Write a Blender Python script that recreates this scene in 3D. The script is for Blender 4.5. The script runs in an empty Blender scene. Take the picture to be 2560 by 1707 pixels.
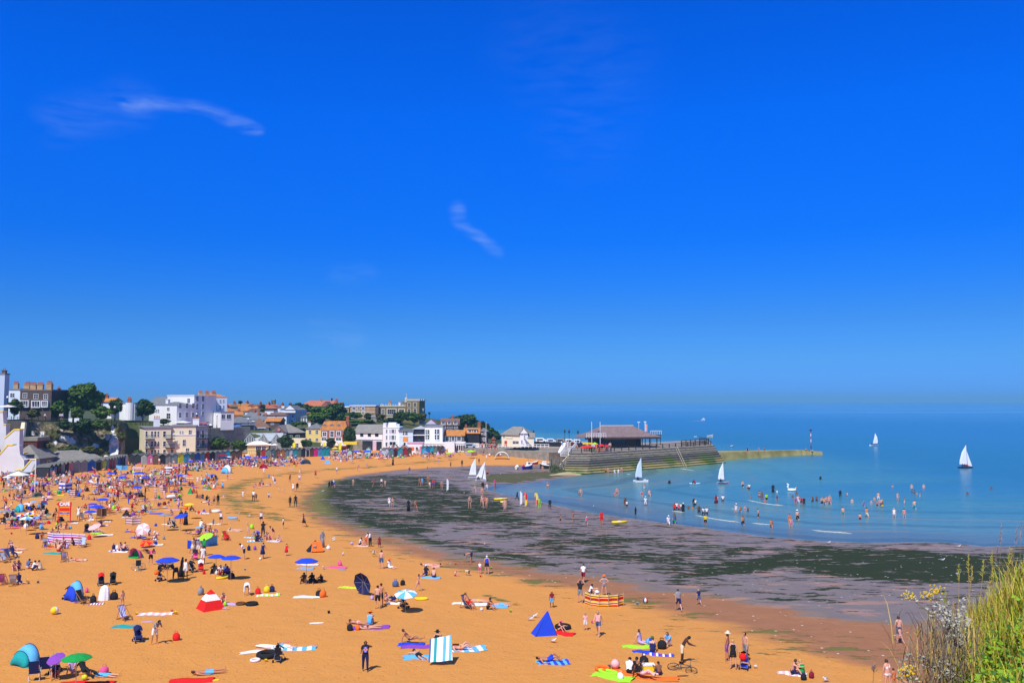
import bpy,bmesh,math,random
import numpy as np
from mathutils import Vector,Matrix,noise
R=math.radians
scene=bpy.context.scene
C=scene.collection

# ------------------------------------------------------------------ camera
FP=2179.0            # focal length in pixels of the 2560 px wide photograph
CAMZ=16.5
PITCH=math.atan(147.0/FP)
cam_d=bpy.data.cameras.new("camera");cam=bpy.data.objects.new("camera",cam_d);C.objects.link(cam)
cam.location=(0,0,CAMZ);cam.rotation_euler=(math.pi/2+PITCH,0,0)
cam_d.sensor_width=36.0;cam_d.lens=36.0*FP/2560.0
cam_d.clip_start=0.2;cam_d.clip_end=60000
scene.camera=cam

# ------------------------------------------------------------------ world and sun
SUN_EL=54.0
SUN_DIR=Vector((-0.38,-0.925,0)).normalized()      # horizontal direction towards the sun
world=bpy.data.worlds.new("World");scene.world=world;world.use_nodes=True
nt=world.node_tree;nt.nodes.clear()
def wn(t):return nt.nodes.new(t)
out=wn('ShaderNodeOutputWorld');bg=wn('ShaderNodeBackground')
sky=wn('ShaderNodeTexSky');sky.sky_type='NISHITA';sky.sun_disc=False
sky.sun_elevation=R(SUN_EL);sky.sun_rotation=math.atan2(SUN_DIR.x,SUN_DIR.y)
sky.air_density=1.0;sky.dust_density=0.3;sky.ozone_density=1.6
tc=wn('ShaderNodeTexCoord');sep=wn('ShaderNodeSeparateXYZ');nt.links.new(tc.outputs['Generated'],sep.inputs[0])
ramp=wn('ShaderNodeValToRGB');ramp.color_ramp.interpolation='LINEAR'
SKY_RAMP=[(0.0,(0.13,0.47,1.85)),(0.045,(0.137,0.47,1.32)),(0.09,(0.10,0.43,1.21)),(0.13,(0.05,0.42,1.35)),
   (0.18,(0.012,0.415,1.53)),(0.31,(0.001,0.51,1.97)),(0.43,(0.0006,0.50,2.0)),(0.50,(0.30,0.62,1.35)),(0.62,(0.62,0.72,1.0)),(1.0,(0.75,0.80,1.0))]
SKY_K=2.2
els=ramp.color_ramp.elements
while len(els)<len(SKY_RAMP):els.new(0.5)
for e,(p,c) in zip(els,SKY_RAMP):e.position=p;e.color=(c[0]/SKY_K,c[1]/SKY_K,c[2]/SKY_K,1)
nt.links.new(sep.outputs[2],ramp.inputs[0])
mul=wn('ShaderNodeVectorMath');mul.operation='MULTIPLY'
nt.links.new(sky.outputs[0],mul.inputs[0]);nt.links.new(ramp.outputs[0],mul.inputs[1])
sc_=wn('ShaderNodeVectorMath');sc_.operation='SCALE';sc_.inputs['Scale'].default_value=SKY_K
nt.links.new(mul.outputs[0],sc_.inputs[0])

def pix_dir(x,y):
 v=Vector(((x-1280.0)/FP,(853.5-y)/FP,-1.0))
 return (Matrix.Rotation(math.pi/2+PITCH,3,'X') @ v)

# thin cirrus wisps: soft streaks at their own place in the sky dome
last=sc_.outputs[0]
def wisp(pts,width,strength,seed):
 """streak along points given as sky directions"""
 global last
 masks=[]
 dirs=[pix_dir(*p).normalized() for p in pts]
 total=None
 for a,b in zip(dirs[:-1],dirs[1:]):
  # distance from the direction to the segment a-b
  sub=wn('ShaderNodeVectorMath');sub.operation='SUBTRACT';nt.links.new(nz,sub.inputs[0]);sub.inputs[1].default_value=a
  ab=b-a
  dot=wn('ShaderNodeVectorMath');dot.operation='DOT_PRODUCT';nt.links.new(sub.outputs[0],dot.inputs[0]);dot.inputs[1].default_value=ab/ab.length_squared
  cl=wn('ShaderNodeClamp');nt.links.new(dot.outputs['Value'],cl.inputs[0])
  s2=wn('ShaderNodeVectorMath');s2.operation='SCALE';s2.inputs[0].default_value=ab;nt.links.new(cl.outputs[0],s2.inputs['Scale'])
  d=wn('ShaderNodeVectorMath');d.operation='DISTANCE';nt.links.new(sub.outputs[0],d.inputs[0]);nt.links.new(s2.outputs[0],d.inputs[1])
  total=d.outputs['Value'] if total is None else mn(total,d.outputs['Value'])
 mr=wn('ShaderNodeMapRange');mr.interpolation_type='SMOOTHERSTEP'
 nt.links.new(total,mr.inputs[0]);mr.inputs[1].default_value=0;mr.inputs[2].default_value=width
 mr.inputs[3].default_value=strength;mr.inputs[4].default_value=0
 m2=wn('ShaderNodeMath');m2.operation='MULTIPLY';nt.links.new(mr.outputs[0],m2.inputs[0]);nt.links.new(brk,m2.inputs[1])
 mx=wn('ShaderNodeMixRGB');nt.links.new(m2.outputs[0],mx.inputs[0]);nt.links.new(last,mx.inputs[1]);mx.inputs[2].default_value=(5.6,7.6,10.2,1)
 last=mx.outputs[0]
def mn(a,b):
 m=wn('ShaderNodeMath');m.operation='MINIMUM';nt.links.new(a,m.inputs[0]);nt.links.new(b,m.inputs[1]);return m.outputs[0]
wt=wn('ShaderNodeTexNoise');wt.inputs['Scale'].default_value=9;wt.inputs['Detail'].default_value=5
nt.links.new(tc.outputs['Generated'],wt.inputs['Vector'])
ws=wn('ShaderNodeVectorMath');ws.operation='MULTIPLY_ADD';nt.links.new(wt.outputs['Color'],ws.inputs[0])
ws.inputs[1].default_value=(.036,.036,.036);nt.links.new(tc.outputs['Generated'],ws.inputs[2])
wo=wn('ShaderNodeVectorMath');wo.operation='SUBTRACT';nt.links.new(ws.outputs[0],wo.inputs[0]);wo.inputs[1].default_value=(.018,.018,.018)
nz=wo.outputs[0]
wb=wn('ShaderNodeTexNoise');wb.inputs['Scale'].default_value=22;wb.inputs['Detail'].default_value=6
wm=wn('ShaderNodeMapping');wm.inputs['Scale'].default_value=(1,1,5.0);nt.links.new(nz,wm.inputs[0]);nt.links.new(wm.outputs[0],wb.inputs['Vector'])
br=wn('ShaderNodeMapRange');nt.links.new(wb.outputs[0],br.inputs[0]);br.inputs[1].default_value=.34;br.inputs[2].default_value=.66
brk=br.outputs[0]
wisp([(310,264),(400,266),(480,272),(560,292),(640,326)],.012,.18,1)
wisp([(150,300),(330,262)],.04,.05,2)
wisp([(1138,510),(1150,560),(1248,634)],.012,.16,3)
wisp([(850,690),(930,682)],.02,.07,4)
wisp([(1370,130),(1500,200),(1470,300)],.10,.02,5)
wisp([(800,830),(880,850)],.03,.06,6)
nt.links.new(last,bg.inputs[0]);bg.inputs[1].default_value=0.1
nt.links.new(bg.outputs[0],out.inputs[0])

sun_d=bpy.data.lights.new("sun",'SUN');sun_d.energy=5.0;sun_d.angle=R(0.5);sun_d.color=(1.0,0.955,0.89)
sun=bpy.data.objects.new("sun",sun_d);C.objects.link(sun);sun.location=(-60,-80,120)
to_sun=Vector((SUN_DIR.x*math.cos(R(SUN_EL)),SUN_DIR.y*math.cos(R(SUN_EL)),math.sin(R(SUN_EL))))
sun.rotation_euler=to_sun.to_track_quat('Z','Y').to_euler()
scene.view_settings.view_transform='Standard';scene.view_settings.look='None'
scene.view_settings.exposure=0.0;scene.view_settings.gamma=1.0
scene.cycles.use_denoising=True
scene.cycles.max_bounces=4;scene.cycles.volume_bounces=0

# ------------------------------------------------------------------ pixel <-> world helpers
def P(x,y,Y):
 d=pix_dir(x,y);t=Y/d.y
 return Vector((0,0,CAMZ))+d*t
def onz(x,y,z=0.3):
 d=pix_dir(x,y);t=(z-CAMZ)/d.z
 return Vector((0,0,CAMZ))+d*t
def D(*pts):return [(a*1.08844,b*1.08844) for a,b in pts]
def W(pts,z=0.3):return np.array([onz(x,y,z)[:2] for x,y in pts])

# ------------------------------------------------------------------ mesh helpers
_mats={}
def mat(name,rgb,rough=.8,var=.12,scale=3.0,bump=0.0,metal=0.0,spec=.3,col2=None,emis=None):
 if name in _mats:return _mats[name]
 m=bpy.data.materials.new(name);m.use_nodes=True;t=m.node_tree;b=t.nodes['Principled BSDF']
 b.inputs['Roughness'].default_value=rough;b.inputs['Metallic'].default_value=metal
 b.inputs['Specular IOR Level'].default_value=spec
 n=t.nodes.new('ShaderNodeTexNoise');n.inputs['Scale'].default_value=scale;n.inputs['Detail'].default_value=4
 g=t.nodes.new('ShaderNodeTexCoord');t.links.new(g.outputs['Object'],n.inputs['Vector'])
 r=t.nodes.new('ShaderNodeValToRGB');r.color_ramp.elements[0].position=.3;r.color_ramp.elements[1].position=.7
 c2=col2 or tuple(min(1,c*(1+var)) for c in rgb);c1=rgb if col2 else tuple(c*(1-var) for c in rgb)
 r.color_ramp.elements[0].color=(*c1,1);r.color_ramp.elements[1].color=(*c2,1)
 t.links.new(n.outputs[0],r.inputs[0]);t.links.new(r.outputs[0],b.inputs['Base Color'])
 if bump:
  bp=t.nodes.new('ShaderNodeBump');bp.inputs['Strength'].default_value=bump;t.links.new(n.outputs[0],bp.inputs['Height']);t.links.new(bp.outputs[0],b.inputs['Normal'])
 _mats[name]=m;return m

class MB:
 """collects geometry of one mesh object"""
 def __init__(s):s.v=[];s.f=[];s.m=[]
 def add(s,vs,fs,mi=0):
  o=len(s.v);s.v += [tuple(q) for q in vs];s.f += [tuple(i+o for i in f) for f in fs];s.m += [mi]*len(fs)
 def box(s,a,b,mi=0,T=None):
  x0,y0,z0=a;x1,y1,z1=b
  vs=[(x0,y0,z0),(x1,y0,z0),(x1,y1,z0),(x0,y1,z0),(x0,y0,z1),(x1,y0,z1),(x1,y1,z1),(x0,y1,z1)]
  if T:vs=[T(*q) for q in vs]
  s.add(vs,[(0,3,2,1),(4,5,6,7),(0,1,5,4),(1,2,6,5),(2,3,7,6),(3,0,4,7)],mi)
 def tube(s,pts,r,mi=0,n=6,r2=None,cap=True):
  pts=[Vector(p) for p in pts];rings=[];k=len(pts)
  for i,p in enumerate(pts):
   d=(pts[min(i+1,k-1)]-pts[max(i-1,0)]).normalized()
   up=Vector((0,0,1)) if abs(d.z)<.9 else Vector((1,0,0))
   a=d.cross(up).normalized();b=d.cross(a)
   rr=r if r2 is None else r+(r2-r)*i/(k-1)
   rings.append([p+(a*math.cos(2*math.pi*j/n)+b*math.sin(2*math.pi*j/n))*rr for j in range(n)])
  s.loft(rings,mi,cap)
 def loft(s,rings,mi=0,cap=True,closed=True):
  n=len(rings[0]);vs=[q for r in rings for q in r];fs=[]
  for i in range(len(rings)-1):
   for j in range(n if closed else n-1):
    a=i*n+j;b=i*n+(j+1) % n;fs.append((a,b,b+n,a+n))
  if cap and closed:fs.append(tuple(range(n-1,-1,-1)));fs.append(tuple(range((len(rings)-1)*n,len(rings)*n)))
  s.add(vs,fs,mi)
 def lathe(s,prof,mi=0,n=10,c=(0,0,0),sx=1,sy=1):
  s.loft([[(c[0]+r*sx*math.cos(2*math.pi*j/n),c[1]+r*sy*math.sin(2*math.pi*j/n),c[2]+z) for j in range(n)] for r,z in prof],mi)
 def prism(s,poly,off,mi=0):
  """poly: 3d points, extruded by the vector off"""
  n=len(poly);off=Vector(off);a=[Vector(p) for p in poly]
  s.add(a+[p+off for p in a],[tuple(range(n-1,-1,-1)),tuple(range(n,2*n))]+[(i,(i+1) % n,(i+1) % n+n,i+n) for i in range(n)],mi)
 def ball(s,c,r,mi=0,n=8,sz=1.0):
  s.lathe([(max(.001,r*math.sin(math.pi*k/(n // 2+1))),-r*sz*math.cos(math.pi*k/(n // 2+1))) for k in range(n // 2+2)],mi,n,c)
 def build(s,name,mats,parent=None,smooth=False,T=None):
  me=s.mesh(name,mats,smooth)
  o=bpy.data.objects.new(name,me);C.objects.link(o)
  if parent is not None:o.parent=parent
  return o
 def mesh(s,name,mats,smooth=False):
  me=bpy.data.meshes.new(name);me.from_pydata(s.v,[],s.f)
  for m in (mats if isinstance(mats,(list,tuple)) else [mats]):me.materials.append(m)
  me.polygons.foreach_set('material_index',s.m)
  if smooth:me.polygons.foreach_set('use_smooth',[True]*len(s.f))
  bm=bmesh.new();bm.from_mesh(me);bmesh.ops.recalc_face_normals(bm,faces=bm.faces);bm.to_mesh(me);bm.free()
  me.update();return me

def tag(o,label=None,cat=None,group=None,kind=None):
 if label:o['label']=label
 if cat:o['category']=cat
 if group:o['group']=group
 if kind:o['kind']=kind
 return o
LAND=[]       # landmarks for wording labels: (world xy, phrase)
def thing(name,label,cat,loc=(0,0,0),rz=0,group=None,mark=None):
 o=bpy.data.objects.new(name,None);C.objects.link(o);o.location=loc;o.rotation_euler=(0,0,rz)
 o.empty_display_size=.2
 tag(o,label,cat,group)
 if mark:LAND.append((loc[0],loc[1],mark))
 return o
def obj(name,me,parent=None,loc=(0,0,0),rz=0,scale=1):
 o=bpy.data.objects.new(name,me);C.objects.link(o);o.parent=parent;o.location=loc;o.rotation_euler=(0,0,rz)
 o.scale=(scale,)*3 if not isinstance(scale,tuple) else scale
 return o

# ------------------------------------------------------------------ ground
def sd_poly(px,py,poly):
 """signed distance to a polygon, negative inside"""
 d=np.full(px.shape,1e18);inside=np.zeros(px.shape,bool);n=len(poly)
 for i in range(n):
  ax,ay=poly[i];bx,by=poly[(i+1) % n];ex,ey=bx-ax,by-ay
  wx,wy=px-ax,py-ay;t=np.clip((wx*ex+wy*ey)/(ex*ex+ey*ey+1e-12),0,1)
  d=np.minimum(d,(wx-ex*t) ** 2+(wy-ey*t) ** 2)
  c=((ay>py) != (by>py)) & (px<(bx-ax)*(py-ay)/(by-ay+1e-12)+ax);inside ^= c
 d=np.sqrt(d);return np.where(inside,-d,d)
def d_line(px,py,line):
 d=np.full(px.shape,1e18)
 for (ax,ay),(bx,by) in zip(line[:-1],line[1:]):
  ex,ey=bx-ax,by-ay;wx,wy=px-ax,py-ay
  t=np.clip((wx*ex+wy*ey)/(ex*ex+ey*ey+1e-12),0,1)
  d=np.minimum(d,(wx-ex*t) ** 2+(wy-ey*t) ** 2)
 return np.sqrt(d)
def soft(sd,w):return np.clip(.5-sd/(2*w),0,1)      # 1 inside, 0 outside
SEA=np.vstack([W([(2900,1363),(2560,1363),(2462,1367),(2381,1357),(2274,1355),(2167,1357),(2060,1353),(1900,1340),(1750,1318),(1600,1299),
  (1476,1282),(1412,1269),(1349,1254),(1296,1244),(1245,1232),(1205,1222),(1235,1211),(1296,1205),(1327,1202),(1370,1195),(1430,1187)],0.0),
  np.array([(17,206),(18,250),(4,300),(-6,345),(-60,440),(-400,700),(-15000,6000),(-15000,26000),(26000,26000),(26000,40),(200,40)])])
SAND=np.vstack([W(D((1240,1064),(1100,1069),(1000,1073),(900,1079),(820,1089),(760,1101),(715,1118),(690,1140),(690,1170),(740,1207),(830,1238),(930,1272),
  (1050,1302),(1200,1332),(1320,1352),(1450,1385),(1600,1425),(1750,1460),(1900,1500),(2050,1550),(2200,1620),(2352,1700)),.4),
  np.array([(60,-60),(-900,-60),(-900,900),(0,345),(6,300),(15,255),(14,232)])])
MUD=W(D((1300,1066),(1240,1067),(1100,1071),(1000,1075),(900,1082),(820,1093),(760,1106),(735,1125),(725,1150),(760,1195),(880,1235),(1050,1280),(1200,1308),(1320,1325),
  (1450,1345),(1600,1372),(1750,1395),(1900,1428),(2050,1440),(2200,1445),(2500,1450),(2600,1240),(2000,1180),(1500,1180),(1300,1090)),.2)
WEED1=W(D((672,1150),(700,1122),(760,1103),(860,1090),(985,1092),(1020,1100),(1110,1128),(1190,1150),(1230,1180),(1260,1200),(1330,1215),(1300,1225),(1200,1212),(1150,1215),
  (1060,1205),(1010,1210),(1040,1240),(1150,1255),(1250,1275),(1400,1320),(1440,1345),(1340,1325),(1200,1303),(1050,1275),(880,1235),(790,1212),(700,1180)),.2)
WEEDIN=W(D((830,1150),(900,1140),(960,1160),(940,1185),(860,1175)),.2)
MOUND=W([(1215,1206),(1190,1196),(1230,1186),(1330,1181),(1405,1180),(1420,1188),(1370,1196),(1327,1202),(1290,1206)],.1)
WEED2=W(D((1100,1185),(1300,1200),(1500,1225),(1700,1235),(1900,1255),(1850,1290),(1700,1320),(1500,1330),(1330,1310),(1150,1270),(1040,1230)),.2)
WEED3=W(D((1560,1345),(1500,1325),(1700,1275),(1840,1252),(2050,1250),(2150,1262),(2240,1270),(2352,1255),(2500,1255),(2500,1330),(2352,1350),(2180,1352),(2000,1345),(1850,1320),(1700,1328)),.1)
WEED3B=W(D((1440,1340),(1600,1325),(1800,1350),(2050,1395),(2300,1410),(2300,1440),(2000,1420),(1750,1380),(1600,1365)),.1)
STR1=W(D((1000,1062),(860,1073),(740,1082),(640,1094),(575,1106),(540,1122),(528,1142),(545,1165),(580,1185)),.5)
STR2=W(D((560,1140),(590,1165),(620,1185),(640,1195)),.5)
STR3=W(D((560,1130),(640,1200),(750,1235),(900,1275),(1060,1312),(1250,1356),(1440,1396)),.5)
STR4=W(D((1120,1372),(1160,1385),(1185,1392)),.5)
def ground_fields(px,py):
 sea=sd_poly(px,py,SEA);sand=sd_poly(px,py,SAND);mud=sd_poly(px,py,MUD)
 return sea,sand,mud
def gheight(px,py):
 px=np.atleast_1d(np.asarray(px,float));py=np.atleast_1d(np.asarray(py,float))
 sea,sand,mud=ground_fields(px,py)
 h=np.where(sea<0,np.maximum(sea*.02,-4),np.minimum(sea*.012,.32))
 h=h+.75*np.clip(-sand/26.0,0,1)*(2-np.clip(-sand/26.0,0,1))*.9
 h=h+.18*soft(sd_poly(px,py,MOUND),3)
 return h
def G(x,y):
 """ground point seen at a pixel of the photograph"""
 z=.5
 for _ in range(5):
  p=onz(x,y,z);z=float(gheight(p.x,p.y)[0])
  z=max(z,0.0)
 p=onz(x,y,z);return Vector((p.x,p.y,z))

def grid_sheet(name,rs,angs,zf,attrs):
 A,Rr=np.meshgrid(angs,rs);X=Rr*np.sin(A);Y=Rr*np.cos(A)
 px,py=X.ravel(),Y.ravel();z=zf(px,py)
 me=bpy.data.meshes.new(name);nv=len(px);nr,na=len(rs),len(angs)
 me.vertices.add(nv);co=np.stack([px,py,z],1).astype(np.float32);me.vertices.foreach_set('co',co.ravel())
 i=np.arange(nr-1)[:,None]*na+np.arange(na-1)[None,:];i=i.ravel()
 q=np.stack([i,i+1,i+1+na,i+na],1)[:,::-1]
 me.loops.add(q.size);me.loops.foreach_set('vertex_index',q.ravel().astype(np.int32))
 me.polygons.add(len(q));me.polygons.foreach_set('loop_start',np.arange(0,q.size,4,dtype=np.int32))
 me.polygons.foreach_set('use_smooth',np.ones(len(q),bool))
 me.update(calc_edges=True)
 for k,v in attrs(px,py).items():
  a=me.attributes.new(k,'FLOAT','POINT');a.data.foreach_set('value',v.astype(np.float32))
 o=bpy.data.objects.new(name,me);C.objects.link(o);return o
angs=np.concatenate([np.linspace(R(-178),R(-42),60)[:-1],np.linspace(R(-42),R(42),560),np.linspace(R(42),R(178),60)[1:]])
rs=np.concatenate([[0.5,5,12,20],np.geomspace(24,330,430),np.geomspace(340,22000,40)])
def g_attrs(px,py):
 sea,sand,mud=ground_fields(px,py)
 S=lambda poly:sd_poly(px,py,poly)
 w=np.maximum(soft(S(WEED1),4)*.80*(1-.34*soft(S(WEEDIN),3)),soft(S(WEED2),6)*.64)
 w=np.maximum(w,soft(S(WEED3),4)*.92);w=np.maximum(w,soft(S(WEED3B),4)*.56)
 w=np.maximum(w,soft(mud+2,6)*.43);
 w=np.maximum(w,np.exp(-(d_line(px,py,STR1)/3.0) ** 2)*.62);w=np.maximum(w,np.exp(-(d_line(px,py,STR2)/2.2) ** 2)*.60)
 w=np.maximum(w,np.exp(-(d_line(px,py,STR3)/1.6) ** 2)*.26);w=np.maximum(w,np.exp(-(d_line(px,py,STR4)/.6) ** 2)*.7)
 w=np.maximum(w,np.exp(-((sand-1.0)/4.5) ** 2)*.40*(px>-70)*(py<170));w=np.maximum(w,soft(S(MOUND),1.5)*.95)
 return dict(wet=soft(-sand,3.5),mud=soft(mud,4),weed=w,mound=soft(S(MOUND),1.5),dry=np.clip(-sand/60,0,1))
ground=grid_sheet('ground',rs,angs,lambda x,y:gheight(x,y),g_attrs)
tag(ground,kind='structure')

gm=bpy.data.materials.new('sand and mud');gm.use_nodes=True;t=gm.node_tree;B=t.nodes['Principled BSDF']
def nd(ty,**k):
 n=t.nodes.new(ty)
 for a,b in k.items():setattr(n,a,b)
 return n
def inp(n,k,v):
 if isinstance(v,bpy.types.NodeSocket):t.links.new(v,n.inputs[k])
 elif isinstance(v,float) and n.inputs[k].type == 'RGBA':n.inputs[k].default_value=(v,v,v,1)
 else:n.inputs[k].default_value=v
def math_(op,a,b=0.0,cl=False):
 n=nd('ShaderNodeMath',operation=op);n.use_clamp=cl;inp(n,0,a);inp(n,1,b);return n.outputs[0]
def mix(f,a,b):
 n=nd('ShaderNodeMixRGB');inp(n,0,f);inp(n,1,a if not isinstance(a,tuple) else (*a,1));inp(n,2,b if not isinstance(b,tuple) else (*b,1));return n.outputs[0]
def mrange(v,a,b,c=0.0,d=1.0,sm=True):
 n=nd('ShaderNodeMapRange');n.interpolation_type='SMOOTHSTEP' if sm else 'LINEAR'
 inp(n,0,v);n.inputs[1].default_value=a;n.inputs[2].default_value=b;n.inputs[3].default_value=c;n.inputs[4].default_value=d;return n.outputs[0]
def noise_(scale,detail=5,vec=None,rough=.55,sx=None):
 n=nd('ShaderNodeTexNoise');n.inputs['Scale'].default_value=scale;n.inputs['Detail'].default_value=detail;n.inputs['Roughness'].default_value=rough
 v=vec
 if sx:mp=nd('ShaderNodeMapping');mp.inputs['Scale'].default_value=sx;mp.inputs['Rotation'].default_value=(0,0,R(-12));t.links.new(v,mp.inputs[0]);v=mp.outputs[0]
 t.links.new(v,n.inputs['Vector']);return n.outputs[0]
def attr(n_):n=nd('ShaderNodeAttribute');n.attribute_name=n_;return n.outputs['Fac']
geo=nd('ShaderNodeNewGeometry');POS=geo.outputs['Position']
wet,mudA,weed,mound,dryA=[attr(k) for k in ('wet','mud','weed','mound','dry')]
nbig=noise_(.05,4,POS);nmid=noise_(.6,5,POS);nfine=noise_(5,6,POS,.7);nmic=noise_(28,3,POS,.7)
dry=mix(nmid,(.61,.258,.047),(.72,.315,.070));dry=mix(mrange(nfine,.35,.75,0,.55),dry,(.55,.228,.042))
dry=mix(mrange(nbig,.42,.62,0,.5),dry,(.70,.290,.050))
foot=nd('ShaderNodeTexVoronoi');foot.inputs['Scale'].default_value=2.2;t.links.new(POS,foot.inputs['Vector'])
footm=mrange(foot.outputs['Distance'],0,.22,1,0);dry=mix(math_('MULTIPLY',footm,mrange(noise_(.11,3,POS),.42,.62,.08,.50)),dry,(.42,.17,.03));dry=mix(mrange(nmic,.50,.75,0,.35),dry,(.70,.33,.075))
wetc=mix(nmid,(.29,.122,.052),(.37,.168,.075))
wetp=math_('ADD',wet,math_('MULTIPLY',math_('SUBTRACT',noise_(.12,6,POS,.6,(1,2.2,1)),.5),1.1))
colr=mix(mrange(wetp,.3,.8),dry,wetc)
mudc=mix(nmid,(.175,.128,.088),(.275,.208,.148))
mudp=math_('ADD',mudA,math_('MULTIPLY',math_('SUBTRACT',noise_(.10,6,POS,.65,(1,2.5,1)),.5),1.5))
colr=mix(mrange(mudp,.38,.62),colr,mudc)
sp=mrange(noise_(.18,6,POS,.6,(1,3,1)),.55,.64);sp=math_('MULTIPLY',sp,mrange(mudA,.2,.8));colr=mix(math_('MULTIPLY',sp,.7),colr,(.48,.24,.12))
# eelgrass and weed lie in wavy strands roughly parallel to the waterline
wn1=noise_(.22,6,POS,.62,(.42,1.2,1));wn2=noise_(1.7,5,POS,.7,(.24,.7,1))
ws_=math_('ADD',math_('MULTIPLY',wn1,.32),math_('MULTIPLY',wn2,.68))
wth=math_('SUBTRACT',math_('ADD',.66,math_('MULTIPLY',weed,-.26)),ws_)
weedm=mrange(wth,.022,-.022);weedm=math_('MULTIPLY',weedm,mrange(weed,.03,.12))
onsand=mrange(mudA,.4,.9,1,0)
wcol=mix(nfine,(.012,.020,.010),(.045,.058,.022))
wcol=mix(math_('MULTIPLY',onsand,.8),wcol,(.20,.19,.05));wcol=mix(math_('MULTIPLY',mound,.85),wcol,mix(nfine,(.05,.06,.02),(.17,.15,.07)))
colr=mix(weedm,colr,wcol)
vor=nd('ShaderNodeTexVoronoi');vor.inputs['Scale'].default_value=1.15;t.links.new(POS,vor.inputs['Vector'])
shell=mrange(vor.outputs['Distance'],.07,.12,1,0)
shsel=math_('GREATER_THAN',noise_(.35,3,POS),.47)
colr=mix(math_('MULTIPLY',math_('MULTIPLY',shell,shsel),mrange(wet,.05,.7,.10,.9)),colr,(.75,.72,.62))
t.links.new(colr,B.inputs['Base Color'])
rg=mrange(mudp,.3,.8,.85,.38);rg=mix(weedm,rg,.9)
t.links.new(rg,B.inputs['Roughness']);t.links.new(mix(weedm,.35,.08),B.inputs['Specular IOR Level'])
bp=nd('ShaderNodeBump');bp.inputs['Strength'].default_value=.8;bp.inputs['Distance'].default_value=.22
hh=math_('ADD',math_('MULTIPLY',nfine,.5),math_('MULTIPLY',nmid,1.2));hh=math_('SUBTRACT',hh,math_('MULTIPLY',footm,.35));hh=math_('ADD',hh,math_('MULTIPLY',weedm,.4))
t.links.new(hh,bp.inputs['Height']);t.links.new(bp.outputs[0],B.inputs['Normal'])
ground.data.materials.append(gm)

# ------------------------------------------------------------------ sea
rs2=np.concatenate([np.geomspace(90,420,200),np.geomspace(430,22000,90)])
angs2=np.linspace(R(-60),R(70),500)
def s_attrs(px,py):
 sea=sd_poly(px,py,SEA);return dict(off=np.clip(-sea,0,1000))
def seaz(x,y):return np.zeros(x.shape)
sea_o=grid_sheet('sea',rs2,angs2,seaz,s_attrs);tag(sea_o,kind='structure')
sm=bpy.data.materials.new('sea water');sm.use_nodes=True;t=sm.node_tree;B=t.nodes['Principled BSDF']
geo=nd('ShaderNodeNewGeometry');POS=geo.outputs['Position'];off=attr('off')
n1=noise_(.02,4,POS,.5,(.35,1.4,1));n2=noise_(.5,5,POS,.6,(.6,1.5,1));n3=noise_(.006,4,POS,.55,(.3,1.2,1))
o2=math_('ADD',off,math_('MULTIPLY',math_('SUBTRACT',n1,.5),60))
c=mix(mrange(o2,0,16),(.135,.165,.125),(.15,.275,.20));c=mix(mrange(o2,12,42),c,(.08,.26,.225));c=mix(mrange(o2,38,95),c,(.022,.155,.235));c=mix(mrange(o2,90,260),c,(.022,.165,.33));c=mix(mrange(off,300,999),c,(.075,.275,.53))
c=mix(mrange(n3,.40,.62,0,.6),c,(.02,.15,.33));c=mix(mrange(n2,.4,.7,0,.35),c,(.03,.12,.20))
bnd=math_('SINE',math_('ADD',math_('MULTIPLY',off,.42),math_('MULTIPLY',n1,9)));bm_=math_('MULTIPLY',math_('MULTIPLY',mrange(bnd,.86,.99),mrange(off,60,8)),mrange(noise_(.05,3,POS),.42,.56))
c=mix(math_('MULTIPLY',bm_,.6),c,(.20,.20,.14));bd2=mrange(bnd,-.70,-.98);c=mix(math_('MULTIPLY',math_('MULTIPLY',bd2,mrange(off,70,10)),.35),c,(.02,.06,.08))
c=mix(math_('MULTIPLY',mrange(math_('ADD',off,math_('MULTIPLY',n2,1.2)),1.1,.5),.5),c,(.38,.38,.35))
t.links.new(c,B.inputs['Base Color']);B.inputs['Roughness'].default_value=.24;B.inputs['IOR'].default_value=1.33;B.inputs['Specular IOR Level'].default_value=.17
wv=noise_(.9,5,POS,.6,(.45,1.7,1));wv2=noise_(.12,3,POS,.5,(.3,1.6,1))
bp=nd('ShaderNodeBump');bp.inputs['Strength'].default_value=.35;bp.inputs['Distance'].default_value=.25
t.links.new(math_('ADD',wv,math_('MULTIPLY',wv2,2.0)),bp.inputs['Height']);t.links.new(bp.outputs[0],B.inputs['Normal'])
sea_o.data.materials.append(sm)

# ------------------------------------------------------------------ haze: the sea air that melts the horizon into the sky
hb=MB();hb.box((-26000,-200,-6),(26000,24000,60))
hz=bpy.data.materials.new('sea haze');hz.use_nodes=True;t=hz.node_tree;t.nodes.clear()
ho=t.nodes.new('ShaderNodeOutputMaterial');pv=t.nodes.new('ShaderNodeVolumePrincipled')
pv.inputs['Color'].default_value=(.26,.69,1.0,1);pv.inputs['Density'].default_value=.0002;pv.inputs['Anisotropy'].default_value=0.0
t.links.new(pv.outputs[0],ho.inputs['Volume'])
haze=hb.build('haze',hz);tag(haze,kind='stuff')


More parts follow.
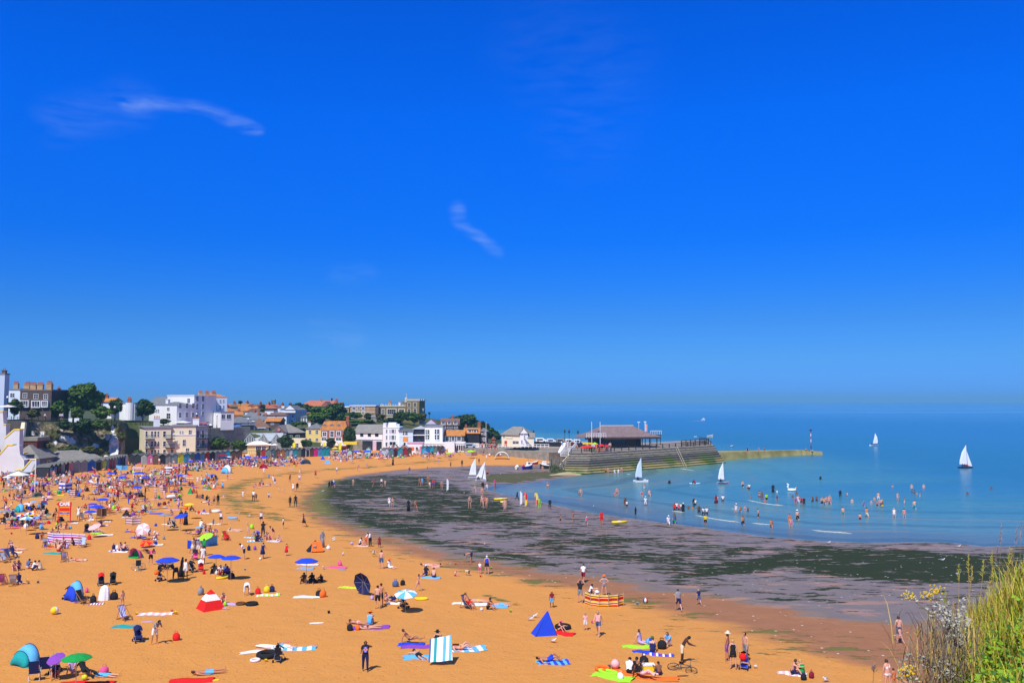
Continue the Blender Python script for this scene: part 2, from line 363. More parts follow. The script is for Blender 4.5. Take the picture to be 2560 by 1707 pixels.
# ------------------------------------------------------------------ colours
PAL=dict(w=('white',(.80,.80,.80)),k=('black',(.014,.014,.018)),n=('navy',(.012,.018,.10)),b=('blue',(.015,.06,.62)),c=('light blue',(.12,.45,.80)),t=('teal',(.01,.33,.33)),
           r=('red',(.72,.012,.010)),m=('maroon',(.22,.01,.03)),o=('orange',(.85,.16,.015)),y=('yellow',(.85,.62,.02)),g=('green',(.01,.32,.06)),l=('lime green',(.35,.75,.03)),
           p=('pink',(.80,.10,.28)),u=('purple',(.24,.06,.42)),e=('grey',(.25,.25,.28)),i=('cream',(.72,.62,.42)),a=('brown',(.12,.05,.02)),d=('denim blue',(.07,.12,.26)),
           v=('lilac',(.50,.36,.66)),x=('pale pink',(.80,.46,.46)))
SKIN={'1':(.66,.34,.23),'2':(.52,.21,.10),'3':(.22,.085,.040),'4':(.075,.030,.018)}
HAIR=dict(k=(.012,.009,.008),a=(.075,.030,.013),y=(.50,.31,.11),e=(.33,.31,.29),w=(.7,.7,.68),r=(.26,.06,.02))
def cloth(c):return mat(PAL[c][0]+' cloth',PAL[c][1],.9,.10,9,.15)
def skin(c):return mat('skin tone '+c,SKIN[c],.55,.05,14,0,spec=.4)
def hairm(c):return mat('hair '+c,HAIR[c],.6,.25,30,.2)

# ------------------------------------------------------------------ people
def sdir(pitch,ab,s):p,a=R(pitch),R(ab);return Vector((s*math.sin(a),-math.sin(p)*math.cos(a),-math.cos(p)*math.cos(a)))
POSES=dict(
 # torso lean, head nod, (thigh pitch, spread, knee) x2, (arm pitch, spread, elbow) x2, twist
 stand=(3,0,(4,5,4),(-2,6,3),(4,12,14),(-4,14,12)),
 walk=(6,4,(26,2,8),(-20,2,18),(-24,9,18),(26,9,30)),
 hips=(2,2,(2,9,2),(0,9,3),(-20,48,20),(-20,48,20)),
 brow=(2,4,(10,3,10),(-8,3,10),(92,48,128),(18,12,70)),
 phone=(5,14,(3,6,4),(-3,6,6),(30,12,88),(32,10,90)),
 armsup=(2,-6,(2,8,3),(0,8,3),(96,26,95),(92,22,92)),
 wave=(2,0,(2,6,3),(-3,6,3),(150,20,20),(8,16,12)),
 arms=(4,0,(6,10,6),(-6,10,6),(70,75,8),(60,72,8)),
 bend=(98,10,(8,9,8),(0,9,6),(12,5,10),(4,8,16)),
 crouch=(34,10,(118,14,132),(112,16,128),(70,6,20),(64,8,26)),
 sit=(14,8,(136,8,96),(128,10,92),(62,6,30),(66,8,36)),
 sitleg=(-8,10,(88,8,3),(86,10,6),(-30,14,6),(-26,16,8)),
 sitcross=(8,12,(98,48,128),(98,50,132),(46,12,40),(44,12,42)),
 lie=(-88,0,(92,6,2),(90,8,4),(84,22,6),(80,18,8)),
 knees=(-84,-8,(138,6,84),(122,8,66),(84,20,10),(40,34,60)),
 prone=(88,-18,(-90,6,2),(-90,8,6),(172,34,60),(170,36,64)),
 prop=(-44,12,(92,6,6),(124,8,70),(-30,12,20),(-26,14,22)),
 chair=(-32,22,(84,7,62),(82,8,58),(30,14,60),(26,14,60)),
 crawl=(80,-14,(6,8,92),(14,8,96),(4,6,4),(-6,6,4)),
 bow=(30,26,(6,6,8),(-2,7,6),(26,8,42),(34,8,46)),
)
LOWP={'sit','sitleg','sitcross','lie','knees','prone','prop','chair','crawl','crouch'}
_body={}
def body_data(pose):
 if pose in _body:return _body[pose]
 lean,nod,l1,l2,a1,a2=POSES[pose]
 L=R(lean);up=Vector((0,-math.sin(L),math.cos(L)));fw=Vector((0,-math.cos(L),-math.sin(L)))
 H=R(lean+nod);hup=Vector((0,-math.sin(H),math.cos(H)));hfw=Vector((0,-math.cos(H),-math.sin(H)))
 if pose == 'prone':hup=Vector((0,-.80,.60));hfw=Vector((0,-.6,-.8))
 if pose in ('lie','knees'):hup=Vector((0,.96,.28)).normalized();hfw=Vector((0,-.28,.96)).normalized()
 pel=Vector((0,0,0));V=[];E=[];RAD=[]
 def jn(p,r,par=None):
  V.append(p.copy());RAD.append(r);k=len(V)-1
  if par is not None:E.append((par,k))
  return k
 i0=jn(pel,(.155,.115));wa=pel+up*.17;i1=jn(wa,(.135,.10),i0);ch=pel+up*.36;i2=jn(ch,(.165,.115),i1)
 nk=pel+up*.50+fw*.005;i3=jn(nk,(.062,.058),i2);hb_=nk+hup*.075+hfw*.015;i4=jn(hb_,(.070,.075),i3)
 hc=nk+hup*.165+hfw*.02;i5=jn(hc,(.080,.098),i4);ht=nk+hup*.245+hfw*.01;i6=jn(ht,(.052,.062),i5)
 bones=[('torso',pel-up*.06,nk),('head',hb_-hup*.03,ht)]
 hands=[]
 for s,(tp,ta,kn),(ap,aa,el) in ((1,l1,a1),(-1,l2,a2)):
  if pose in ('prone',):td=Vector((s*.08,1,-.02)).normalized();sdn=td
  else:
   td=sdir(tp,ta,s);sdn=sdir(tp-kn,ta*.4 if pose != 'sitcross' else -30,s)
  hp=pel+Vector((s*.095,0,0))-up*.05;k0=jn(hp,(.098,.098),i0)
  km=hp+td*.21;kk=jn(km,(.082,.082),k0);kn_=hp+td*.43;k1=jn(kn_,(.058,.058),kk);cf=kn_+sdn*.14;kc=jn(cf,(.055,.055),k1);an=kn_+sdn*.41;k2=jn(an,(.035,.035),kc)
  fdir=Vector((0,-1,-.15)) if abs(sdn.z)>.6 else Vector((s*.1,-.25,1)).normalized()
  if pose == 'prone':fdir=Vector((0,.8,-.6))
  he=an+sdn*.045;k3=jn(he,(.036,.032),k2);to=he+fdir.normalized()*.17;k4=jn(to,(.036,.018),k3)
  bones += [('thigh',hp,kn_),('shin',kn_,an),('foot',he,to)]
  ad=sdir(ap,aa,s);fd=sdir(ap+el,aa*.3 if pose not in ('hips',) else -70,s)
  if pose == 'brow' and s == 1:fd=Vector((-.85,-.25,.45)).normalized()
  if pose == 'armsup':fd=Vector((-s*.55,-.15,.8)).normalized()
  if pose == 'prone':ad=Vector((s*.75,-.62,-.1)).normalized();fd=Vector((-s*.7,-.7,0)).normalized()
  if pose == 'arms':fd=ad
  sh=pel+up*.445+Vector((s*.175,0,0));m0=jn(sh,(.062,.060),i2)
  e_=sh+ad*.28;m1=jn(e_,(.040,.040),m0);w_=e_+fd*.25;m2=jn(w_,(.026,.026),m1);hn=w_+fd*.085;m3=jn(hn,(.036,.018),m2)
  bones += [('uarm',sh,e_),('farm',e_,w_),('hand',w_,hn+fd*.1)]
  hands.append((w_,hn,fd,s))
 me=bpy.data.meshes.new('tmp');me.from_pydata([tuple(v) for v in V],E,[]);o=bpy.data.objects.new('tmp',me);C.objects.link(o)
 md=o.modifiers.new('s','SKIN');md.use_smooth_shade=True
 sv=me.skin_vertices[0].data
 for k,r in enumerate(RAD):sv[k].radius=r;sv[k].use_root=(k == 0)
 sb=o.modifiers.new('u','SUBSURF');sb.levels=1;sb.render_levels=1
 dg=bpy.context.evaluated_depsgraph_get();ev=o.evaluated_get(dg);m2=ev.to_mesh()
 vs=[v.co.copy() for v in m2.vertices];fs=[tuple(p.vertices) for p in m2.polygons];ev.to_mesh_clear()
 bpy.data.objects.remove(o);bpy.data.meshes.remove(me)
 nb=len(fs)
 mb=MB();mb.v=[tuple(v) for v in vs];mb.f=list(fs);mb.m=[0]*nb
 # nose and ears, five fingers on each hand
 hs=hfw.cross(hup).normalized()
 mb.add([hc+hfw*.085+hup*.03,hc+hfw*.118-hup*.018,hc+hfw*.085+hs*.018-hup*.022,hc+hfw*.085-hs*.018-hup*.022],[(0,2,1),(0,1,3),(1,2,3)])
 for s in (1,-1):mb.ball(tuple(hc+hs*s*.078-hfw*.005),.018,0,5)
 for w_,hn,fd,s in hands:
  sd_=fd.cross(Vector((0,0,1)) if abs(fd.z)<.8 else Vector((0,1,0))).normalized();nn=sd_.cross(fd)
  for q,ln in enumerate((.060,.074,.080,.070)):
   b0=hn+sd_*(q-1.5)*.019;mb.tube([b0,b0+fd*ln*.55+nn*.006,b0+fd*ln+nn*.024],.0095,0,4,.006)
  t0=w_+fd*.03+sd_*.024;mb.tube([t0,t0+fd*.035+sd_*.026,t0+fd*.062+sd_*.030],.011,0,4,.007)
 zmin=min(v[2] for v in mb.v)
 if pose in ('chair',):zmin -= .0
 cen=Vector((0,0,zmin))
 mb.v=[(v[0],v[1],v[2]-zmin) for v in mb.v]
 # classify faces
 A=np.array([[*(a-cen)] for _,a,b in bones]);Bv=np.array([[*(b-cen)] for _,a,b in bones]);names=[n for n,_,_ in bones]
 VV=np.array(mb.v);fc=np.array([VV[list(f)].mean(0) for f in mb.f])
 e=Bv-A;t=np.clip(((fc[:,None]-A[None])*e[None]).sum(2)/(e*e).sum(1)[None],0,1)
 dist=np.linalg.norm(fc[:,None]-(A[None]+e[None]*t[:,:,None]),axis=2)
 wts=np.array([{'torso':.60,'head':.8,'thigh':.9}.get(n,1.0) for n in names]);bi=(dist*wts).argmin(1)
 hcz=np.array(hc-cen);rel=fc-hcz;hair=[]
 f2=rel @ np.array(hfw);u2=rel @ np.array(hup)
 cls=[(names[b],float(t[i,b]),bool(names[b] == 'head' and (f2[i]<.030 and u2[i]>-.075 or u2[i]>.062))) for i,b in enumerate(bi)]
 _body[pose]=(mb,cls,hc-cen,hup,hfw);return _body[pose]
def slot_of(outfit,bone,t,hair):
 if hair:return 1 if outfit == 'r' else 3
 top=dict(t=(.24,1,.62),v=(.22,.93,.0),s=(2,2,0),b=(.60,.80,0),o=(-1,.84,0),d=(-1,.93,.15),r=(-1,2,2),p=(.24,1,.62),l=(.24,1,2),w=(-1,2,2),j=(.24,1,2))[outfit]
 if bone == 'torso':
  if top[0] <= t <= top[1]:return 1
  lim=dict(t=.24,v=.22,s=.22,b=.16,p=.24,l=.24,j=.24).get(outfit,0)
  return 2 if t <= lim else 0
 if bone == 'uarm':return 1 if t<top[2] else 0
 if bone == 'farm':return 1 if outfit in 'lrwj' else 0
 if bone == 'thigh':
  if outfit in 'tsj':return 2 if t<.80 else 0
  if outfit == 'v':return 2 if t<.55 else 0
  if outfit == 'b':return 2 if t<.10 else 0
  if outfit == 'o':return 1 if t<.10 else 0
  if outfit == 'd':return 1 if t<.85 else 0
  if outfit in 'pl':return 2
  return 1
 if bone == 'shin':return 2 if outfit in 'pl' else (1 if outfit in 'rw' else 0)
 if bone == 'head' and outfit == 'r' and t<.25:return 1
 return 0
_pm={}
def person_meshes(pose,outfit):
 k=(pose,outfit)
 if k in _pm:return _pm[k]
 mb,cls,hc,hup,hfw=body_data(pose)
 sl=[slot_of(outfit,*c) for c in cls]
 full=MB();full.v=list(mb.v);full.f=list(mb.f);full.m=list(sl)
 if outfit in 'dr' and pose in ('stand','walk','phone','hips','armsup','wave','arms'):
  zt=.95;zb=.48 if outfit == 'd' else .07
  full.lathe([(.155,zt),(.20,zt-.12),(.26 if outfit == 'd' else .28,zb)],1,12)
 elif outfit == 'r' and pose in ('sit','sitcross','sitleg'):full.lathe([(.42,.0),(.36,.18),(.20,.40)],1,12)
 blank=[None]*4
 me_full=full.mesh('person',[None]*4,True)
 # separate garments for the people one can see in some detail
 base=mb.mesh('person',[None],True) if False else None
 nv=MB();nv.v=list(mb.v);nv.f=list(mb.f);nv.m=[0]*len(mb.f);me_body=nv.mesh('person',[None],True)
 me_body.calc_loop_triangles();nr=[v.normal.copy() for v in me_body.vertices]
 parts={}
 for s_,nm,off in ((1,'top',.014),(2,'shorts',.016),(3,'hair',.016)):
  fi=[i for i,q in enumerate(sl) if q == s_]
  if not fi and not (s_ == 1 and len(full.f)>len(mb.f)):continue
  g=MB();idx={}
  for i in fi:
   f=[]
   for vi in mb.f[i]:
    if vi not in idx:
     idx[vi]=len(g.v);v=Vector(mb.v[vi])+nr[vi]*off;g.v.append(tuple(v))
    f.append(idx[vi])
   g.f.append(tuple(f));g.m.append(0)
  if s_ == 1 and len(full.f)>len(mb.f):
   o0=len(mb.v);o1=len(g.v);g.v += full.v[o0:]
   for f in full.f[len(mb.f):]:g.f.append(tuple(q-o0+o1 for q in f));g.m.append(0)
  if g.f:parts[nm]=g.mesh(nm,[None],True)
 _pm[k]=(me_full,me_body,parts,hc,hup);return _pm[k]
_hat={}
def hat_mesh(kind):
 if kind in _hat:return _hat[kind]
 g=MB()
 if kind == 'cap':g.lathe([(.001,.135),(.06,.125),(.098,.08),(.105,.02),(.10,.02)],0,10);g.prism([(-.07,-.09,.03),(.07,-.09,.03),(.06,-.19,.02),(-.06,-.19,.02)],(0,0,.01),0)
 else:g.lathe([(.001,.14),(.07,.14),(.095,.10),(.102,.03),(.21,.012),(.21,.0),(.10,.02)],0,12)
 _hat[kind]=g.mesh('hat',[None],True);return _hat[kind]
def setm(o,mats):
 for i,m in enumerate(mats):
  if i<len(o.material_slots):o.material_slots[i].link='OBJECT';o.material_slots[i].material=m
GAR=dict(t='shorts',v='shorts',s='shorts',p='trousers',l='trousers',b='bikini_bottom',j='shorts')
GTOP=dict(t='shirt',v='vest',p='shirt',l='jumper',b='bikini_top',o='swimsuit',d='dress',r='robe',w='wetsuit',j='jumper')
NP=[0]
def person(pose,code,loc,yaw=0,sc=1.0,near=True,hat=None,label=None,group=None,extra=None):
 """code: outfit, skin, top, bottom, hair"""
 of,sk,tp,bt,hr=code
 full,bod,parts,hc,hup=person_meshes(pose,of)
 rz=R(yaw)
 o=obj('person',bod if near else full,None,loc,rz,sc)
 M_=[skin(sk),cloth(tp if tp != '-' else bt if bt != '-' else 'k'),cloth(bt if bt != '-' else tp),hairm(hr)]
 if near:
  setm(o,[M_[0]])
  for nm,me in parts.items():
   n2={'top':GTOP.get(of,'shirt'),'shorts':GAR.get(of,'shorts'),'hair':'hair'}[nm]
   c=obj(n2,me,o);setm(c,[M_[{'top':1,'shorts':2,'hair':3}[nm]]])
 else:setm(o,M_)
 if hat:
  kind='cap' if hat[0] == 'c' else 'sun'
  c=obj('cap' if kind == 'cap' else 'sun_hat',hat_mesh(kind),o,tuple(hc+hup*.01));c.rotation_euler=(-math.atan2(-hup.y,hup.z)*-1,0,0);setm(c,[cloth(hat[1])])
 NP[0] += 1
 o['category']='person'
 if label:o['label']=label
 if group:o['group']=group
 return o


# ------------------------------------------------------------------ town materials
def brickmat(name,c1,c2,mortar,sc=4.0,rough=.9):
 if name in _mats:return _mats[name]
 m=bpy.data.materials.new(name);m.use_nodes=True;t=m.node_tree;b=t.nodes['Principled BSDF'];b.inputs['Roughness'].default_value=rough
 g=t.nodes.new('ShaderNodeTexCoord');mp=t.nodes.new('ShaderNodeMapping');mp.inputs['Rotation'].default_value=(R(90),0,0)
 t.links.new(g.outputs['Object'],mp.inputs[0]);k=t.nodes.new('ShaderNodeTexBrick');k.inputs['Scale'].default_value=sc
 k.inputs['Color1'].default_value=(*c1,1);k.inputs['Color2'].default_value=(*c2,1);k.inputs['Mortar'].default_value=(*mortar,1);k.inputs['Mortar Size'].default_value=.015
 t.links.new(mp.outputs[0],k.inputs[0]);n=t.nodes.new('ShaderNodeTexNoise');n.inputs['Scale'].default_value=.8;n.inputs['Detail'].default_value=5;t.links.new(g.outputs['Object'],n.inputs[0])
 r=t.nodes.new('ShaderNodeMapRange');t.links.new(n.outputs[0],r.inputs[0]);r.inputs[1].default_value=.3;r.inputs[2].default_value=.7;r.inputs[3].default_value=.75;r.inputs[4].default_value=1.15
 v=t.nodes.new('ShaderNodeVectorMath');v.operation='SCALE';t.links.new(k.outputs[0],v.inputs[0]);t.links.new(r.outputs[0],v.inputs['Scale']);t.links.new(v.outputs[0],b.inputs['Base Color'])
 _mats[name]=m;return m
def roofmat(name,c1,c2,sc=1.6):
 """tiled roof: courses of tiles with blotches of lichen"""
 if name in _mats:return _mats[name]
 m=bpy.data.materials.new(name);m.use_nodes=True;t=m.node_tree;b=t.nodes['Principled BSDF'];b.inputs['Roughness'].default_value=.85
 g=t.nodes.new('ShaderNodeTexCoord');w=t.nodes.new('ShaderNodeTexWave');w.bands_direction='Z';w.inputs['Scale'].default_value=sc;w.inputs['Distortion'].default_value=.4
 t.links.new(g.outputs['Object'],w.inputs[0]);n=t.nodes.new('ShaderNodeTexNoise');n.inputs['Scale'].default_value=1.1;n.inputs['Detail'].default_value=7;n.inputs['Roughness'].default_value=.7;t.links.new(g.outputs['Object'],n.inputs[0])
 r=t.nodes.new('ShaderNodeValToRGB');r.color_ramp.elements[0].position=.35;r.color_ramp.elements[1].position=.65
 r.color_ramp.elements[0].color=(*c1,1);r.color_ramp.elements[1].color=(*c2,1);t.links.new(n.outputs[0],r.inputs[0])
 q=t.nodes.new('ShaderNodeMapRange');t.links.new(w.outputs['Fac'],q.inputs[0]);q.inputs[3].default_value=.82;q.inputs[4].default_value=1.08
 v=t.nodes.new('ShaderNodeVectorMath');v.operation='SCALE';t.links.new(r.outputs[0],v.inputs[0]);t.links.new(q.outputs[0],v.inputs['Scale']);t.links.new(v.outputs[0],b.inputs['Base Color'])
 _mats[name]=m;return m
WHITE=mat('white render',(.83,.83,.81),.8,.04,.5);CREAM=mat('cream render',(.80,.72,.50),.8,.05,.4);PALEB=mat('pale blue render',(.66,.76,.84),.8,.05,.4)
YELW=mat('yellow render',(.80,.62,.20),.8,.05,.4);GREYR=mat('grey render',(.30,.30,.31),.85,.1,.5);STONE=mat('weathered stone',(.26,.24,.19),.9,.25,.8,.3)
DARKW=mat('black weatherboard',(.018,.018,.022),.7,.2,3,.2);FLINT=mat('knapped flint',(.22,.165,.065),.9,.35,2.5,.4)
RBRICK=brickmat('red brick',(.30,.075,.035),(.38,.11,.055),(.33,.25,.2));BBRICK=brickmat('brown brick',(.075,.05,.042),(.11,.075,.06),(.13,.11,.1));YBRICK=brickmat('stock brick',(.44,.26,.11),(.52,.33,.15),(.4,.34,.28))
SLATE=roofmat('slate roof',(.13,.14,.16),(.20,.21,.22));GREYT=roofmat('grey tile roof',(.20,.19,.17),(.30,.28,.25));ORANT=roofmat('orange tile roof',(.40,.13,.035),(.62,.27,.05))
BROWNT=roofmat('brown tile roof',(.16,.085,.06),(.24,.13,.09));REDT=roofmat('red tile roof',(.42,.11,.05),(.52,.17,.08));LEAD=mat('flat roof felt',(.22,.23,.25),.8,.15,.4)
GLASS=mat('window glass',(.02,.03,.045),.08,.2,.3,spec=.6);FRAME=mat('white window frame',(.80,.80,.80),.5,.03);BFRAME=mat('black railing metal',(.02,.02,.025),.5,.1)
POT=mat('terracotta pot',(.45,.13,.06),.85,.15,3)
DOORW=mat('dark door',(.03,.03,.035),.6,.1)

def frame_T(A,B):
 """local frame on a facade from A (left) to B (right): u along, v back, w up"""
 e=(B-A);e.z=0;L=e.length;u=e/L;v=Vector((-u.y,u.x,0));return u,v,L
class Bld:
 def __init__(s,name,label,cat,x0,x1,ytop,ybase,Y0,Y1=None,depth=10,wall=WHITE,group=None,mark=None,below=0.0):
  """x0..x1, ytop..ybase: pixels of the front wall; Y0, Y1: its distances at the left and right end"""
  Y1=Y1 if Y1 is not None else Y0
  A=P(x0,ybase,Y0);Bq=P(x1,ybase,Y1);z1=P(x0,ytop,Y0).z
  s.z0=min(A.z,Bq.z)-below;s.h=z1-s.z0;s.below=below
  s.u,s.v,s.L=frame_T(A,Bq);s.A=A;s.d=depth;s.k=FP/Y0
  s.root=thing(name,label,cat,(A.x,A.y,s.z0),math.atan2(s.u.y,s.u.x),group,mark)
  g=MB();g.box((0,0,0),(s.L,depth,s.h));s.wall=g.build('wall',wall,s.root);s.wm=wall
 def roof(s,kind,h,m=SLATE,over=.4,ridge=None,base=None,**k):
  """kind: gable (ridge along the front), front (gable faces the viewer), hip, flat, mansard; h metres above the wall top"""
  L,d,z,o=s.L,s.d,s.h if base is None else base,over;g=MB()
  if kind == 'flat':
   g.box((-o,-o,z),(L+o,d+o,z+h));
  elif kind == 'gable':
   g.prism([(-o,-o,z-.05),(-o,d+o,z-.05),(-o,d/2,z+h)],(L+2*o,0,0))
  elif kind == 'front':
   g.prism([(-o,-o,z-.05),(L+o,-o,z-.05),(L/2,-o,z+h)],(0,d+2*o,0))
   w=MB();w.prism([(.1,-.02,z),(L-.1,-.02,z),(L/2,-.02,z+h*.94)],(0,.3,0));
   w.v=[(a,b-o-.05,c) for a,b,c in w.v];w.build('gable_wall',k.get('gw',s.wm),s.root)
  elif kind in ('hip','mansard'):
   i=k.get('inset',min(d/2,L/2) if kind == 'hip' else h*.35);a=[(-o,-o),(L+o,-o),(L+o,d+o),(-o,d+o)]
   iy=k.get('iy',d/2-.02 if kind == 'hip' else i)
   b=[(i,iy),(L-i,iy),(L-i,d-iy),(i,d-iy)]
   g.loft([[(x,y,z-.04) for x,y in a],[(x,y,z) for x,y in a],[(x,y,z+h) for x,y in b]])
  r=g.build('roof',m,s.root);s.rf=r;return s
 def win(s,u0,u1,v0,v1,side='F',fm=FRAME,bars=(1,1),proud=.06,parent=None,fr=.09):
  """u0,u1,v0,v1: metres on the wall"""
  g=MB();p=MB();w,h=u1-u0,v1-v0;f=min(fr,w*.2)
  def T(x,y,z):
   if side == 'F':return (x,-y,z)
   if side == 'R':return (s.L+y,x,z)
   return (-y,s.d-x,z)
  g.box((u0-f,0.003,v0-f),(u0,proud,v1+f),0,T);g.box((u1,0.003,v0-f),(u1+f,proud,v1+f),0,T)
  g.box((u0,0.003,v1),(u1,proud,v1+f),0,T);g.box((u0,.003,v0-f),(u1,proud+.05,v0),0,T)
  for i in range(bars[0]):c=u0+w*(i+1)/(bars[0]+1);g.box((c-.03,.03,v0),(c+.03,proud-.01,v1),0,T)
  for i in range(bars[1]):c=v0+h*(i+1)/(bars[1]+1);g.box((u0,.03,c-.03),(u1,proud-.012,c+.03),0,T)
  p.box((u0,.004,v0),(u1,.03,v1),0,T)
  o=g.build('window',fm,parent or s.root);p.build('pane',GLASS,o);return o
 def grid(s,cols,rows,w,h,v0,dv,u0=None,u1=None,side='F',**k):
  Ls=s.L if side == 'F' else s.d;u0=Ls*.5/cols if u0 is None else u0;u1=Ls-Ls*.5/cols if u1 is None else u1
  for r in range(rows):
   for c in range(cols):
    uc=u0 if cols == 1 else u0+(u1-u0)*c/(cols-1)
    s.win(uc-w/2,uc+w/2,v0+r*dv,v0+r*dv+h,side,**k)
  return s
 def pwin(s,*rects,**k):
  """windows given by pixels on the photograph: (x0, x1, y0, y1)"""
  for x0,x1,y0,y1 in rects:
   def uv(x,y):
    d=pix_dir(x,y);o=Vector((0,0,CAMZ));n=s.v;t=(s.A-o).dot(n)/d.dot(n);q=o+d*t-s.A;return q.dot(s.u),o.z+d.z*t-s.z0
   a,zt=uv(x0,y0);b,zb=uv(x1,y1);s.win(a,b,zb,zt,**k)
  return s
 def chim(s,u,v,w=1.0,h=1.6,m=None,pots=3,z=None):
  g=MB();z=s.h if z is None else z;g.box((u-w/2,v-.35,z-1.0),(u+w/2,v+.35,z+h));g.box((u-w/2-.08,v-.43,z+h),(u+w/2+.08,v+.43,z+h+.15))
  for i in range(pots):uu=u+(i-(pots-1)/2)*w/pots;g.lathe([(.13,z+h+.15),(.10,z+h+.75)],1,7,(uu,v,0))
  g.build('chimney',[m or s.wm,POT],s.rf if hasattr(s,'rf') else s.root)
  return s
 def box(s,name,a,b,m,parent=None):g=MB();g.box(a,b);return g.build(name,m,parent or s.root)
 def band(s,v,h=.25,m=FRAME,proud=.12):s.box('cornice',(-.02,-proud,v),(s.L+.02,-.004,v+h),m);return s
 def dormer(s,u,w,z,h,m=FRAME,rm=None,out=.5,gable=True,y=.0):
  g=MB();g.box((u-w/2,y-.0,z),(u+w/2,y+2.2,z+h));o=g.build('dormer',m,s.root)
  r=MB()
  if gable:r.prism([(u-w/2-.15,y-.1,z+h),(u+w/2+.15,y-.1,z+h),(u,y-.1,z+h+w*.42)],(0,2.4,0))
  else:r.box((u-w/2-.15,y-.15,z+h),(u+w/2+.15,y+2.3,z+h+.18))
  r.build('dormer_roof',rm or SLATE,o)
  p=MB();p.box((u-w*.32,y-.03,z+h*.2),(u-.04,y-.003,z+h*.88));p.box((u+.04,y-.03,z+h*.2),(u+w*.32,y-.003,z+h*.88));p.build('dormer_window',GLASS,o)
  return s

# ------------------------------------------------------------------ the hill the town stands on
HROWS=[  # pixel x: (foot distance, cliff top distance, cliff-top z, z at 300, z at 365, z at 430)
 (-900,150,165,12.0,13,14,10),(-60,178,190,11.9,13,14.0,10),(0,186,196,11.9,12.6,13.5,10),(55,210,214,11.7,12.4,13.5,10),(180,218,222,11.3,12,13,9),(300,230,234,10.9,12,13.5,9),(322,244,247,10.3,11.5,13,9),
 (420,250,253,9.9,10.5,12.5,9),(500,255,257,8.4,9,12,9),(525,256,258,8.2,8.6,11.8,9),(625,264,268,6.5,8.6,11.5,9),(765,272,278,4.5,8.0,11.0,8),(880,276,282,4.0,8.4,10.8,8),(1000,280,286,3.8,8.6,10.4,8),
 (1110,282,290,3.4,6.2,8.6,5),(1180,283,290,3.2,4.6,7.2,2),(1240,284,290,2.8,3.0,2.0,-2),(1275,284,290,2.6,2.4,-2,-4)]
hv,hf=[],[]
for (x,yf,yt,zt,z3,z36,z43) in HROWS:
 s_=(x-1280)/FP
 def q(Y,z):return (s_*Y,Y,z)
 row=[q(yf,.9),q(yf+1.2,zt*.55+.5),q(yt,zt),q(max(yt+8,300) if yt<292 else 305,z3),q(365,z36),q(430,z43)]
 row=[row[0],row[1],row[2]]+[tuple(Vector(row[2]).lerp(Vector(row[3]),k/3)) for k in (1,2)]+[row[3]]+[tuple(Vector(row[3]).lerp(Vector(row[4]),.5)),row[4],row[5]]
 hv.append(row)
hb_=MB();nc=len(hv[0])
fine=[]
for i in range(len(hv)-1):
 for k in range(6):
  fine.append([Vector(a).lerp(Vector(b),k/6) for a,b in zip(hv[i],hv[i+1])])
fine.append([Vector(a) for a in hv[-1]])
for r_ in fine:
 for j in range(2,nc-1):
  r_[j]=r_[j]+Vector((0,0,noise.noise(r_[j]*.05)*.5-.3))
hb_.loft(fine,0,False,False)
GREENH=mat('hillside grass',(.035,.055,.014),.9,.3,.25,.4,col2=(.10,.11,.035))
hill=hb_.build('hill',GREENH,smooth=True);tag(hill,kind='structure')

# ------------------------------------------------------------------ chalk cliff
CHALK=bpy.data.materials.new('chalk cliff');CHALK.use_nodes=True;t=CHALK.node_tree;B=t.nodes['Principled BSDF'];B.inputs['Roughness'].default_value=.95
geo=nd('ShaderNodeNewGeometry');POS=geo.outputs['Position'];ch=attr('chalk')
a1=noise_(.22,6,POS,.7);a2=noise_(1.4,5,POS,.65);a3=noise_(.5,5,POS,.7)
rock=mix(mrange(a2,.35,.65),(.15,.115,.075),(.40,.33,.23));veg=mix(a2,(.03,.042,.010),(.13,.12,.025))
c=mix(mrange(a1,.44,.54),rock,veg);chm=mrange(math_('ADD',ch,math_('MULTIPLY',math_('SUBTRACT',a3,.5),1.3)),.40,.50)
c=mix(chm,c,mix(mrange(a2,.3,.6),(.55,.55,.55),(.84,.83,.80)));t.links.new(c,B.inputs['Base Color'])
bp=nd('ShaderNodeBump');bp.inputs['Strength'].default_value=.9;bp.inputs['Distance'].default_value=.6;t.links.new(a2,bp.inputs['Height']);t.links.new(bp.outputs[0],B.inputs['Normal'])
cl=MB();NX,NZ=150,46;chk=[]
cx=[(50,200.5,1052),(60,204,1054),(120,211,1055),(200,217,1057),(262,221,1060),(300,222,1060),(318,228,1064)]
CH_SP=[(285,1118,16,40,1.0),(268,1092,9,12,.9),(160,1096,14,10,1.0),(178,1104,14,12,1.0),(140,1106,10,8,.7),(105,1090,9,18,.75),(82,1084,6,14,.6),(240,1115,12,10,.9),(282,1073,6,14,.95),(155,1074,9,7,.7),(104,1070,7,6,.5),(265,1140,14,8,.6),(295,1140,20,8,.55),(188,1113,8,8,.6)]
rows=[]
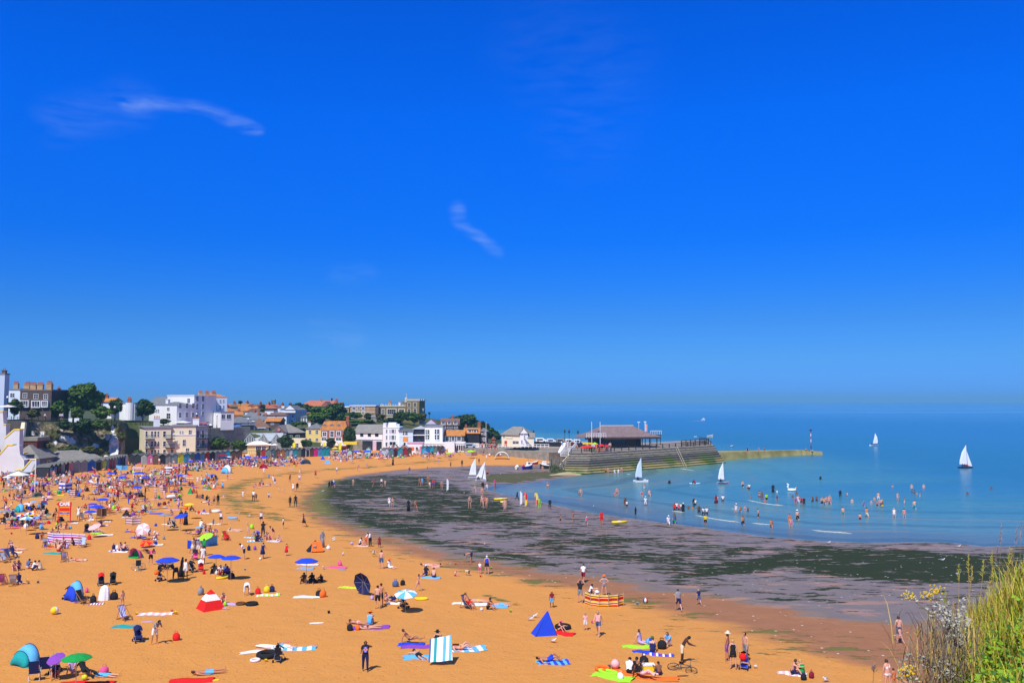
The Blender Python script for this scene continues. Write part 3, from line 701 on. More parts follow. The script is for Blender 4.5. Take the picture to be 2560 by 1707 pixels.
for i in range(NX):
 x=50+(318-50)*i/(NX-1)
 for (a,Ya,ta),(b,Yb,tb) in zip(cx[:-1],cx[1:]):
  if a <= x <= b:f=(x-a)/(b-a);Y=Ya+(Yb-Ya)*f;tp=ta+(tb-ta)*f;break
 zt=P(x,tp,Y+4).z;col=[]
 for j in range(NZ):
  w=j/(NZ-1);z=zt*w;Yj=Y-3.5+7.5*w ** 1.3
  p=Vector(((x-1280)/FP*Yj,Yj,z))
  n=noise.fractal(p*.16,1.0,2.0,5)*3.0+noise.fractal(p*.55,1.0,2.0,4)*.8
  env=min(1,(1-w)*6)*min(1,i/8)*min(1,(NX-1-i)/5)
  p=p+Vector((n*.3,-n,n*.15))*env;col.append(p)
  dd=p-Vector((0,0,CAMZ));v=Matrix.Rotation(-(math.pi/2+PITCH),3,'X') @ dd;sx=1280+FP*v.x/-v.z;sy=853.5-FP*v.y/-v.z
  chk.append(max([0]+[k*max(0,1.25-math.hypot((sx-a)/b_,(sy-y_)/c_)) for a,y_,b_,c_,k in CH_SP]))
 rows.append(col)
cl.loft(rows,0,False,False)
cliff=cl.build('cliff',CHALK,smooth=True);a_=cliff.data.attributes.new('chalk','FLOAT','POINT');a_.data.foreach_set('value',np.array(chk,np.float32));tag(cliff,kind='structure')

# ------------------------------------------------------------------ trees
def leafmat(name,c1,c2):
 m=mat(name,c1,.7,.1,.9,0,col2=c2,spec=.2);return m
LG=[leafmat('dark foliage',(.012,.032,.008),(.035,.075,.014)),leafmat('mid foliage',(.025,.065,.008),(.075,.14,.015)),leafmat('bright foliage',(.05,.11,.010),(.12,.20,.02)),leafmat('dry foliage',(.06,.065,.015),(.14,.12,.03))]
BARK=mat('bark',(.06,.045,.03),.9,.2,3,.3)
def crown_mesh(seed,n=1500,rx=1,rz=1,clumps=14,leaf=.16,hang=0.0,name='crown',flat=.15):
 rnd=random.Random(seed);g=MB();cs=[]
 for i in range(clumps):
  a=rnd.uniform(0,6.283);r=rx*rnd.uniform(.15,.72);z=rnd.uniform(-.45,.62)*rz
  k=math.sqrt(max(.1,1-(z/rz) ** 2));cs.append((Vector((r*k*math.cos(a),r*k*math.sin(a),z)),rx*rnd.uniform(.25,.46)))
 cs.append((Vector((0,0,0)),rx*.55));cs.append((Vector((0,0,rz*.45)),rx*.45))
 for i in range(n):
  c,r=rnd.choice(cs);d=Vector((rnd.gauss(0,1),rnd.gauss(0,1),rnd.gauss(0,1))).normalized();p=c+d*r*rnd.uniform(.72,1.06)*Vector((1,1,.85)).length/1.65
  nrm=(d+Vector((rnd.gauss(0,.5),rnd.gauss(0,.5),rnd.gauss(0,.5)))).normalized();t1=nrm.orthogonal().normalized();t1.rotate(Matrix.Rotation(rnd.uniform(0,6.28),3,nrm));t2=nrm.cross(t1);s=leaf*rnd.uniform(.55,1.3)
  g.add([p-t1*s,p-t2*s*.55,p+t1*s,p+t2*s*.55],[(0,1,2,3)],0 if rnd.random()<.75 else 1)
 for c,r in cs:     # leafy cores keep the crown from being see-through everywhere
  vs=[];
  for k in range(5):
   for j in range(8):
    th=math.pi*(k+.5)/5;ph=2*math.pi*j/8;rr=r*.70*(1+.25*rnd.uniform(-1,1));vs.append(c+Vector((math.sin(th)*math.cos(ph),math.sin(th)*math.sin(ph),math.cos(th)))*rr)
  g.loft([vs[k*8:(k+1)*8] for k in range(5)],0)
 return g.mesh(name,[LG[0],LG[1]])
_cr={}
def tree(x,ybase,ytop,w,Y,label,kind=0,name='tree',cat='tree',trunk=.25,group=None,seed=0,rnd_=1.0,n=1500):
 """x, ybase, ytop, w: pixels; Y distance"""
 base=P(x,ybase,Y);top=P(x,ytop,Y);H=top.z-base.z;Wd=w/FP*Y
 o=thing(name,label,cat,tuple(base),seed*1.3,group)
 ky=(seed % 4,n)
 if ky not in _cr:_cr[ky]=crown_mesh(seed % 4,n)
 ch=H*(1-trunk)/2
 c=obj('crown' if cat == 'tree' else 'foliage',_cr[ky],o,(0,0,H-ch*.97));c.scale=(Wd/2*1.0,Wd/2*1.0,ch)
 m1=[(LG[0],LG[1]),(LG[1],LG[2]),(LG[2],LG[1]),(LG[3],LG[1])][kind];setm(c,m1)
 g=MB();r=max(.08,H*.025)
 g.tube([(0,0,-.6),(r*.4,0,H*trunk*.6),(0,0,H*.5),(0,.0,H*.75)],r,0,7,r*.3)
 for k in range(4):a=k*1.6+seed;g.tube([(0,0,H*(trunk*.6+.12*k*.5)),(math.cos(a)*Wd*.14,math.sin(a)*Wd*.14,H*(trunk+.2)),(math.cos(a)*Wd*.28,math.sin(a)*Wd*.28,H*.62)],r*.45,0,5,r*.15)
 g.build('trunk' if cat == 'tree' else 'stems',BARK,o);return o

# left skyline, standing on the cliff top
tree(205,1055,956,98,232,'tallest spreading green tree on the cliff top above the chalk face',1,seed=1,trunk=.12,n=3200)
tree(142,1055,998,62,226,'bushy tree in front of the grey gabled house on the cliff',1,seed=2,trunk=.1)
tree(252,1056,1014,56,224,'low rounded tree just right of the tallest cliff-top tree',2,seed=3,trunk=.1)
tree(287,1052,998,42,240,'dark tree beside the cliff-top lamp post',0,seed=0,trunk=.15)
tree(357,1058,995,62,240,'dark round tree left of the white hotel',0,seed=2,trunk=.12,n=2400)
tree(190,1052,1016,36,218,'small clipped bush at the foot of the tallest tree',2,'shrub','shrub',.05,seed=1)
tree(35,1045,996,40,206,'shrub growing over the white cafe canopy on the cliff',0,'shrub','shrub',.05,seed=3)
tree(80,1050,1022,44,216,'bright shrub below the dark brick terrace',3,'shrub','shrub',.05,seed=2)
tree(205,1092,1046,66,217.5,'ivy mass hanging over the upper chalk cliff',0,'ivy','ivy',.02,seed=1,n=2200)
tree(245,1082,1046,60,218.5,'green ivy draping the cliff edge near the lamp post',1,'ivy','ivy',.02,seed=2)
tree(160,1078,1050,46,213.5,'ragged ivy clump on the left of the cliff edge',0,'ivy','ivy',.02,seed=3)
tree(110,1128,1106,40,203,'dry yellow bush at the foot of the cliff',3,'shrub','shrub',.02,seed=0)
tree(170,1140,1113,70,212,'green scrub behind the long grey roof',3,'shrub','shrub',.02,seed=1)
tree(222,1138,1113,60,214,'scrub at the foot of the white chalk scar',3,'shrub','shrub',.02,seed=2)
tree(302,1108,1078,26,221,'golden green bush on the cliff beside the cream hotel',3,'shrub','shrub',.02,seed=3)
tree(408,1062,1046,36,240,'low hedge below the white hotel',0,'hedge','hedge',.02,seed=3)
tree(345,1148,1124,30,228,'small green tree at the foot of the cream hotel wall',2,seed=1,trunk=.1)
# between the cream hotel and the glass roofed hall
tree(545,1136,1090,62,252,'large round green tree right of the cream hotel',1,seed=2,trunk=.1,n=2400)
tree(596,1136,1100,50,255,'green tree in front of the glass roofed hall',1,seed=1,trunk=.1,n=2000)
tree(712,1134,1086,42,258,'dark pine-like tree beside the small parasols',0,seed=3,trunk=.15,n=2000)
tree(764,1128,1098,34,262,'dark bushy tree below the yellow house',0,seed=0,trunk=.15)
tree(825,1126,1094,28,264,'small dark tree between two yellow banners',0,seed=1,trunk=.15)
tree(870,1128,1064,42,265,'tall dark tree in front of the orange roofed brick house',0,seed=2,trunk=.15,n=2400)
# the wooded slope
WG='trees of the green slope below the brick flats'
for i,(x,yb,yt,w,Y,k,lb) in enumerate([(800,1064,1014,74,318,1,'widest round tree on the slope above the yellow house'),(838,1062,1006,60,326,0,'highest tree of the wooded slope'),(762,1040,1008,46,338,0,'dark tree beside the white gabled house'),
  (745,1030,1006,36,345,0,'dark tree right behind the slate roof'),(788,1068,1030,56,305,2,'bright green tree at the foot of the slope'),(858,1060,1030,44,312,1,'tree at the right end of the wooded slope'),
  (882,1052,1028,48,318,1,'bright tree below the brick flats'),(920,1052,1032,34,320,0,'dark tree beside the grey house under the flats'),(905,1062,1048,70,300,2,'long bright hedge above the grey tiled roof'),
  (950,1056,1034,30,312,3,'dry-leaved tree at the foot of the castle-like house'),(1005,1060,1026,46,306,0,'dark tree in front of the castle-like house'),(1035,1062,1030,40,304,1,'rounded green tree below the square tower'),
  (1058,1058,1032,24,306,3,'small tree at the right corner of the square tower'),(985,1062,1044,60,300,0,'dark hedge behind the white four-storey house'),(755,1064,1052,50,290,1,'bushes behind the yellow house roof'),
  (735,1072,1054,30,288,1,'bush between the blue house and the yellow house'),(655,1035,1010,22,350,0,'dark tree among the orange roofs'),(601,1012,1001,14,372,0,'tiny dark tree on the skyline of orange roofs'),(662,1034,1020,24,338,0,'dark bush in the middle of the orange roofs')]):
 tree(x,yb,yt,w,Y,lb,k,seed=i,trunk=.08,n=2000 if w>50 else 1100)
for i,(x,yb,yt,w,Y,lb) in enumerate([(1165,1085,1034,66,318,'highest dark tree of the headland'),(1200,1094,1050,52,316,'dark tree on the shoulder of the headland'),(1225,1100,1068,40,314,'dark tree low on the headland'),(1242,1104,1082,26,312,'last dark tree of the headland beside the boathouse'),
  (1130,1060,1042,36,330,'dark clump behind the three dormers'),(1138,1082,1040,50,322,'dark tree on the left of the headland'),(1182,1098,1060,50,308,'dark shrubby tree behind the black weatherboard house')]):
 tree(x,yb,yt,w,Y,lb,0,seed=i+1,trunk=.04,n=2000)
pt=P(1073,1044,320);o=thing('palm_tree','small round-headed palm tree right of the square tower','tree',tuple(pt));g=MB();g.tube([(0,0,-.5),(0,0,1.2)],.12);g.build('trunk',BARK,o)
c=obj('crown',_cr[(1,1500)],o,(0,0,1.6));c.scale=(.55,.55,.55);setm(c,(LG[0],LG[1]))

# ------------------------------------------------------------------ buildings, left skyline
b=Bld('house','tall narrow pale house with a dark chimney at the left edge of the photo','house',-30,8,936,1044,214,depth=2,wall=mat('pale grey render',(.50,.60,.72),.8,.05),mark='the pale house at the left edge')
b.roof('flat',.3,LEAD,.1);b.chim(3.0,1,.9,.9,BBRICK,2)
b=Bld('terrace_house','pale blue end-of-terrace house left of the dark brick terrace','house',11,48,975,1048,224,depth=9,wall=PALEB)
b.roof('flat',.35,LEAD,.1).pwin((26,36,983,992),bars=(1,1));b.chim(1,3,1.2,1.6,YBRICK,4);b.chim(3,5,1.2,1.6,YBRICK,4)
b=Bld('brick_terrace','long dark brick terrace with white bay windows and a row of chimneys','house',48,127,977,1048,224,depth=9,wall=BBRICK,mark='the dark brick terrace')
b.roof('flat',.35,mat('parapet stone',(.18,.15,.14),.9),.1)
b.pwin((58,67,983,994),(85,95,985,996),(110,119,986,997),bars=(1,1));b.pwin((55,72,1002,1016),(83,101,1003,1017),(108,120,1003,1016),bars=(2,0),proud=.6,fr=.2)
for u,n_ in ((-1.3,4),(.4,5),(2.2,5),(4.6,4)):b.chim(u+.8,4,1.5,1.6,YBRICK,n_)
b.chim(6.4,2,1.3,1.9,YBRICK,4)
b=Bld('gabled_house','white gabled house with a grey slate roof beside the tallest cliff tree','house',128,176,1000,1046,240,244,depth=8,wall=WHITE)
b.roof('gable',2.6,GREYT,.4).pwin((150,158,1003,1012));b.chim(3.5,4,.8,3.2,RBRICK,2)
b=Bld('white_house','small white house with an orange roof behind the cliff-top trees','house',246,278,1004,1046,262,depth=7,wall=WHITE);b.roof('gable',1.3,ORANT).pwin((252,258,1008,1014));b.chim(1,3,.8,1.8,RBRICK,3)
b=Bld('white_house','white house with a rounded bay between the two dark cliff-top trees','house',298,336,1009,1050,256,depth=7,wall=WHITE);b.roof('flat',.3,LEAD,.1).pwin((316,322,1014,1021))
g=MB();g.lathe([(1.2,0),(1.2,b.h+.3)],0,12,(b.L-1.4,0,0));g.build('bay',WHITE,b.root);b.chim(1.5,3,1,1.2,RBRICK,5)
b=Bld('slate_roofed_house','wide house with a grey slate roof behind the white hotel','house',372,418,1013,1055,268,depth=10,wall=WHITE);b.roof('gable',2.6,SLATE)
# white hotel
b=Bld('hotel_annexe','lower white wing of the hotel with small dark windows','hotel',388,441,1013,1062,250,246,depth=7,wall=WHITE,mark='the white hotel annexe')
b.roof('hip',1.0,SLATE,.1).pwin((418,424,1019,1025),(417,426,1033,1046),(390,393,1023,1030),(395,398,1023,1030))
b.grid(3,2,.8,1.3,2.2,2.6,side='R');b.chim(2.6,2,1.0,1.6,WHITE,0)
b=Bld('hotel','tall white four-storey hotel with rows of dark sash windows','hotel',417,484,990,1062,256,252,depth=9,wall=WHITE,mark='the tall white hotel')
b.roof('flat',.3,FRAME,.12).pwin((469,475,996,1006),(469,475,1014,1026),(469,475,1034,1045),bars=(1,1))
b=Bld('hotel','white hotel block with chimneys and dark veranda right of the tall corner','hotel',484,513,990,1068,252,256,depth=9,wall=PALEB)  # white wall; its blue-white shade is put into the pale blue colour
b.roof('flat',.3,FRAME,.12).grid(2,3,.8,1.5,3.0,2.3)
b=Bld('hotel_wing','set-back white hotel wing with orange roof and brick chimneys','hotel',513,566,992,1070,260,264,depth=9,wall=PALEB,mark='the hotel wing with the dark veranda')  # also a white wall, shade painted in by the pale blue render
b.roof('hip',1.4,ORANT,.1);b.pwin((530,534,998,1005),(538,541,998,1005),(549,552,999,1005),(557,560,999,1005),(517,521,1012,1024),(530,534,1013,1024),(538,541,1013,1024),(549,552,1013,1024),(557,560,1013,1024),(538,542,1050,1060),(557,562,1050,1060))
for u in (-1.6,.3,2.4):b.chim(u+1,3,1.1,1.2,YBRICK,4)
g=MB();z1=P(530,1048,262).z-b.z0;z2=P(530,1030,262).z-b.z0
g.box((.4,-1.8,z1),(5.0,-.02,z1+.2));g.box((.3,-2.0,z2),(5.1,-.02,z2+.2))
for k in range(6):g.box((.5+k*.86,-1.75,z1),(.6+k*.86,-1.65,z2))
g.box((.4,-1.8,z1+.9),(5.0,-1.7,z1+1.0));g.build('veranda',BFRAME,b.root)
b=Bld('white_house','white two-storey extension with arched openings beside the hotel wing','house',551,584,1031,1074,256,259,depth=7,wall=WHITE);b.roof('flat',.25,LEAD,.1).pwin((554,562,1036,1046),(567,577,1036,1046),fm=PALEB,bars=(1,0))
# cafe canopies on the promenade
# ------------------------------------------------------------------ cream hotel on the beach
b=Bld('cream_hotel','cream three-storey block with a blank gable wall facing left','hotel',360,426,1070,1144,230,233.2,depth=11,wall=CREAM,below=.6,mark='the cream hotel')
b.roof('flat',.3,LEAD,.25)
b.pwin((364,368,1078,1090),(378,382,1078,1090),(386,390,1078,1091),(394,397,1078,1091),(408,414,1078,1091),(364,368,1103,1115),(378,382,1103,1115),(386,390,1103,1115),(394,397,1103,1115),(408,414,1103,1115),(364,368,1124,1136),(378,382,1124,1136),(386,390,1124,1136),(394,397,1124,1136),(408,414,1124,1136),bars=(0,1))
for v in (P(370,1097,230).z-b.z0,P(370,1120,230).z-b.z0):
 for u in (1.3,6.3):
  g=MB();g.box((u-1.1,-1.1,v-.2),(u+1.1,-.02,v))
  for k in range(9):g.box((u-1.08+k*.26,-1.08,v),(u-1.04+k*.26,-1.04,v+.9))
  g.box((u-1.1,-1.1,v+.85),(u+1.1,-1.02,v+.95));g.build('balcony',BFRAME,b.root)
b.chim(3.2,2.5,1.5,2.4,WHITE,4)
b=Bld('cream_hotel','cream block right of the first one with a moulded cornice and black balconies','hotel',426,488,1066,1143,233.7,235.5,depth=12,wall=CREAM,below=.6)
b.roof('flat',.3,LEAD,.25).band(P(440,1088,233.7).z-b.z0)
b.pwin((428,431,1078,1086),(449,452,1077,1084),(455,458,1077,1084),(472,479,1075,1086),(441,444,1101,1106),(457,464,1099,1114),(428,433,1122,1136),(465,472,1120,1135),bars=(1,1));b.chim(6.0,4,1.6,1.8,WHITE,5)
b=Bld('cream_hotel_bay','recessed grey-blue corner of the cream hotel with stacked iron balconies','hotel',488,518,1068,1140,235.8,239,depth=10,wall=mat('grey blue render',(.45,.50,.52),.8),below=.6)
b.roof('flat',.3,LEAD,.2)
for zz in (1096,1117,1136):
 v=P(500,zz,236.5).z-b.z0;g=MB();g.box((.2,-1.5,v-.15),(3.9,-.02,v))
 for k in range(12):g.box((.22+k*.33,-1.48,v),(.26+k*.33,-1.44,v+.9))
 g.box((.2,-1.5,v+.85),(3.9,-1.42,v+.95));g.build('balcony',BFRAME,b.root)
b.pwin((492,498,1076,1093),(504,511,1076,1093),(492,498,1100,1114),(504,511,1100,1114),(492,498,1121,1134),bars=(1,0))
# retaining wall and promenade terrace
b=Bld('retaining_wall','long dark stone retaining wall under the hotel terrace','wall',519,625,1070,1096,252,266,depth=1.2,wall=STONE,below=3,mark='the dark retaining wall')
# ------------------------------------------------------------------ behind: billboard building, brown roofs, blue houses
b=Bld('shop_building','low dark-roofed building with a blue picture board on its wall','building',584,636,1057,1080,276,280,depth=8,wall=GREYR,below=1);b.roof('hip',2.0,SLATE)
g=MB();a=.1;g.box((a,-.2,b.h-1.7),(a+2.0,-.05,b.h-.1));g.build('picture_board',mat('blue picture board',(.05,.12,.65),.5,.5,2.0,col2=(.3,.55,.85)),b.root)
b.box('fascia',(2.3,-.25,b.h-.7),(b.L,-.02,b.h-.05),mat('pale grey fascia',(.45,.5,.58),.7));b.box('shop_front',(2.6,-.08,.9),(b.L-.3,-.01,b.h-.9),GLASS)
b=Bld('brown_roofed_house','low house with a steep brown pyramid roof behind the glass roofed hall','house',626,672,1068,1082,282,284,depth=8,wall=WHITE,below=1.5);b.roof('hip',3.0,BROWNT,.5).pwin((646,652,1070,1079),(654,660,1070,1079));b.box('fascia',(1,-.6,b.h-.3),(b.L-1,-.5,b.h-.05),FRAME)
b=Bld('dark_house','dark brown boxy building beside the pyramid roof','building',664,698,1053,1082,288,depth=7,wall=BBRICK,below=1.5);b.roof('gable',1.3,ORANT).pwin((678,684,1056,1061))
b=Bld('blue_house','pale blue house with a low brown roof above the pyramid roof','house',668,716,1037,1066,300,depth=8,wall=PALEB,below=2);b.roof('hip',1.0,BROWNT,.4).pwin((688,692,1039,1043),(698,703,1050,1058))
b=Bld('bay_fronted_house','light blue house with tall white bay windows','house',714,738,1034,1066,302,306,depth=7,wall=mat('sky blue render',(.28,.52,.82),.8),below=2);b.roof('flat',.3,BROWNT,.2).pwin((718,722,1037,1044),(730,734,1037,1044),(718,722,1050,1060),(728,732,1050,1060),bars=(0,1))
b=Bld('gabled_house','white gabled house with a slate roof and tall side windows on the hill','house',711,738,1024,1050,318,depth=11,wall=WHITE,below=2);b.roof('front',1.6,SLATE,.2);b.chim(1.5,2,.9,2.2,BBRICK,2)
b=Bld('grey_blue_house','long pale blue house side with five windows and a slate roof','house',738,766,1024,1060,318,330,depth=6,wall=PALEB,below=1);b.roof('gable',1.0,SLATE,.1).grid(5,2,.6,1.1,2.6,2.2)
b=Bld('glazed_lookout','small octagonal white glazed room beside the pale blue house','building',752,773,1042,1062,308,depth=3,wall=FRAME,below=1);b.roof('hip',.5,SLATE,.3).grid(3,1,.6,1.6,1.8,1)
b=Bld('white_house','plain white house with a low wall below the orange roofs','house',662,684,1027,1042,312,depth=6,wall=WHITE,below=2);b.roof('flat',.2,LEAD,.1)
b=Bld('tall_chimney_house','white chimney-backed house left of the white gabled house','house',694,712,1021,1036,322,depth=5,wall=WHITE,below=2);b.roof('flat',.2,LEAD,.1);b.chim(1.5,2,1.0,.8,WHITE,0)
rt=random.Random(5)
TG='tiled roofs of the old town on the skyline'
for i,(x0,x1,yt,yb,Y,m,wl,lb) in enumerate([(566,602,1010,1022,372,REDT,YBRICK,'red tiled house at the left end of the roof skyline'),(602,640,1009,1024,376,ORANT,RBRICK,'house with a broad orange roof beside the tiny skyline tree'),(636,676,1011,1026,372,BROWNT,YBRICK,'brown roofed house left of the church tower'),
      (672,706,1012,1028,368,REDT,RBRICK,'red roofed house below the church tower'),(570,598,1020,1034,350,ORANT,RBRICK,'orange roofed house just right of the hotel wing'),(598,648,1018,1034,346,ORANT,YBRICK,'wide lichen-orange roof in the middle of the old town'),(588,606,1030,1042,322,ORANT,BBRICK,'small orange roof above the blue picture board'),
      (648,672,1022,1036,342,BROWNT,WHITE,'white house with brown roof among the orange roofs'),(682,712,1020,1034,348,REDT,YBRICK,'gabled house with a dusty red roof below the tower'),(608,650,1032,1046,316,SLATE,GREYR,'long grey slate house in front of the orange roofs'),(618,640,1040,1054,304,SLATE,WHITE,'small gabled white house with slate roof above the shop building'),
      (640,668,1042,1056,300,SLATE,GREYR,'slate roofed cottage with a round attic window'),(580,612,1042,1056,300,BROWNT,BBRICK,'brown cottage roof behind the blue picture board'),(700,726,1014,1026,372,BROWNT,YBRICK,'small brown roof right of the church tower')]):
 b=Bld('town_house',lb,'house',x0,x1,(yt+yb)/2+1,yb+6,Y,Y+rt.uniform(-4,8),depth=7,wall=wl,below=2,group=None)
 kd=rt.choice(['gable','gable','front','hip']);hh=(yb-yt)/2/FP*Y+.4;b.roof(kd,hh,m,.25)
 b.chim(rt.uniform(1,b.L-1),3.2,.9,hh+.5,RBRICK,3);b.grid(2,1,.7,.9,b.h-1.5,1)
b=Bld('church_tower','square flint church tower rising over the orange roofs','tower',677,686,1001,1030,385,depth=1.8,wall=FLINT,below=2);b.roof('flat',.4,STONE,.15).pwin((680,683,1005,1010),fm=STONE,bars=(0,0))
b=Bld('school_building','long building with a broad red tiled roof on the skyline','building',748,832,1015,1032,372,366,depth=9,wall=RBRICK,below=2,mark='the long red roof on the skyline');b.roof('hip',2.3,REDT,.4,inset=2.0).chim(8,4,.9,2.4,YBRICK,2);b.chim(13.2,4.5,.3,3.2,BFRAME,0)
b=Bld('gabled_wing','red brick gabled wing at the right end of the long red roof','building',800,826,1018,1032,356,depth=8,wall=RBRICK,below=2);b.roof('front',2.4,BROWNT,.2,gw=RBRICK)
b=Bld('brick_house','brick house with a dusky roof beside the red brick gable','house',828,853,1012,1034,368,depth=6,wall=YBRICK,below=2);b.roof('gable',1.2,BROWNT,.2);b.chim(1.6,3,.9,2.0,RBRICK,3)
b=Bld('block_of_flats','smaller brown brick block of flats with a white flat roof edge','building',849,872,1018,1038,345,depth=8,wall=YBRICK,below=2);b.roof('flat',.4,FRAME,.25).pwin((860,866,1021,1025),(860,866,1028,1032),proud=.1)
b=Bld('block_of_flats','larger brown brick block of flats with white framed windows','building',875,938,1015,1044,335,depth=9,wall=YBRICK,below=3,mark='the brown brick flats');b.roof('flat',.35,FRAME,.25).pwin((881,889,1018,1023),(894,899,1018,1023),(905,911,1018,1023),(894,899,1028,1033),(905,911,1028,1033),(881,889,1028,1033),bars=(1,0),fr=.2);b.band(b.h-2.3,.15)
b.box('dark_end_wall',(b.L,.1,0),(b.L+1.2,8,b.h-.3),BBRICK)
b=Bld('cottage','small grey cottage in the trees below the brick flats','house',928,942,1042,1060,315,depth=4,wall=STONE,below=1);b.roof('gable',.7,GREYT,.2).pwin((932,938,1050,1056))
# ------------------------------------------------------------------ castle-like house
b=Bld('castle_house','crenellated flint wing of the castle-like house with white stone windows','house',951,1014,1016,1060,322,depth=9,wall=FLINT,below=1,mark='the castle-like house')
def cren(b,n,h=.5,m=STONE):
 g=MB();g.box((-.12,-.12,b.h),(b.L+.12,.35,b.h+.35));w=(b.L+.24)/(2*n-1)
 for i in range(n):g.box((-.12+2*i*w,-.12,b.h+.352),(-.12+(2*i+1)*w,.35,b.h+.35+h))
 g.build('battlements',m,b.root)
CST=mat('dressed pale stone',(.60,.55,.42),.85,.1)
cren(b,11,.45,CST);b.roof('flat',.25,LEAD,-.4);b.pwin((955,961,1023,1035),(969,989,1023,1035),(998,1010,1023,1033),(969,989,1043,1052),bars=(3,1),fr=.35,fm=CST);b.chim(3.0,3,1.0,1.8,YBRICK,2);b.chim(6.6,3,.7,1.4,WHITE,2);b.chim(.3,2,.5,.9,CST,0)
b=Bld('castle_tower','tall square flint tower with battlements and a flagstaff','tower',1013,1048,1002,1060,320,depth=8,wall=FLINT,below=1,mark='the square flint tower')
cren(b,7,.45,CST);b.roof('flat',.25,LEAD,-.4);b.pwin((1020,1026,1007,1016),(1034,1041,1007,1016),(1020,1026,1022,1034),(1034,1041,1022,1034),bars=(1,1),fr=.35,fm=CST)
g=MB();g.tube([(.3,.4,b.h),(.3,.4,b.h+2.8)],.07);g.build('flagstaff',FRAME,b.root)
g=MB();g.lathe([(.5,b.h-.5),(.45,b.h+.9),(.1,b.h+1.3)],0,8,(.2,.3,0));g.build('corner_turret',CST,b.root)
b=Bld('castle_tower','set-back right corner of the flint tower with a stone bay window','tower',1049,1062,1003,1060,323,328,depth=7,wall=FLINT,below=1);cren(b,3,.45,CST)
g=MB();g.box((.7,-1.2,0),(2.4,-.02,b.h-2.6));g.build('bay',CST,b.root);q_=MB();q_.box((.95,-1.26,b.h-5.2),(1.5,-1.203,b.h-3.2));q_.box((1.6,-1.26,b.h-5.2),(2.15,-1.203,b.h-3.2));q_.build('bay_window',GLASS,b.root)
# ------------------------------------------------------------------ front row from left to right
METR=mat('pale metal roof',(.42,.46,.50),.5,.1,.6);GREENF=mat('dark green ironwork',(.04,.07,.06),.6,.2)
b=Bld('glass_roofed_hall','long hall with pale metal roof and decorated green gables','hall',528,706,1104,1136,262,268,depth=13,wall=mat('grey green panels',(.28,.32,.30),.7,.15,.7),below=.3,mark='the pale roofed hall')
b.roof('gable',2.2,METR,.4)
for x0,x1,yp,out in ((604,642,1084,1.6),(640,672,1083,3.0),(674,706,1085,1.8)):
 u0=(x0-528)/178*b.L;u1=(x1-528)/178*b.L;hp=2.4;z=b.h-.1
 g=MB();g.prism([(u0,-out,z),(u1,-out,z),((u0+u1)/2,-out,z+hp)],(0,6+out,0));g.build('gable_roof',METR,b.root)
 g=MB();g.prism([(u0+.35,-out-.06,z+.1),(u1-.35,-out-.06,z+.1),((u0+u1)/2,-out-.06,z+hp-.3)],(0,.05,0));gg=g.build('gable_screen',GREENF,b.root)
 g=MB()
 for k in range(7):uu=u0+.7+(u1-u0-1.4)*k/6;g.box((uu-.07,-out-.12,z-.2),(uu+.07,-out-.065,z+.35+(1.5-abs(k-3)*.45)))
 g.build('tracery',FRAME,gg)
 g=MB();g.box((u0+.3,-out,0),(u1-.3,-.02,z));g.build('gable_front',mat('grey green panels',(.2,.2,.2)),b.root)
b.pwin((625,640,1118,1128),(646,660,1112,1126),(676,690,1112,1124),bars=(4,0),proud=3.2)
b=Bld('cafe_pavilion','cream cafe terrace with a white awning in front of the pale roofed hall','cafe',618,672,1112,1139,254,256,depth=4,wall=mat('pale yellow render',(.80,.66,.30),.8),below=.6,mark='the cream cafe terrace');b.roof('hip',1.0,mat('white awning',(.82,.80,.70),.8),.5).pwin((640,652,1116,1126),(655,664,1116,1126),bars=(2,0))
g=MB();
for k in range(12):g.box((k*b.L/12,-1.6,1.0),(k*b.L/12+.06,-1.54,2.3))
g.box((0,-1.6,2.25),(b.L,-1.52,2.33));g.box((0,-1.6,1.0),(b.L,-.02,1.1));g.build('terrace_railing',BFRAME,b.root)
b=Bld('pediment_hall','dark brown hall with a pedimented gable and broad grey roof','hall',715,763,1082,1118,276,280,depth=12,wall=mat('dark brown boards',(.045,.03,.03),.8,.2,1),below=1,mark='the dark pedimented hall');b.roof('hip',2.6,GREYT,.3,inset=3).pwin((722,730,1088,1094),(740,748,1088,1094))
b.box('flower_boxes',(2.5,-.4,2.4),(b.L,-.05,2.8),mat('red geraniums',(.30,.03,.03),.9,.5,8,col2=(.04,.08,.02)))
b=Bld('pediment_hall','gable end of the dark hall with a round pink window','hall',680,715,1080,1112,275,depth=10,wall=mat('mauve grey boards',(.30,.26,.28),.8),below=1);b.roof('front',2.2,GREYT,.2,gw=mat('dusty brown boards',(.16,.10,.09),.8))
g=MB();g.lathe([(.5,-.03),(.5,.03)],0,16);g.v=[(a+b.L/2,c-.5,q+b.h+.8) for a,q,c in g.v];g.build('round_window',mat('pink window ring',(.5,.2,.18),.6),b.root);b.box('name_band',(4,-.1,b.h-1.2),(b.L,-.02,b.h-.5),mat('lilac board',(.4,.42,.55)))
b=Bld('yellow_house','yellow hipped-roof house with four white sash windows','house',764,803,1071,1112,276,depth=8,wall=YELW,below=1,mark='the yellow house');b.roof('hip',1.6,SLATE,.3).pwin((772,778,1075,1084),(789,795,1075,1084),(772,778,1095,1102),(789,795,1095,1102),fm=FRAME);b.chim(.5,3,.7,1.6,WHITE,2)
b=Bld('brick_house','red brick house with an orange mansard roof and three white dormers','house',802,868,1074,1112,275,depth=8,wall=RBRICK,below=1,mark='the orange-roofed brick house');b.roof('mansard',2.6,ORANT,.25,inset=.8)
b.pwin((807,816,1080,1089),(826,834,1078,1092),(842,851,1079,1088),(804,816,1094,1103),(840,853,1094,1103),bars=(1,1),fr=.2);b.band(b.h-.3,.25)
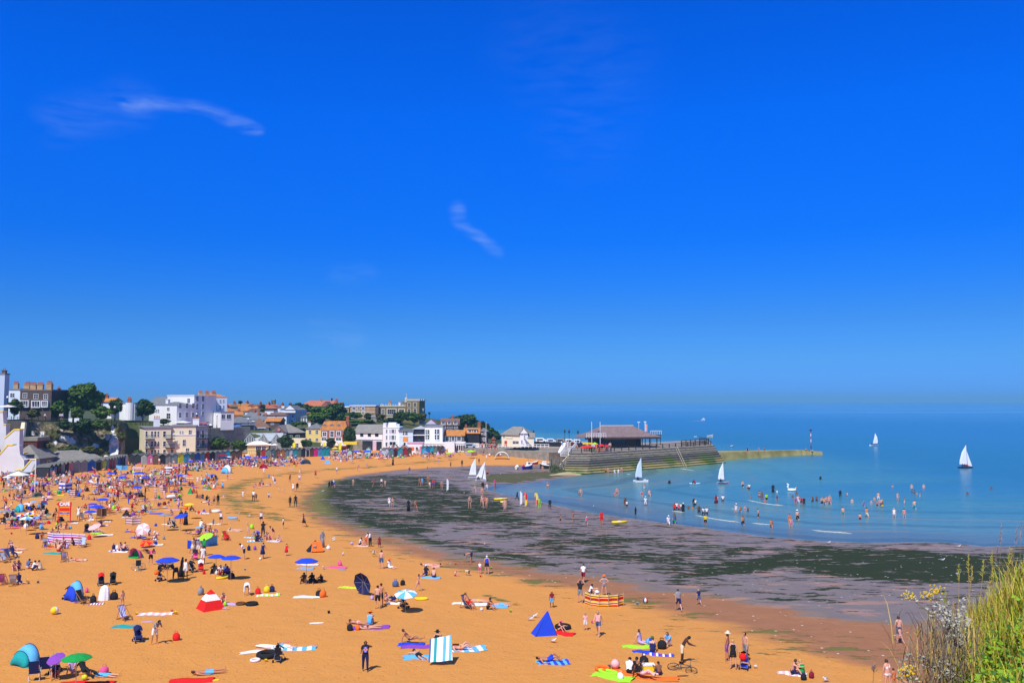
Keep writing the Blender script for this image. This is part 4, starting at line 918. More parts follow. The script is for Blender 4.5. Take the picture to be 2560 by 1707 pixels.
for u in (1.1,3.3,5.5):b.dormer(u,1.15,b.h+.25,1.1,y=.25)
b.chim(7.8,3,.9,3.6,RBRICK,3)
b.box('shop_front',(.2,-.9,.8),(b.L-.2,-.02,2.4),WHITE)
b=Bld('long_roofed_inn','long white inn with a broad grey tiled roof and dark ground floor','pub',884,956,1082,1118,274,272,depth=9,wall=WHITE,below=1.2,mark='the long grey-roofed inn');b.roof('gable',2.6,GREYT,.3)
b.pwin((901,908,1083,1090),(920,927,1083,1090),(938,946,1083,1090),bars=(2,0),fm=BFRAME,fr=.05);b.box('stone_base',(-.1,-.3,0),(3.0,-.01,3.4),STONE);b.box('shop_front',(3.1,-.12,.4),(6.3,-.02,3.3),GLASS);b.box('pink_door_panel',(6.4,-.14,.2),(7.5,-.02,3.2),mat('pale pink panel',(.65,.45,.55)));b.band(3.5,.2,GREYR);b.box('shop_front',(7.6,-.12,.2),(b.L-.2,-.02,3.1),GLASS)
b=Bld('white_house','square white four-storey house with wide modern windows and roof terrace','house',957,998,1069,1121,270,depth=9,wall=WHITE,below=1.5,mark='the white four-storey house');b.roof('flat',.2,FRAME,.1)
b.pwin((965,968,1073,1082),(974,976,1073,1082),(979,985,1073,1082),(987,989,1073,1082),(965,968,1088,1098),(974,976,1088,1098),(979,985,1088,1098),(987,989,1088,1098),(974,989,1104,1112),(964,968,1105,1113),bars=(1,0));b.box('roof_terrace_wall',(0,.2,b.h+.2),(.8,4,b.h+1.4),WHITE);b.box('roof_terrace_room',(1.2,3,b.h+.2),(3.6,6,b.h+1.5),WHITE);b.box('roof_terrace_screen',(3.9,.2,b.h+.2),(b.L,.4,b.h+1.2),PALEB)
b=Bld('pale_blue_house','pale blue house with an orange panel between its windows','house',998,1032,1078,1121,269,depth=8,wall=PALEB,below=1.5);b.roof('flat',.5,SLATE,.3).pwin((1007,1011,1079,1086),(1013,1019,1079,1086),bars=(0,1));b.box('orange_panel',(1.1,-.1,3.7),(2.7,-.02,5.0),mat('orange panel',(.85,.30,.02)));b.box('white_band',(0,-.06,5.1),(b.L,-.01,5.3),FRAME);b.pwin((1009,1014,1106,1116),bars=(0,0))
b=Bld('modern_house','dark glass-fronted modern house with a balcony','house',1034,1062,1072,1110,270,depth=8,wall=mat('charcoal panels',(.05,.06,.07),.5,.2),below=1.5);b.roof('hip',.9,METR,.5).pwin((1038,1058,1075,1086),(1038,1046,1090,1101),(1050,1058,1090,1101),bars=(2,0),fm=BFRAME,fr=.05);b.band(P(1040,1088,270).z-b.z0,.25,FRAME,.8)
b=Bld('bay_fronted_house','wide white house with two storeys of bay windows','house',1062,1106,1068,1110,268,depth=9,wall=WHITE,below=1.5,mark='the white bay-fronted house');b.roof('flat',.5,LEAD,.1).pwin((1064,1067,1074,1084),(1069,1073,1074,1084),(1087,1091,1073,1084),(1093,1098,1073,1084),(1064,1067,1087,1098),(1069,1073,1087,1098),(1087,1091,1087,1098),(1093,1098,1087,1098),bars=(0,1),proud=.3,fr=.2)
b=Bld('pink_gabled_house','pale lilac gabled house behind the bay-fronted house','house',1063,1092,1060,1076,300,depth=8,wall=mat('pale lilac render',(.62,.55,.66),.8),below=3);b.roof('front',1.6,BROWNT,.2)
b=Bld('dormered_house','house with a brown roof and three white arched dormers','house',1102,1146,1062,1078,300,depth=8,wall=BBRICK,below=3,mark='the house with three arched dormers');b.roof('gable',2.2,BROWNT,.3)
for u in (.9,2.9,5.0):b.dormer(u,1.35,b.h+.1,1.0,y=-.1)
b.pwin((1106,1114,1064,1071),(1120,1130,1064,1071),(1137,1143,1064,1071));b.chim(3.5,5,.8,2.8,RBRICK,2)
b=Bld('orange_roofed_house','low grey house with a long bright orange roof','house',1107,1160,1089,1112,272,depth=8,wall=mat('pebbledash',(.16,.14,.12),.9,.2,3),below=1.5,mark='the long orange roof');b.roof('gable',1.7,ORANT,.3).pwin((1114,1122,1091,1101),(1129,1136,1091,1101),(1143,1152,1091,1101),bars=(1,0),fr=.2)
b=Bld('weatherboard_house','black weatherboarded house with an orange roof and white box dormers','house',1160,1198,1083,1116,276,depth=8,wall=DARKW,below=1.5,mark='the black weatherboard house');b.roof('gable',1.7,ORANT,.3);b.dormer(1.8,1.3,b.h+.2,.9,y=.5,gable=False);b.dormer(3.4,1.3,b.h+.2,.9,y=.5,gable=False)
b.box('white_base',(0,-.06,0),(b.L,-.01,2.6),WHITE);b.pwin((1174,1180,1103,1110),(1190,1195,1102,1113),fm=BFRAME,bars=(0,0));b.pwin((1167,1173,1088,1094),(1180,1187,1088,1094),fm=BFRAME);b.chim(4.6,4,.9,2.8,RBRICK,3);b.chim(.4,4,.7,2.0,RBRICK,2)
b=Bld('weatherboard_house','smaller black weatherboarded house with a slate roof and white windows','house',1198,1219,1078,1116,278,depth=7,wall=DARKW,below=1.5);b.roof('hip',1.1,SLATE,.2).pwin((1203,1206,1082,1086),(1210,1214,1081,1087),(1203,1206,1094,1102),(1209,1213,1094,1102),fr=.15);b.box('white_base',(0,-.06,0),(b.L,-.01,2.4),WHITE)
b=Bld('brick_cottage','tiny brick cottage under the headland trees','house',1228,1238,1098,1114,284,depth=4,wall=RBRICK,below=1);b.roof('front',.9,BROWNT,.2,gw=RBRICK)
# arcade below the promenade
b=Bld('arcade','long white promenade arcade with a row of arched openings','building',1052,1122,1107,1136,263,depth=6,wall=WHITE,below=1,mark='the white arcade');b.band(b.h-.3,.3)
def arches(b,us,w=.8,v0=1.8,h=1.5):
 for u in us:
  g=MB();pts=[(u-w/2,-.03,v0),(u+w/2,-.03,v0),(u+w/2,-.03,v0+h-w/2)]+[(u+w/2*math.cos(a),-.03,v0+h-w/2+w/2*math.sin(a)) for a in (.5,1.05,1.57,2.1,2.6)]+[(u-w/2,-.03,v0+h-w/2)]
  g.prism(pts,(0,.025,0));g.build('arched_window',GLASS,b.root)
arches(b,[1.0,2.8,4.0,5.6,6.8,8.2])
b=Bld('arcade','white wall with five close arched windows above turquoise hut fronts','building',1134,1162,1106,1134,262,depth=6,wall=WHITE,below=1);b.band(b.h-.3,.3);arches(b,[.5,1.15,1.8,2.45,3.1],.5,1.9,1.7)
g=MB();g.box((.1,-.1,0),(b.L-.1,-.02,1.6));g.build('turquoise_doors',mat('turquoise paint',(.10,.42,.50),.6),b.root)
b=Bld('white_wall_block','plain bright white block between the arcades with a yellow round sign','building',1110,1136,1106,1142,259,depth=5,wall=WHITE,below=.5);g=MB();g.lathe([(.5,-.03),(.5,.03)],0,16);g.v=[(a+.6,c-.06,q+b.h-2.4) for a,q,c in g.v];g.build('round_sign',mat('yellow sign',(.85,.55,.03)),b.root)
b=Bld('beach_shop','small white beach shop with red and pink signs and a stair at its side','shop',1018,1056,1108,1143,256,depth=5,wall=WHITE,below=.4,mark='the white beach shop');b.roof('flat',.2,mat('pink sign band',(.75,.35,.5)),.15);b.box('red_hatch',(.6,-.08,2.4),(2.0,-.02,3.4),mat('orange red hatch',(.8,.14,.03)));b.box('pink_poster',(3.6,-.08,2.0),(4.2,-.02,3.6),mat('pink poster',(.8,.2,.35)));arches(b,[2.8],.6,2.2,1.2)
g=MB()
for k in range(9):g.box((2.4+k*.2,-2.4+k*.25,0),(3.4+k*.2,-2.4+k*.25+.25,.22*(k+1)))
g.build('steps',mat('step concrete',(.55,.48,.36),.9),b.root)


# ------------------------------------------------------------------ white stepped stair walls at the left edge
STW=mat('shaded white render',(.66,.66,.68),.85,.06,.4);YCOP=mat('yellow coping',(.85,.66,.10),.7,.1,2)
def stair_wall(label,poly,cop,Y,thick,name='stair_wall'):
 """poly: outline in pixels; cop: pairs of outline points that carry a yellow coping"""
 pts=[P(x,y,Y) for x,y in poly];o=thing(name,label,'wall',tuple(onz(poly[-1][0],poly[-1][1],.8)) if False else (pts[0].x,Y,.8))
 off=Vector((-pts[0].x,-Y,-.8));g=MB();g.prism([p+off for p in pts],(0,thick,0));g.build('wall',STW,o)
 for a,b in cop:
  A=P(*a,Y)+off;B_=P(*b,Y)+off;d=(B_-A).normalized();up=Vector((-d.z,0,d.x));up=up if up.z>0 else -up
  g=MB();g.prism([A-d*.05,B_+d*.05,B_+d*.05+up*.25,A-d*.05+up*.25],(0,thick+.2,0));g.v=[(x,y-.1,z) for x,y,z in g.v];g.build('coping',YCOP,o)
 return o
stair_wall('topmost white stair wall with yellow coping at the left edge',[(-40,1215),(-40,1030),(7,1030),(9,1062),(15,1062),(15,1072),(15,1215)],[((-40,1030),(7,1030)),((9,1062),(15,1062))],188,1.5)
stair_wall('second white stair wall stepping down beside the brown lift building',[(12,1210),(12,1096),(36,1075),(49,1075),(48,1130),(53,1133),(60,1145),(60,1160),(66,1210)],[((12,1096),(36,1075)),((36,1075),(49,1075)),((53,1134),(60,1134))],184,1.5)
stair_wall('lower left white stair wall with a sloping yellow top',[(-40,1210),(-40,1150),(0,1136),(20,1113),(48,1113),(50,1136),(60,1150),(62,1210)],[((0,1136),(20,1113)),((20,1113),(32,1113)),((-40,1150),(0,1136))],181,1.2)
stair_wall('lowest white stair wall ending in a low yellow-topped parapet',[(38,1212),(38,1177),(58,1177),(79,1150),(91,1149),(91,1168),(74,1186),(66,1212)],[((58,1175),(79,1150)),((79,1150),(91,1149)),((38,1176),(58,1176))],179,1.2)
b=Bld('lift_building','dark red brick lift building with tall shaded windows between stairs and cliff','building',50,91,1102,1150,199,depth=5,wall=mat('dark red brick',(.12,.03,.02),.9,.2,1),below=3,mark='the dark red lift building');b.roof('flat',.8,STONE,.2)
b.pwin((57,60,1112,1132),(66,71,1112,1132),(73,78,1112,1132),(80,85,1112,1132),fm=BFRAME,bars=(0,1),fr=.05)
b=Bld('cliff_buttress','tall dark retaining wall with a pale sloping buttress above the lift building','wall',10,54,1052,1112,203,depth=3,wall=mat('dark concrete',(.10,.09,.08),.9,.2,.5),below=3)
g=MB();g.prism([(b.L-.1,-.2,b.h-.3),(b.L+.7,-.2,b.h-.3),(b.L+1.6,-2.4,3),(b.L+.3,-2.4,3)],(0,.8,0));g.build('buttress',CREAM,b.root)
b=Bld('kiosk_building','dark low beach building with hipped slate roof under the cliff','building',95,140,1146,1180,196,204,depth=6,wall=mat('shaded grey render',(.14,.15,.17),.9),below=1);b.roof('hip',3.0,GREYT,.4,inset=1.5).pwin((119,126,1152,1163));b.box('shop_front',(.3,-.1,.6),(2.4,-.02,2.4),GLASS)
b=Bld('pavilion_hall','long low pavilion with a broad grey hipped roof at the foot of the cliff','building',140,258,1154,1190,203,212,depth=9,wall=mat('grey boards',(.17,.16,.14),.85,.2,.6),below=1,mark='the long grey pavilion');b.roof('hip',2.3,GREYT,.5,inset=2.4);b.grid(7,1,.9,1.6,1.6,1,fm=STONE)
# cliff-top cafe, fence and lamps
def railing(label,pts,h=1.1,m=BFRAME,post=.05,rails=3,step=1.6,name='railing',cat='railing',rail=.03):
 """pts: world points"""
 o=thing(name,label,cat,tuple(pts[0]));P0=pts[0];gp=MB();gr_=gp;tot=0
 for a,b_ in zip(pts[:-1],pts[1:]):
  L=(b_-a).length;n=max(1,int(round(L/step)))
  for k in range(n+1):
   q=a.lerp(b_,k/n)-P0;gp.box((q.x-post,q.y-post,q.z),(q.x+post,q.y+post,q.z+h))
  for r in range(rails):
   z=h*(r+1)/rails-rail;A=a-P0;Bq=b_-P0;gr_.prism([(A.x,A.y-rail,A.z+z-rail),(A.x,A.y+rail,A.z+z-rail),(A.x,A.y+rail,A.z+z+rail),(A.x,A.y-rail,A.z+z+rail)],Bq-A)
 gp.build('rails',m,o);return o
railing('dark cliff-top railing running from the cafe canopy to the hotel',[P(12,1052,208),P(60,1055,213),P(200,1057,218),P(315,1062,232),P(420,1066,246)],1.2)
def canopy(label,x,y,w,Y,col,name='parasol',cat='parasol',h=2.5,n=4):
 p=P(x,y,Y);r=w/2/FP*Y;o=thing(name,label,cat,(p.x,p.y,p.z-h));g=MB();g.lathe([(r,h-.5),(r,h-.4),(.03,h)],0,n);g.v=[(a,b_,c) for a,b_,c in g.v];c_=g.build('canopy',col,o);c_.rotation_euler=(0,0,R(45)) if n == 4 else (0,0,0)
 g=MB();g.tube([(0,0,0),(0,0,h)],.05);g.build('pole',BFRAME,o);return o
CANW=mat('white canvas',(.80,.79,.76),.8,.04)
canopy('large white cafe canopy on the cliff top at the far left',20,1012,62,205,CANW,'cafe_canopy','canopy',2.8);canopy('small grey-white canopy right of the large cliff-top one',54,1009,22,208,CANW,'cafe_canopy','canopy',2.6)
canopy('white canopy on the promenade in front of the tall hotel',458,1052,46,246,CANW,'cafe_canopy','canopy',2.8)
for i,x in enumerate((503,514,526)):canopy(['left','middle','right'][i]+' one of three small white parasols on the hotel terrace',x,1059,12,249,CANW,n=8)
p=P(502,1055,248);o=thing('awning','orange red awning on the hotel terrace beside three white parasols','awning',(p.x,p.y,p.z-2));g=MB();g.box((-2,-1,1.8),(2,1,2.1));g.build('canvas',mat('orange red canvas',(.75,.10,.03)),o);g=MB();[g.tube([(sx,-.9,0),(sx,-.9,1.8)],.04) for sx in (-1.9,1.9)];g.build('frame',BFRAME,o)
def lamp(label,x,yb,yt,Y,globe=True):
 b_=P(x,yb,Y);H=P(x,yt,Y).z-b_.z;o=thing('street_lamp',label,'lamp post',tuple(b_));g=MB();g.tube([(0,0,0),(0,0,.8)],.12);g.tube([(0,0,.8),(0,0,H-.5)],.06);g.build('post',BFRAME,o)
 g=MB()
 if globe:g.ball((0,0,H-.25),.28,0,10);g.build('globe',CANW,o)
 else:g.lathe([(.14,H-.6),(.30,H-.15)],0,6);g.build('lantern',GLASS,o);g=MB();g.lathe([(.36,H-.15),(.12,H+.15),(.02,H+.4)],0,6);g.build('lantern_cap',BFRAME,o)
lamp('lamp post with a white globe on the cliff top beside the dark tree',286,1054,1015,221);lamp('lamp post with a white globe at the far left cliff top',17,1046,990,207)
lamp('lamp post in front of the tall hotel',491,1064,1032,246);lamp('lamp post on the hotel terrace beside the veranda',542,1069,1036,250);lamp('lamp post by the blue picture board',620,1078,1045,268)
for i,(x,w_) in enumerate([(152,5),(157,4),(176,9),(192,12),(114,4)]):
 p=P(x,1046,217);
 if i<2 or i == 4:person('stand','t1wkk',(p.x,p.y-.3,P(x,1050,217).z),30,1,False,None,['left person of two in white standing at the cliff-top railing','right person of two in white standing at the cliff-top railing','','','person in white alone at the cliff-top railing left of the ivy'][i])
 else:
  o=thing('notice_board',['','','smaller white board on the cliff-top railing','larger white board on the cliff-top railing'][i],'board',(p.x,217,p.z-1));g=MB();g.box((-w_/20,-.04,.0),(w_/20,.04,1.1));g.build('panel',CANW,o);g=MB();g.tube([(-w_/22,0,-.8),(-w_/22,0,0)],.04);g.build('leg',BFRAME,o)

# ------------------------------------------------------------------ beach huts
HUTC=dict(a=(.13,.08,.05),b=(.02,.16,.50),t=(.03,.40,.46),g=(.16,.24,.20),e=(.30,.32,.31),y=(.62,.66,.02),p=(.45,.10,.25),r=(.40,.03,.03),k=(.03,.035,.04),w=(.66,.68,.66),c=(.10,.35,.62),l=(.35,.42,.05),x=(.60,.22,.25),o=(.55,.24,.06),s=(.22,.34,.36),m=(.70,.03,.25),d=(.06,.12,.14))
HUTN=dict(a='brown',b='blue',t='turquoise',g='sage green',e='grey',y='bright yellow',p='plum',r='red',k='black',w='white',c='light blue',l='olive yellow',x='salmon pink',o='tan',s='pale teal',m='magenta',d='dark teal')
HUTROOF=mat('hut roofing felt',(.13,.13,.12),.95,.2,2);
_hm={}
def hut_meshes(w,d,h):
 k=round(w,2)
 if k in _hm:return _hm[k]
 g=MB();g.prism([(0,0,0),(w,0,0),(w,0,h),(w/2,0,h+.45),(0,0,h)],(0,d,0));body=g.mesh('wall',[None])
 g=MB()
 for a,c in (((-.1,h-.06),(w/2,h+.50)),((w/2,h+.50),(w+.1,h-.06))):
  g.prism([(a[0],-.18,a[1]),(c[0],-.18,c[1]),(c[0],-.18,c[1]+.06),(a[0],-.18,a[1]+.06)],(0,d+.3,0))
 rf=g.mesh('roof',[HUTROOF])
 g=MB();g.box((w*.16,-.05,.08),(w*.49,-.006,h-.15));g.box((w*.51,-.05,.08),(w*.84,-.006,h-.15))
 for q in range(4):g.box((w*.18,-.065,.3+q*.4),(w*.82,-.052,.33+q*.4))
 dr=g.mesh('door',[None]);_hm[k]=(body,rf,dr);return _hm[k]
used={}
def huts(spec,pts,where,dz=0):
 """spec: letters wall+door per hut, laid along world ground points"""
 ws=[s for s in spec.split()];n=len(ws);tot=sum((b_-a).length for a,b_ in zip(pts[:-1],pts[1:]));w=tot/n
 def at(s):
  for a,b_ in zip(pts[:-1],pts[1:]):
   L=(b_-a).length
   if s <= L+1e-6:return a.lerp(b_,s/L)
   s -= L
  return pts[-1]
 body,rf,dr=hut_meshes(w*.94,2.4,2.05)
 for i,c in enumerate(ws):
  if c == '_':continue
  a,b_=at(i*w),at((i+1)*w);e=b_-a
  nm=HUTN[c[0]];ad='' if c[0] == c[1] else ' with %s doors' % HUTN[c[1]]
  nb=[HUTN[ws[j][0]] for j in (i-1,i+1) if 0 <= j<n and ws[j] != '_']
  lb=f"{nm} beach hut{ad}, "+(f"between {nb[0]} and {nb[1]}, {where}" if len(nb) == 2 else f"at the row end {where}")
  if len(lb.split())>15:lb=lb.replace(' with %s doors' % HUTN[c[1]],'')
  used[lb]=used.get(lb,0)+1
  if used[lb]>1:lb=lb.replace(' beach hut',[' further-right beach hut',' third beach hut',' rightmost hut'][used[lb]-2])
  o=thing('beach_hut',lb,'beach hut',(a.x,a.y,a.z+dz),math.atan2(e.y,e.x),'beach huts along the back of the beach')
  m=mat(HUTN[c[0]]+' painted boards',HUTC[c[0]],.75,.12,1.2);q=obj('wall',body,o);setm(q,[m]);r_=obj('roof',rf,q);q=obj('door',dr,o);setm(q,[mat(HUTN[c[1]]+' painted door',tuple(v*.85 for v in HUTC[c[1]]),.7,.12,2)])
huts('kc kc ka ee kk xx ee ee bb gk ly ts ar er es bb kk bk ww',[G(122,1193),G(180,1182),G(262,1175),G(320,1162)],'below the grey pavilion')
huts('kk kk ee pp aa kk ge ss yy tc gg bb gc rr kk ge ee tt aa aa',[G(322,1160),G(400,1161),G(470,1157),G(560,1150),G(606,1148)],'by the cream hotel')
huts('ak rr gg dd aa oo gs cw tt gg kk wk aa mm cc tt tt',[G(640,1146),G(700,1145),G(760,1142),G(826,1139)],'below the yellow house')
huts('ww cg rk tt rr aa',[G(960,1143),G(1030,1141)],'before the white four-storey house')
huts('tc bb tt gg aa aa',[G(1056,1137),G(1112,1136)],'under the white arcade')
for i,(x,yb) in enumerate([(868,1148),(915,1140)]):
 p=G(x,yb);o=thing('beach_hut',['pale green hut standing alone among blue umbrellas','pale turquoise hut standing alone at the steps'][i],'beach hut',tuple(p),.0);q=obj('wall',hut_meshes(1.2,1.5,2.1)[0],o);setm(q,[mat('pale green boards',(.35,.55,.45))]);obj('roof',hut_meshes(1.2,1.5,2.1)[1],q);q=obj('door',hut_meshes(1.2,1.5,2.1)[2],o);setm(q,[mat('pale green boards',(.35,.55,.45))])
# yellow feather banners
def banner(label,x,yb,yt,col,w=.9):
 b_=P(x,yb,256);H=P(x,yt,256).z-b_.z;o=thing('feather_banner',label,'banner',tuple(b_));g=MB();g.tube([(0,0,0),(0,0,H*.7),(-w*.4,0,H),(-w*.8,0,H*.96)],.05);g.build('pole',BFRAME,o)
 g=MB();g.prism([(.02,0,H*.12),(.02,0,H*.75),(-w*.3,0,H*.97),(-w*.9,0,H*.93),(-w*1.0,0,H*.7),(-w*.9,0,H*.12)],(0,.04,0));g.v=[(-a,b2,c) for a,b2,c in g.v];g.build('banner_cloth',col,o)
for x,t in ((731,'leftmost yellow banner beside the pine-like tree'),(806,'middle yellow feather banner below the yellow house'),(846,'right yellow feather banner beside the tall dark tree')):banner(t,x,1126,1105,mat('yellow banner',(.80,.75,.02)))
canopy('yellow parasol between two yellow banners',838,1117,18,258,mat('yellow canvas',(.85,.60,.02)),n=8)
for i,(x,w_,c) in enumerate(((676,10,CANW),(687,16,CANW))):canopy(['smaller','larger'][i]+' white parasol outside the pale roofed hall',x,1108,w_,252,c,n=8)
o=Bld('cafe_awning','long yellow cafe awning below the long grey-roofed inn','awning',858,892,1104,1111,262,depth=3,wall=mat('yellow canvas',(.85,.60,.02)))
o=Bld('cafe_awning','cream flat cafe canopy right of the pine-like tree','awning',728,762,1096,1120,266,depth=3,wall=mat('cream canvas',(.80,.74,.50)));o.pwin((738,746,1108,1118))
# ------------------------------------------------------------------ sea wall promenade with white railing
b=Bld('sea_wall','low dark stone promenade wall below the white railing','wall',1160,1372,1120,1136,258,236,depth=8,wall=STONE,below=.6,mark='the sea wall below the white railing')
za=P(1200,1121,255).z
railing('long white wooden railing along the promenade wall',[P(1200,1119,254),P(1372,1119,236)],1.0,FRAME,.07,2,1.5,rail=.06)
b=Bld('promenade','paved','pavement',960,1163,1120,1150,265,262,depth=14,wall=mat('paving',(.34,.31,.27),.9),below=0);b.root.name='terrace_steps';b.root['label']='stone terrace in front of the white houses behind the huts';b.root['category']='terrace'
b=Bld('quay','paved quay ground around the boathouse and behind the sea wall','quay',1225,1500,1114,1130,262,240,depth=40,wall=mat('quay paving',(.32,.28,.24),.9,.15,.3),below=1)
b=Bld('quay_fence','long black tarred fence wall closing the quay','wall',1330,1462,1103,1114,262,252,depth=.5,wall=DARKW,below=1)
# vehicles behind the fence
def van(label,x,y,Y,L,col,h=1.5,ry=0.1):
 p=P(x,y,Y);o=thing('parked_van',label,'van',(p.x,p.y,p.z-h*.6),ry);g=MB();g.prism([(-L/2,-.9,.3),(L/2,-.9,.3),(L/2,-.9,.95),(L*.32,-.9,1.15),(L*.2,-.9,h),(-L/2,-.9,h)],(0,1.8,0));g.build('body',col,o)
 g=MB();g.box((-L*.4,-.92,h-.75),(L*.16,-.905,h-.3));g.build('side_window',GLASS,o)
 for sx in (-.3,.3):
  g=MB();g.lathe([(.32,-.1),(.32,.1)],0,12);w_=g.build('wheel',BFRAME,o);w_.location=(sx*L,-.86,.32);w_.rotation_euler=(R(90),0,0)
for a in [('large white van behind the black quay fence',1352,1099,268,3.2,WHITE),('small pale car-van left of the lamp posts behind the fence',1378,1101,267,2.6,PALEB),('grey vehicle roof behind the fence between lamp posts',1402,1101,265,2.8,GREYR),('white vehicle behind the fence beside the third lamp post',1424,1102,263,2.6,WHITE),('white vehicle nearest the pavilion behind the fence',1444,1103,260,2.4,WHITE)]:van(*a)
van('black car parked left of the boathouse',1234,1112,262,3.2,DARKW,1.5);van('silver car parked below the black weatherboard house',1176,1112,261,3.4,METR,1.5)
lamp('black lamp post just right of the boathouse',1334,1113,1077,252,False);lamp('leftmost black lamp post of the three before the pavilion',1412,1107,1076,248,False);lamp('middle black lamp post of the three before the pavilion',1423,1108,1077,247,False);lamp('rightmost black lamp post of the three before the pavilion',1445,1108,1078,246,False)
# boathouse
b=Bld('boathouse','cream boathouse with a grey hipped roof and white outside stair','boathouse',1254,1300,1086,1111,250,247,depth=8,wall=CREAM,below=.6,mark='the cream boathouse');b.roof('hip',2.2,GREYT,.4,inset=1.4).pwin((1258,1262,1088,1093),(1266,1279,1089,1093),(1282,1297,1102,1109));b.box('red_door',(1.0,-.1,.1),(1.8,-.02,1.7),mat('red door',(.5,.05,.02)))
b.box('name_board',(1.4,-.12,b.h-1.0),(3.6,-.03,b.h-.5),mat('pale yellow board',(.75,.70,.45)))
b=Bld('boathouse_gable','white gabled end of the boathouse with a diagonal wooden stair','boathouse',1300,1320,1083,1111,246,depth=8,wall=WHITE,below=.6);b.roof('front',1.3,GREYT,.3).pwin((1310,1313,1088,1098),(1303,1306,1100,1108))
g=MB()
for k in range(10):g.box((1.2+k*.24,-1.2,2.4-k*.24),(1.5+k*.24,-.3,2.5-k*.24))
g.prism([(1.2,-1.25,3.2),(3.7,-1.25,.8),(3.7,-1.25,.9),(1.2,-1.25,3.3)],(0,.06,0));g.build('outside_stair',FRAME,b.root)
b=Bld('boathouse_annexe','small white annexe on the right of the boathouse','boathouse',1320,1335,1093,1112,246,depth=5,wall=CREAM,below=.5);b.roof('gable',1.2,GREYT,.3)
for i,(x,yt) in enumerate(((1309,1068),(1215,1055))):
 p=P(x,1112,244);o=thing('flagpole',['white flagpole in front of the boathouse','tall white pole beside the smaller black weatherboard house'][i],'flagpole',tuple(p));H=P(x,yt,244).z-p.z;g=MB();g.tube([(0,0,0),(0,0,H)],.07,r2=.04);g.build('pole',FRAME,o);g=MB();g.box((-.2,-.2,0),(.2,.2,.3));g.build('base',STONE,o)
# arched beach shelter
p=G(1255,1147);o=thing('arched_shelter','white arched canopy shelter on the sand full of seated people','shelter',tuple(p),0,mark='the white arched shelter')
g=MB();n=12;r=1.9
outer=[[(r*math.cos(math.pi*k/n),y,.2+1.75*math.sin(math.pi*k/n)) for k in range(n+1)]+[((r-.1)*math.cos(math.pi*k/n),y,.2+1.68*math.sin(math.pi*k/n)) for k in range(n,-1,-1)] for y in (-1.6,1.6)]
g.loft(outer,0);g.build('canopy',CANW,o)
g=MB();g.tube([(-1.8,-1.5,0),(-1.8,-1.5,.4)],.06);g.tube([(1.8,-1.5,0),(1.8,-1.5,.4)],.06);g.build('frame',BFRAME,o)

# ------------------------------------------------------------------ harbour arm
PIERM=bpy.data.materials.new('weathered pier masonry');PIERM.use_nodes=True;t=PIERM.node_tree;B=t.nodes['Principled BSDF'];B.inputs['Roughness'].default_value=.9
geo=nd('ShaderNodeNewGeometry');POS=geo.outputs['Position'];sx_=nd('ShaderNodeSeparateXYZ');t.links.new(POS,sx_.inputs[0]);Z=sx_.outputs[2]
n1=noise_(.35,6,POS,.7,(1,1,3));n2=noise_(1.6,5,POS,.7,(.5,.5,3));n3=noise_(.12,4,POS,.6)
zz=math_('ADD',Z,math_('MULTIPLY',math_('SUBTRACT',n1,.5),.9))
c=mix(mrange(zz,.9,1.5),(.36,.30,.11),(.20,.18,.10));c=mix(mrange(zz,1.5,2.3),c,(.135,.12,.095));c=mix(mrange(zz,2.5,3.2),c,(.31,.27,.20))
c=mix(math_('MULTIPLY',mrange(n2,.5,.65),mrange(zz,1.0,1.6)),c,(.11,.095,.08));c=mix(math_('MULTIPLY',mrange(n3,.52,.62),mrange(zz,2.9,2.0)),c,(.12,.17,.03))
c=mix(mrange(n1,.58,.7,0,.6),c,(.34,.30,.22))
w=nd('ShaderNodeTexWave',bands_direction='Z');w.inputs['Scale'].default_value=.62;w.inputs['Distortion'].default_value=.25;w.inputs['Detail'].default_value=2;t.links.new(POS,w.inputs[0])
c=mix(mrange(w.outputs['Fac'],.12,.0,0,.35),c,(.05,.045,.04));t.links.new(c,B.inputs['Base Color'])
bp=nd('ShaderNodeBump');bp.inputs['Strength'].default_value=.8;bp.inputs['Distance'].default_value=.2;t.links.new(math_('ADD',w.outputs['Fac'],n2),bp.inputs['Height']);t.links.new(bp.outputs[0],B.inputs['Normal'])
PZ=4.35
def foot(x,y):q=onz(x,y,-.02);return Vector((q.x,q.y,-.3))
f0,f1,f2,f3=foot(1405,1184),foot(1466,1186),foot(1700,1167.5),foot(1814,1157)
def top_of(x,y):q=onz(x,y,PZ);return Vector((q.x,q.y,PZ))
t0,t1,t2,t3=top_of(1426,1133),top_of(1480,1132),top_of(1690,1119),top_of(1783,1113)
back=[Vector((p.x*1.0+6,p.y+34,PZ)) for p in (t0,t1,t2,t3)]
g=MB();N=9
cols=[]
for a,b_,k in ((f0,t0,back[0]),(f1,t1,back[1]),(f2,t2,back[2]),(f3,t3,back[3])):
 col=[]
 for i in range(N):
  w=i/(N-1);col.append(a.lerp(b_,w));
  if i<N-1:q=a.lerp(b_,w);nx=a.lerp(b_,(i+1)/(N-1));col.append(Vector((q.x,q.y,nx.z)))    # stepped courses
 col.append(k);col.append(Vector((k.x,k.y,-.3)));cols.append(col)
g.loft(cols,0)
pier=g.build('harbour_pier',PIERM);tag(pier,'broad stone harbour pier with stepped sloping face streaked by green weed','pier');LAND.append((30,215,'the harbour pier'))
DECK=mat('pier deck tarmac',(.28,.24,.21),.9,.1,.4)
g=MB();g.prism([t0+Vector((.3,.3,.02)),t1+Vector((.2,.3,.02)),t2+Vector((0,.3,.02)),t3+Vector((-.3,.3,.02)),back[3]+Vector((-.3,-.3,.02)),back[0]+Vector((.3,-.3,.02))],(0,0,.04));dk=g.build('deck',DECK,pier)
TIM=mat('tarred timber',(.035,.028,.024),.8,.2,3)
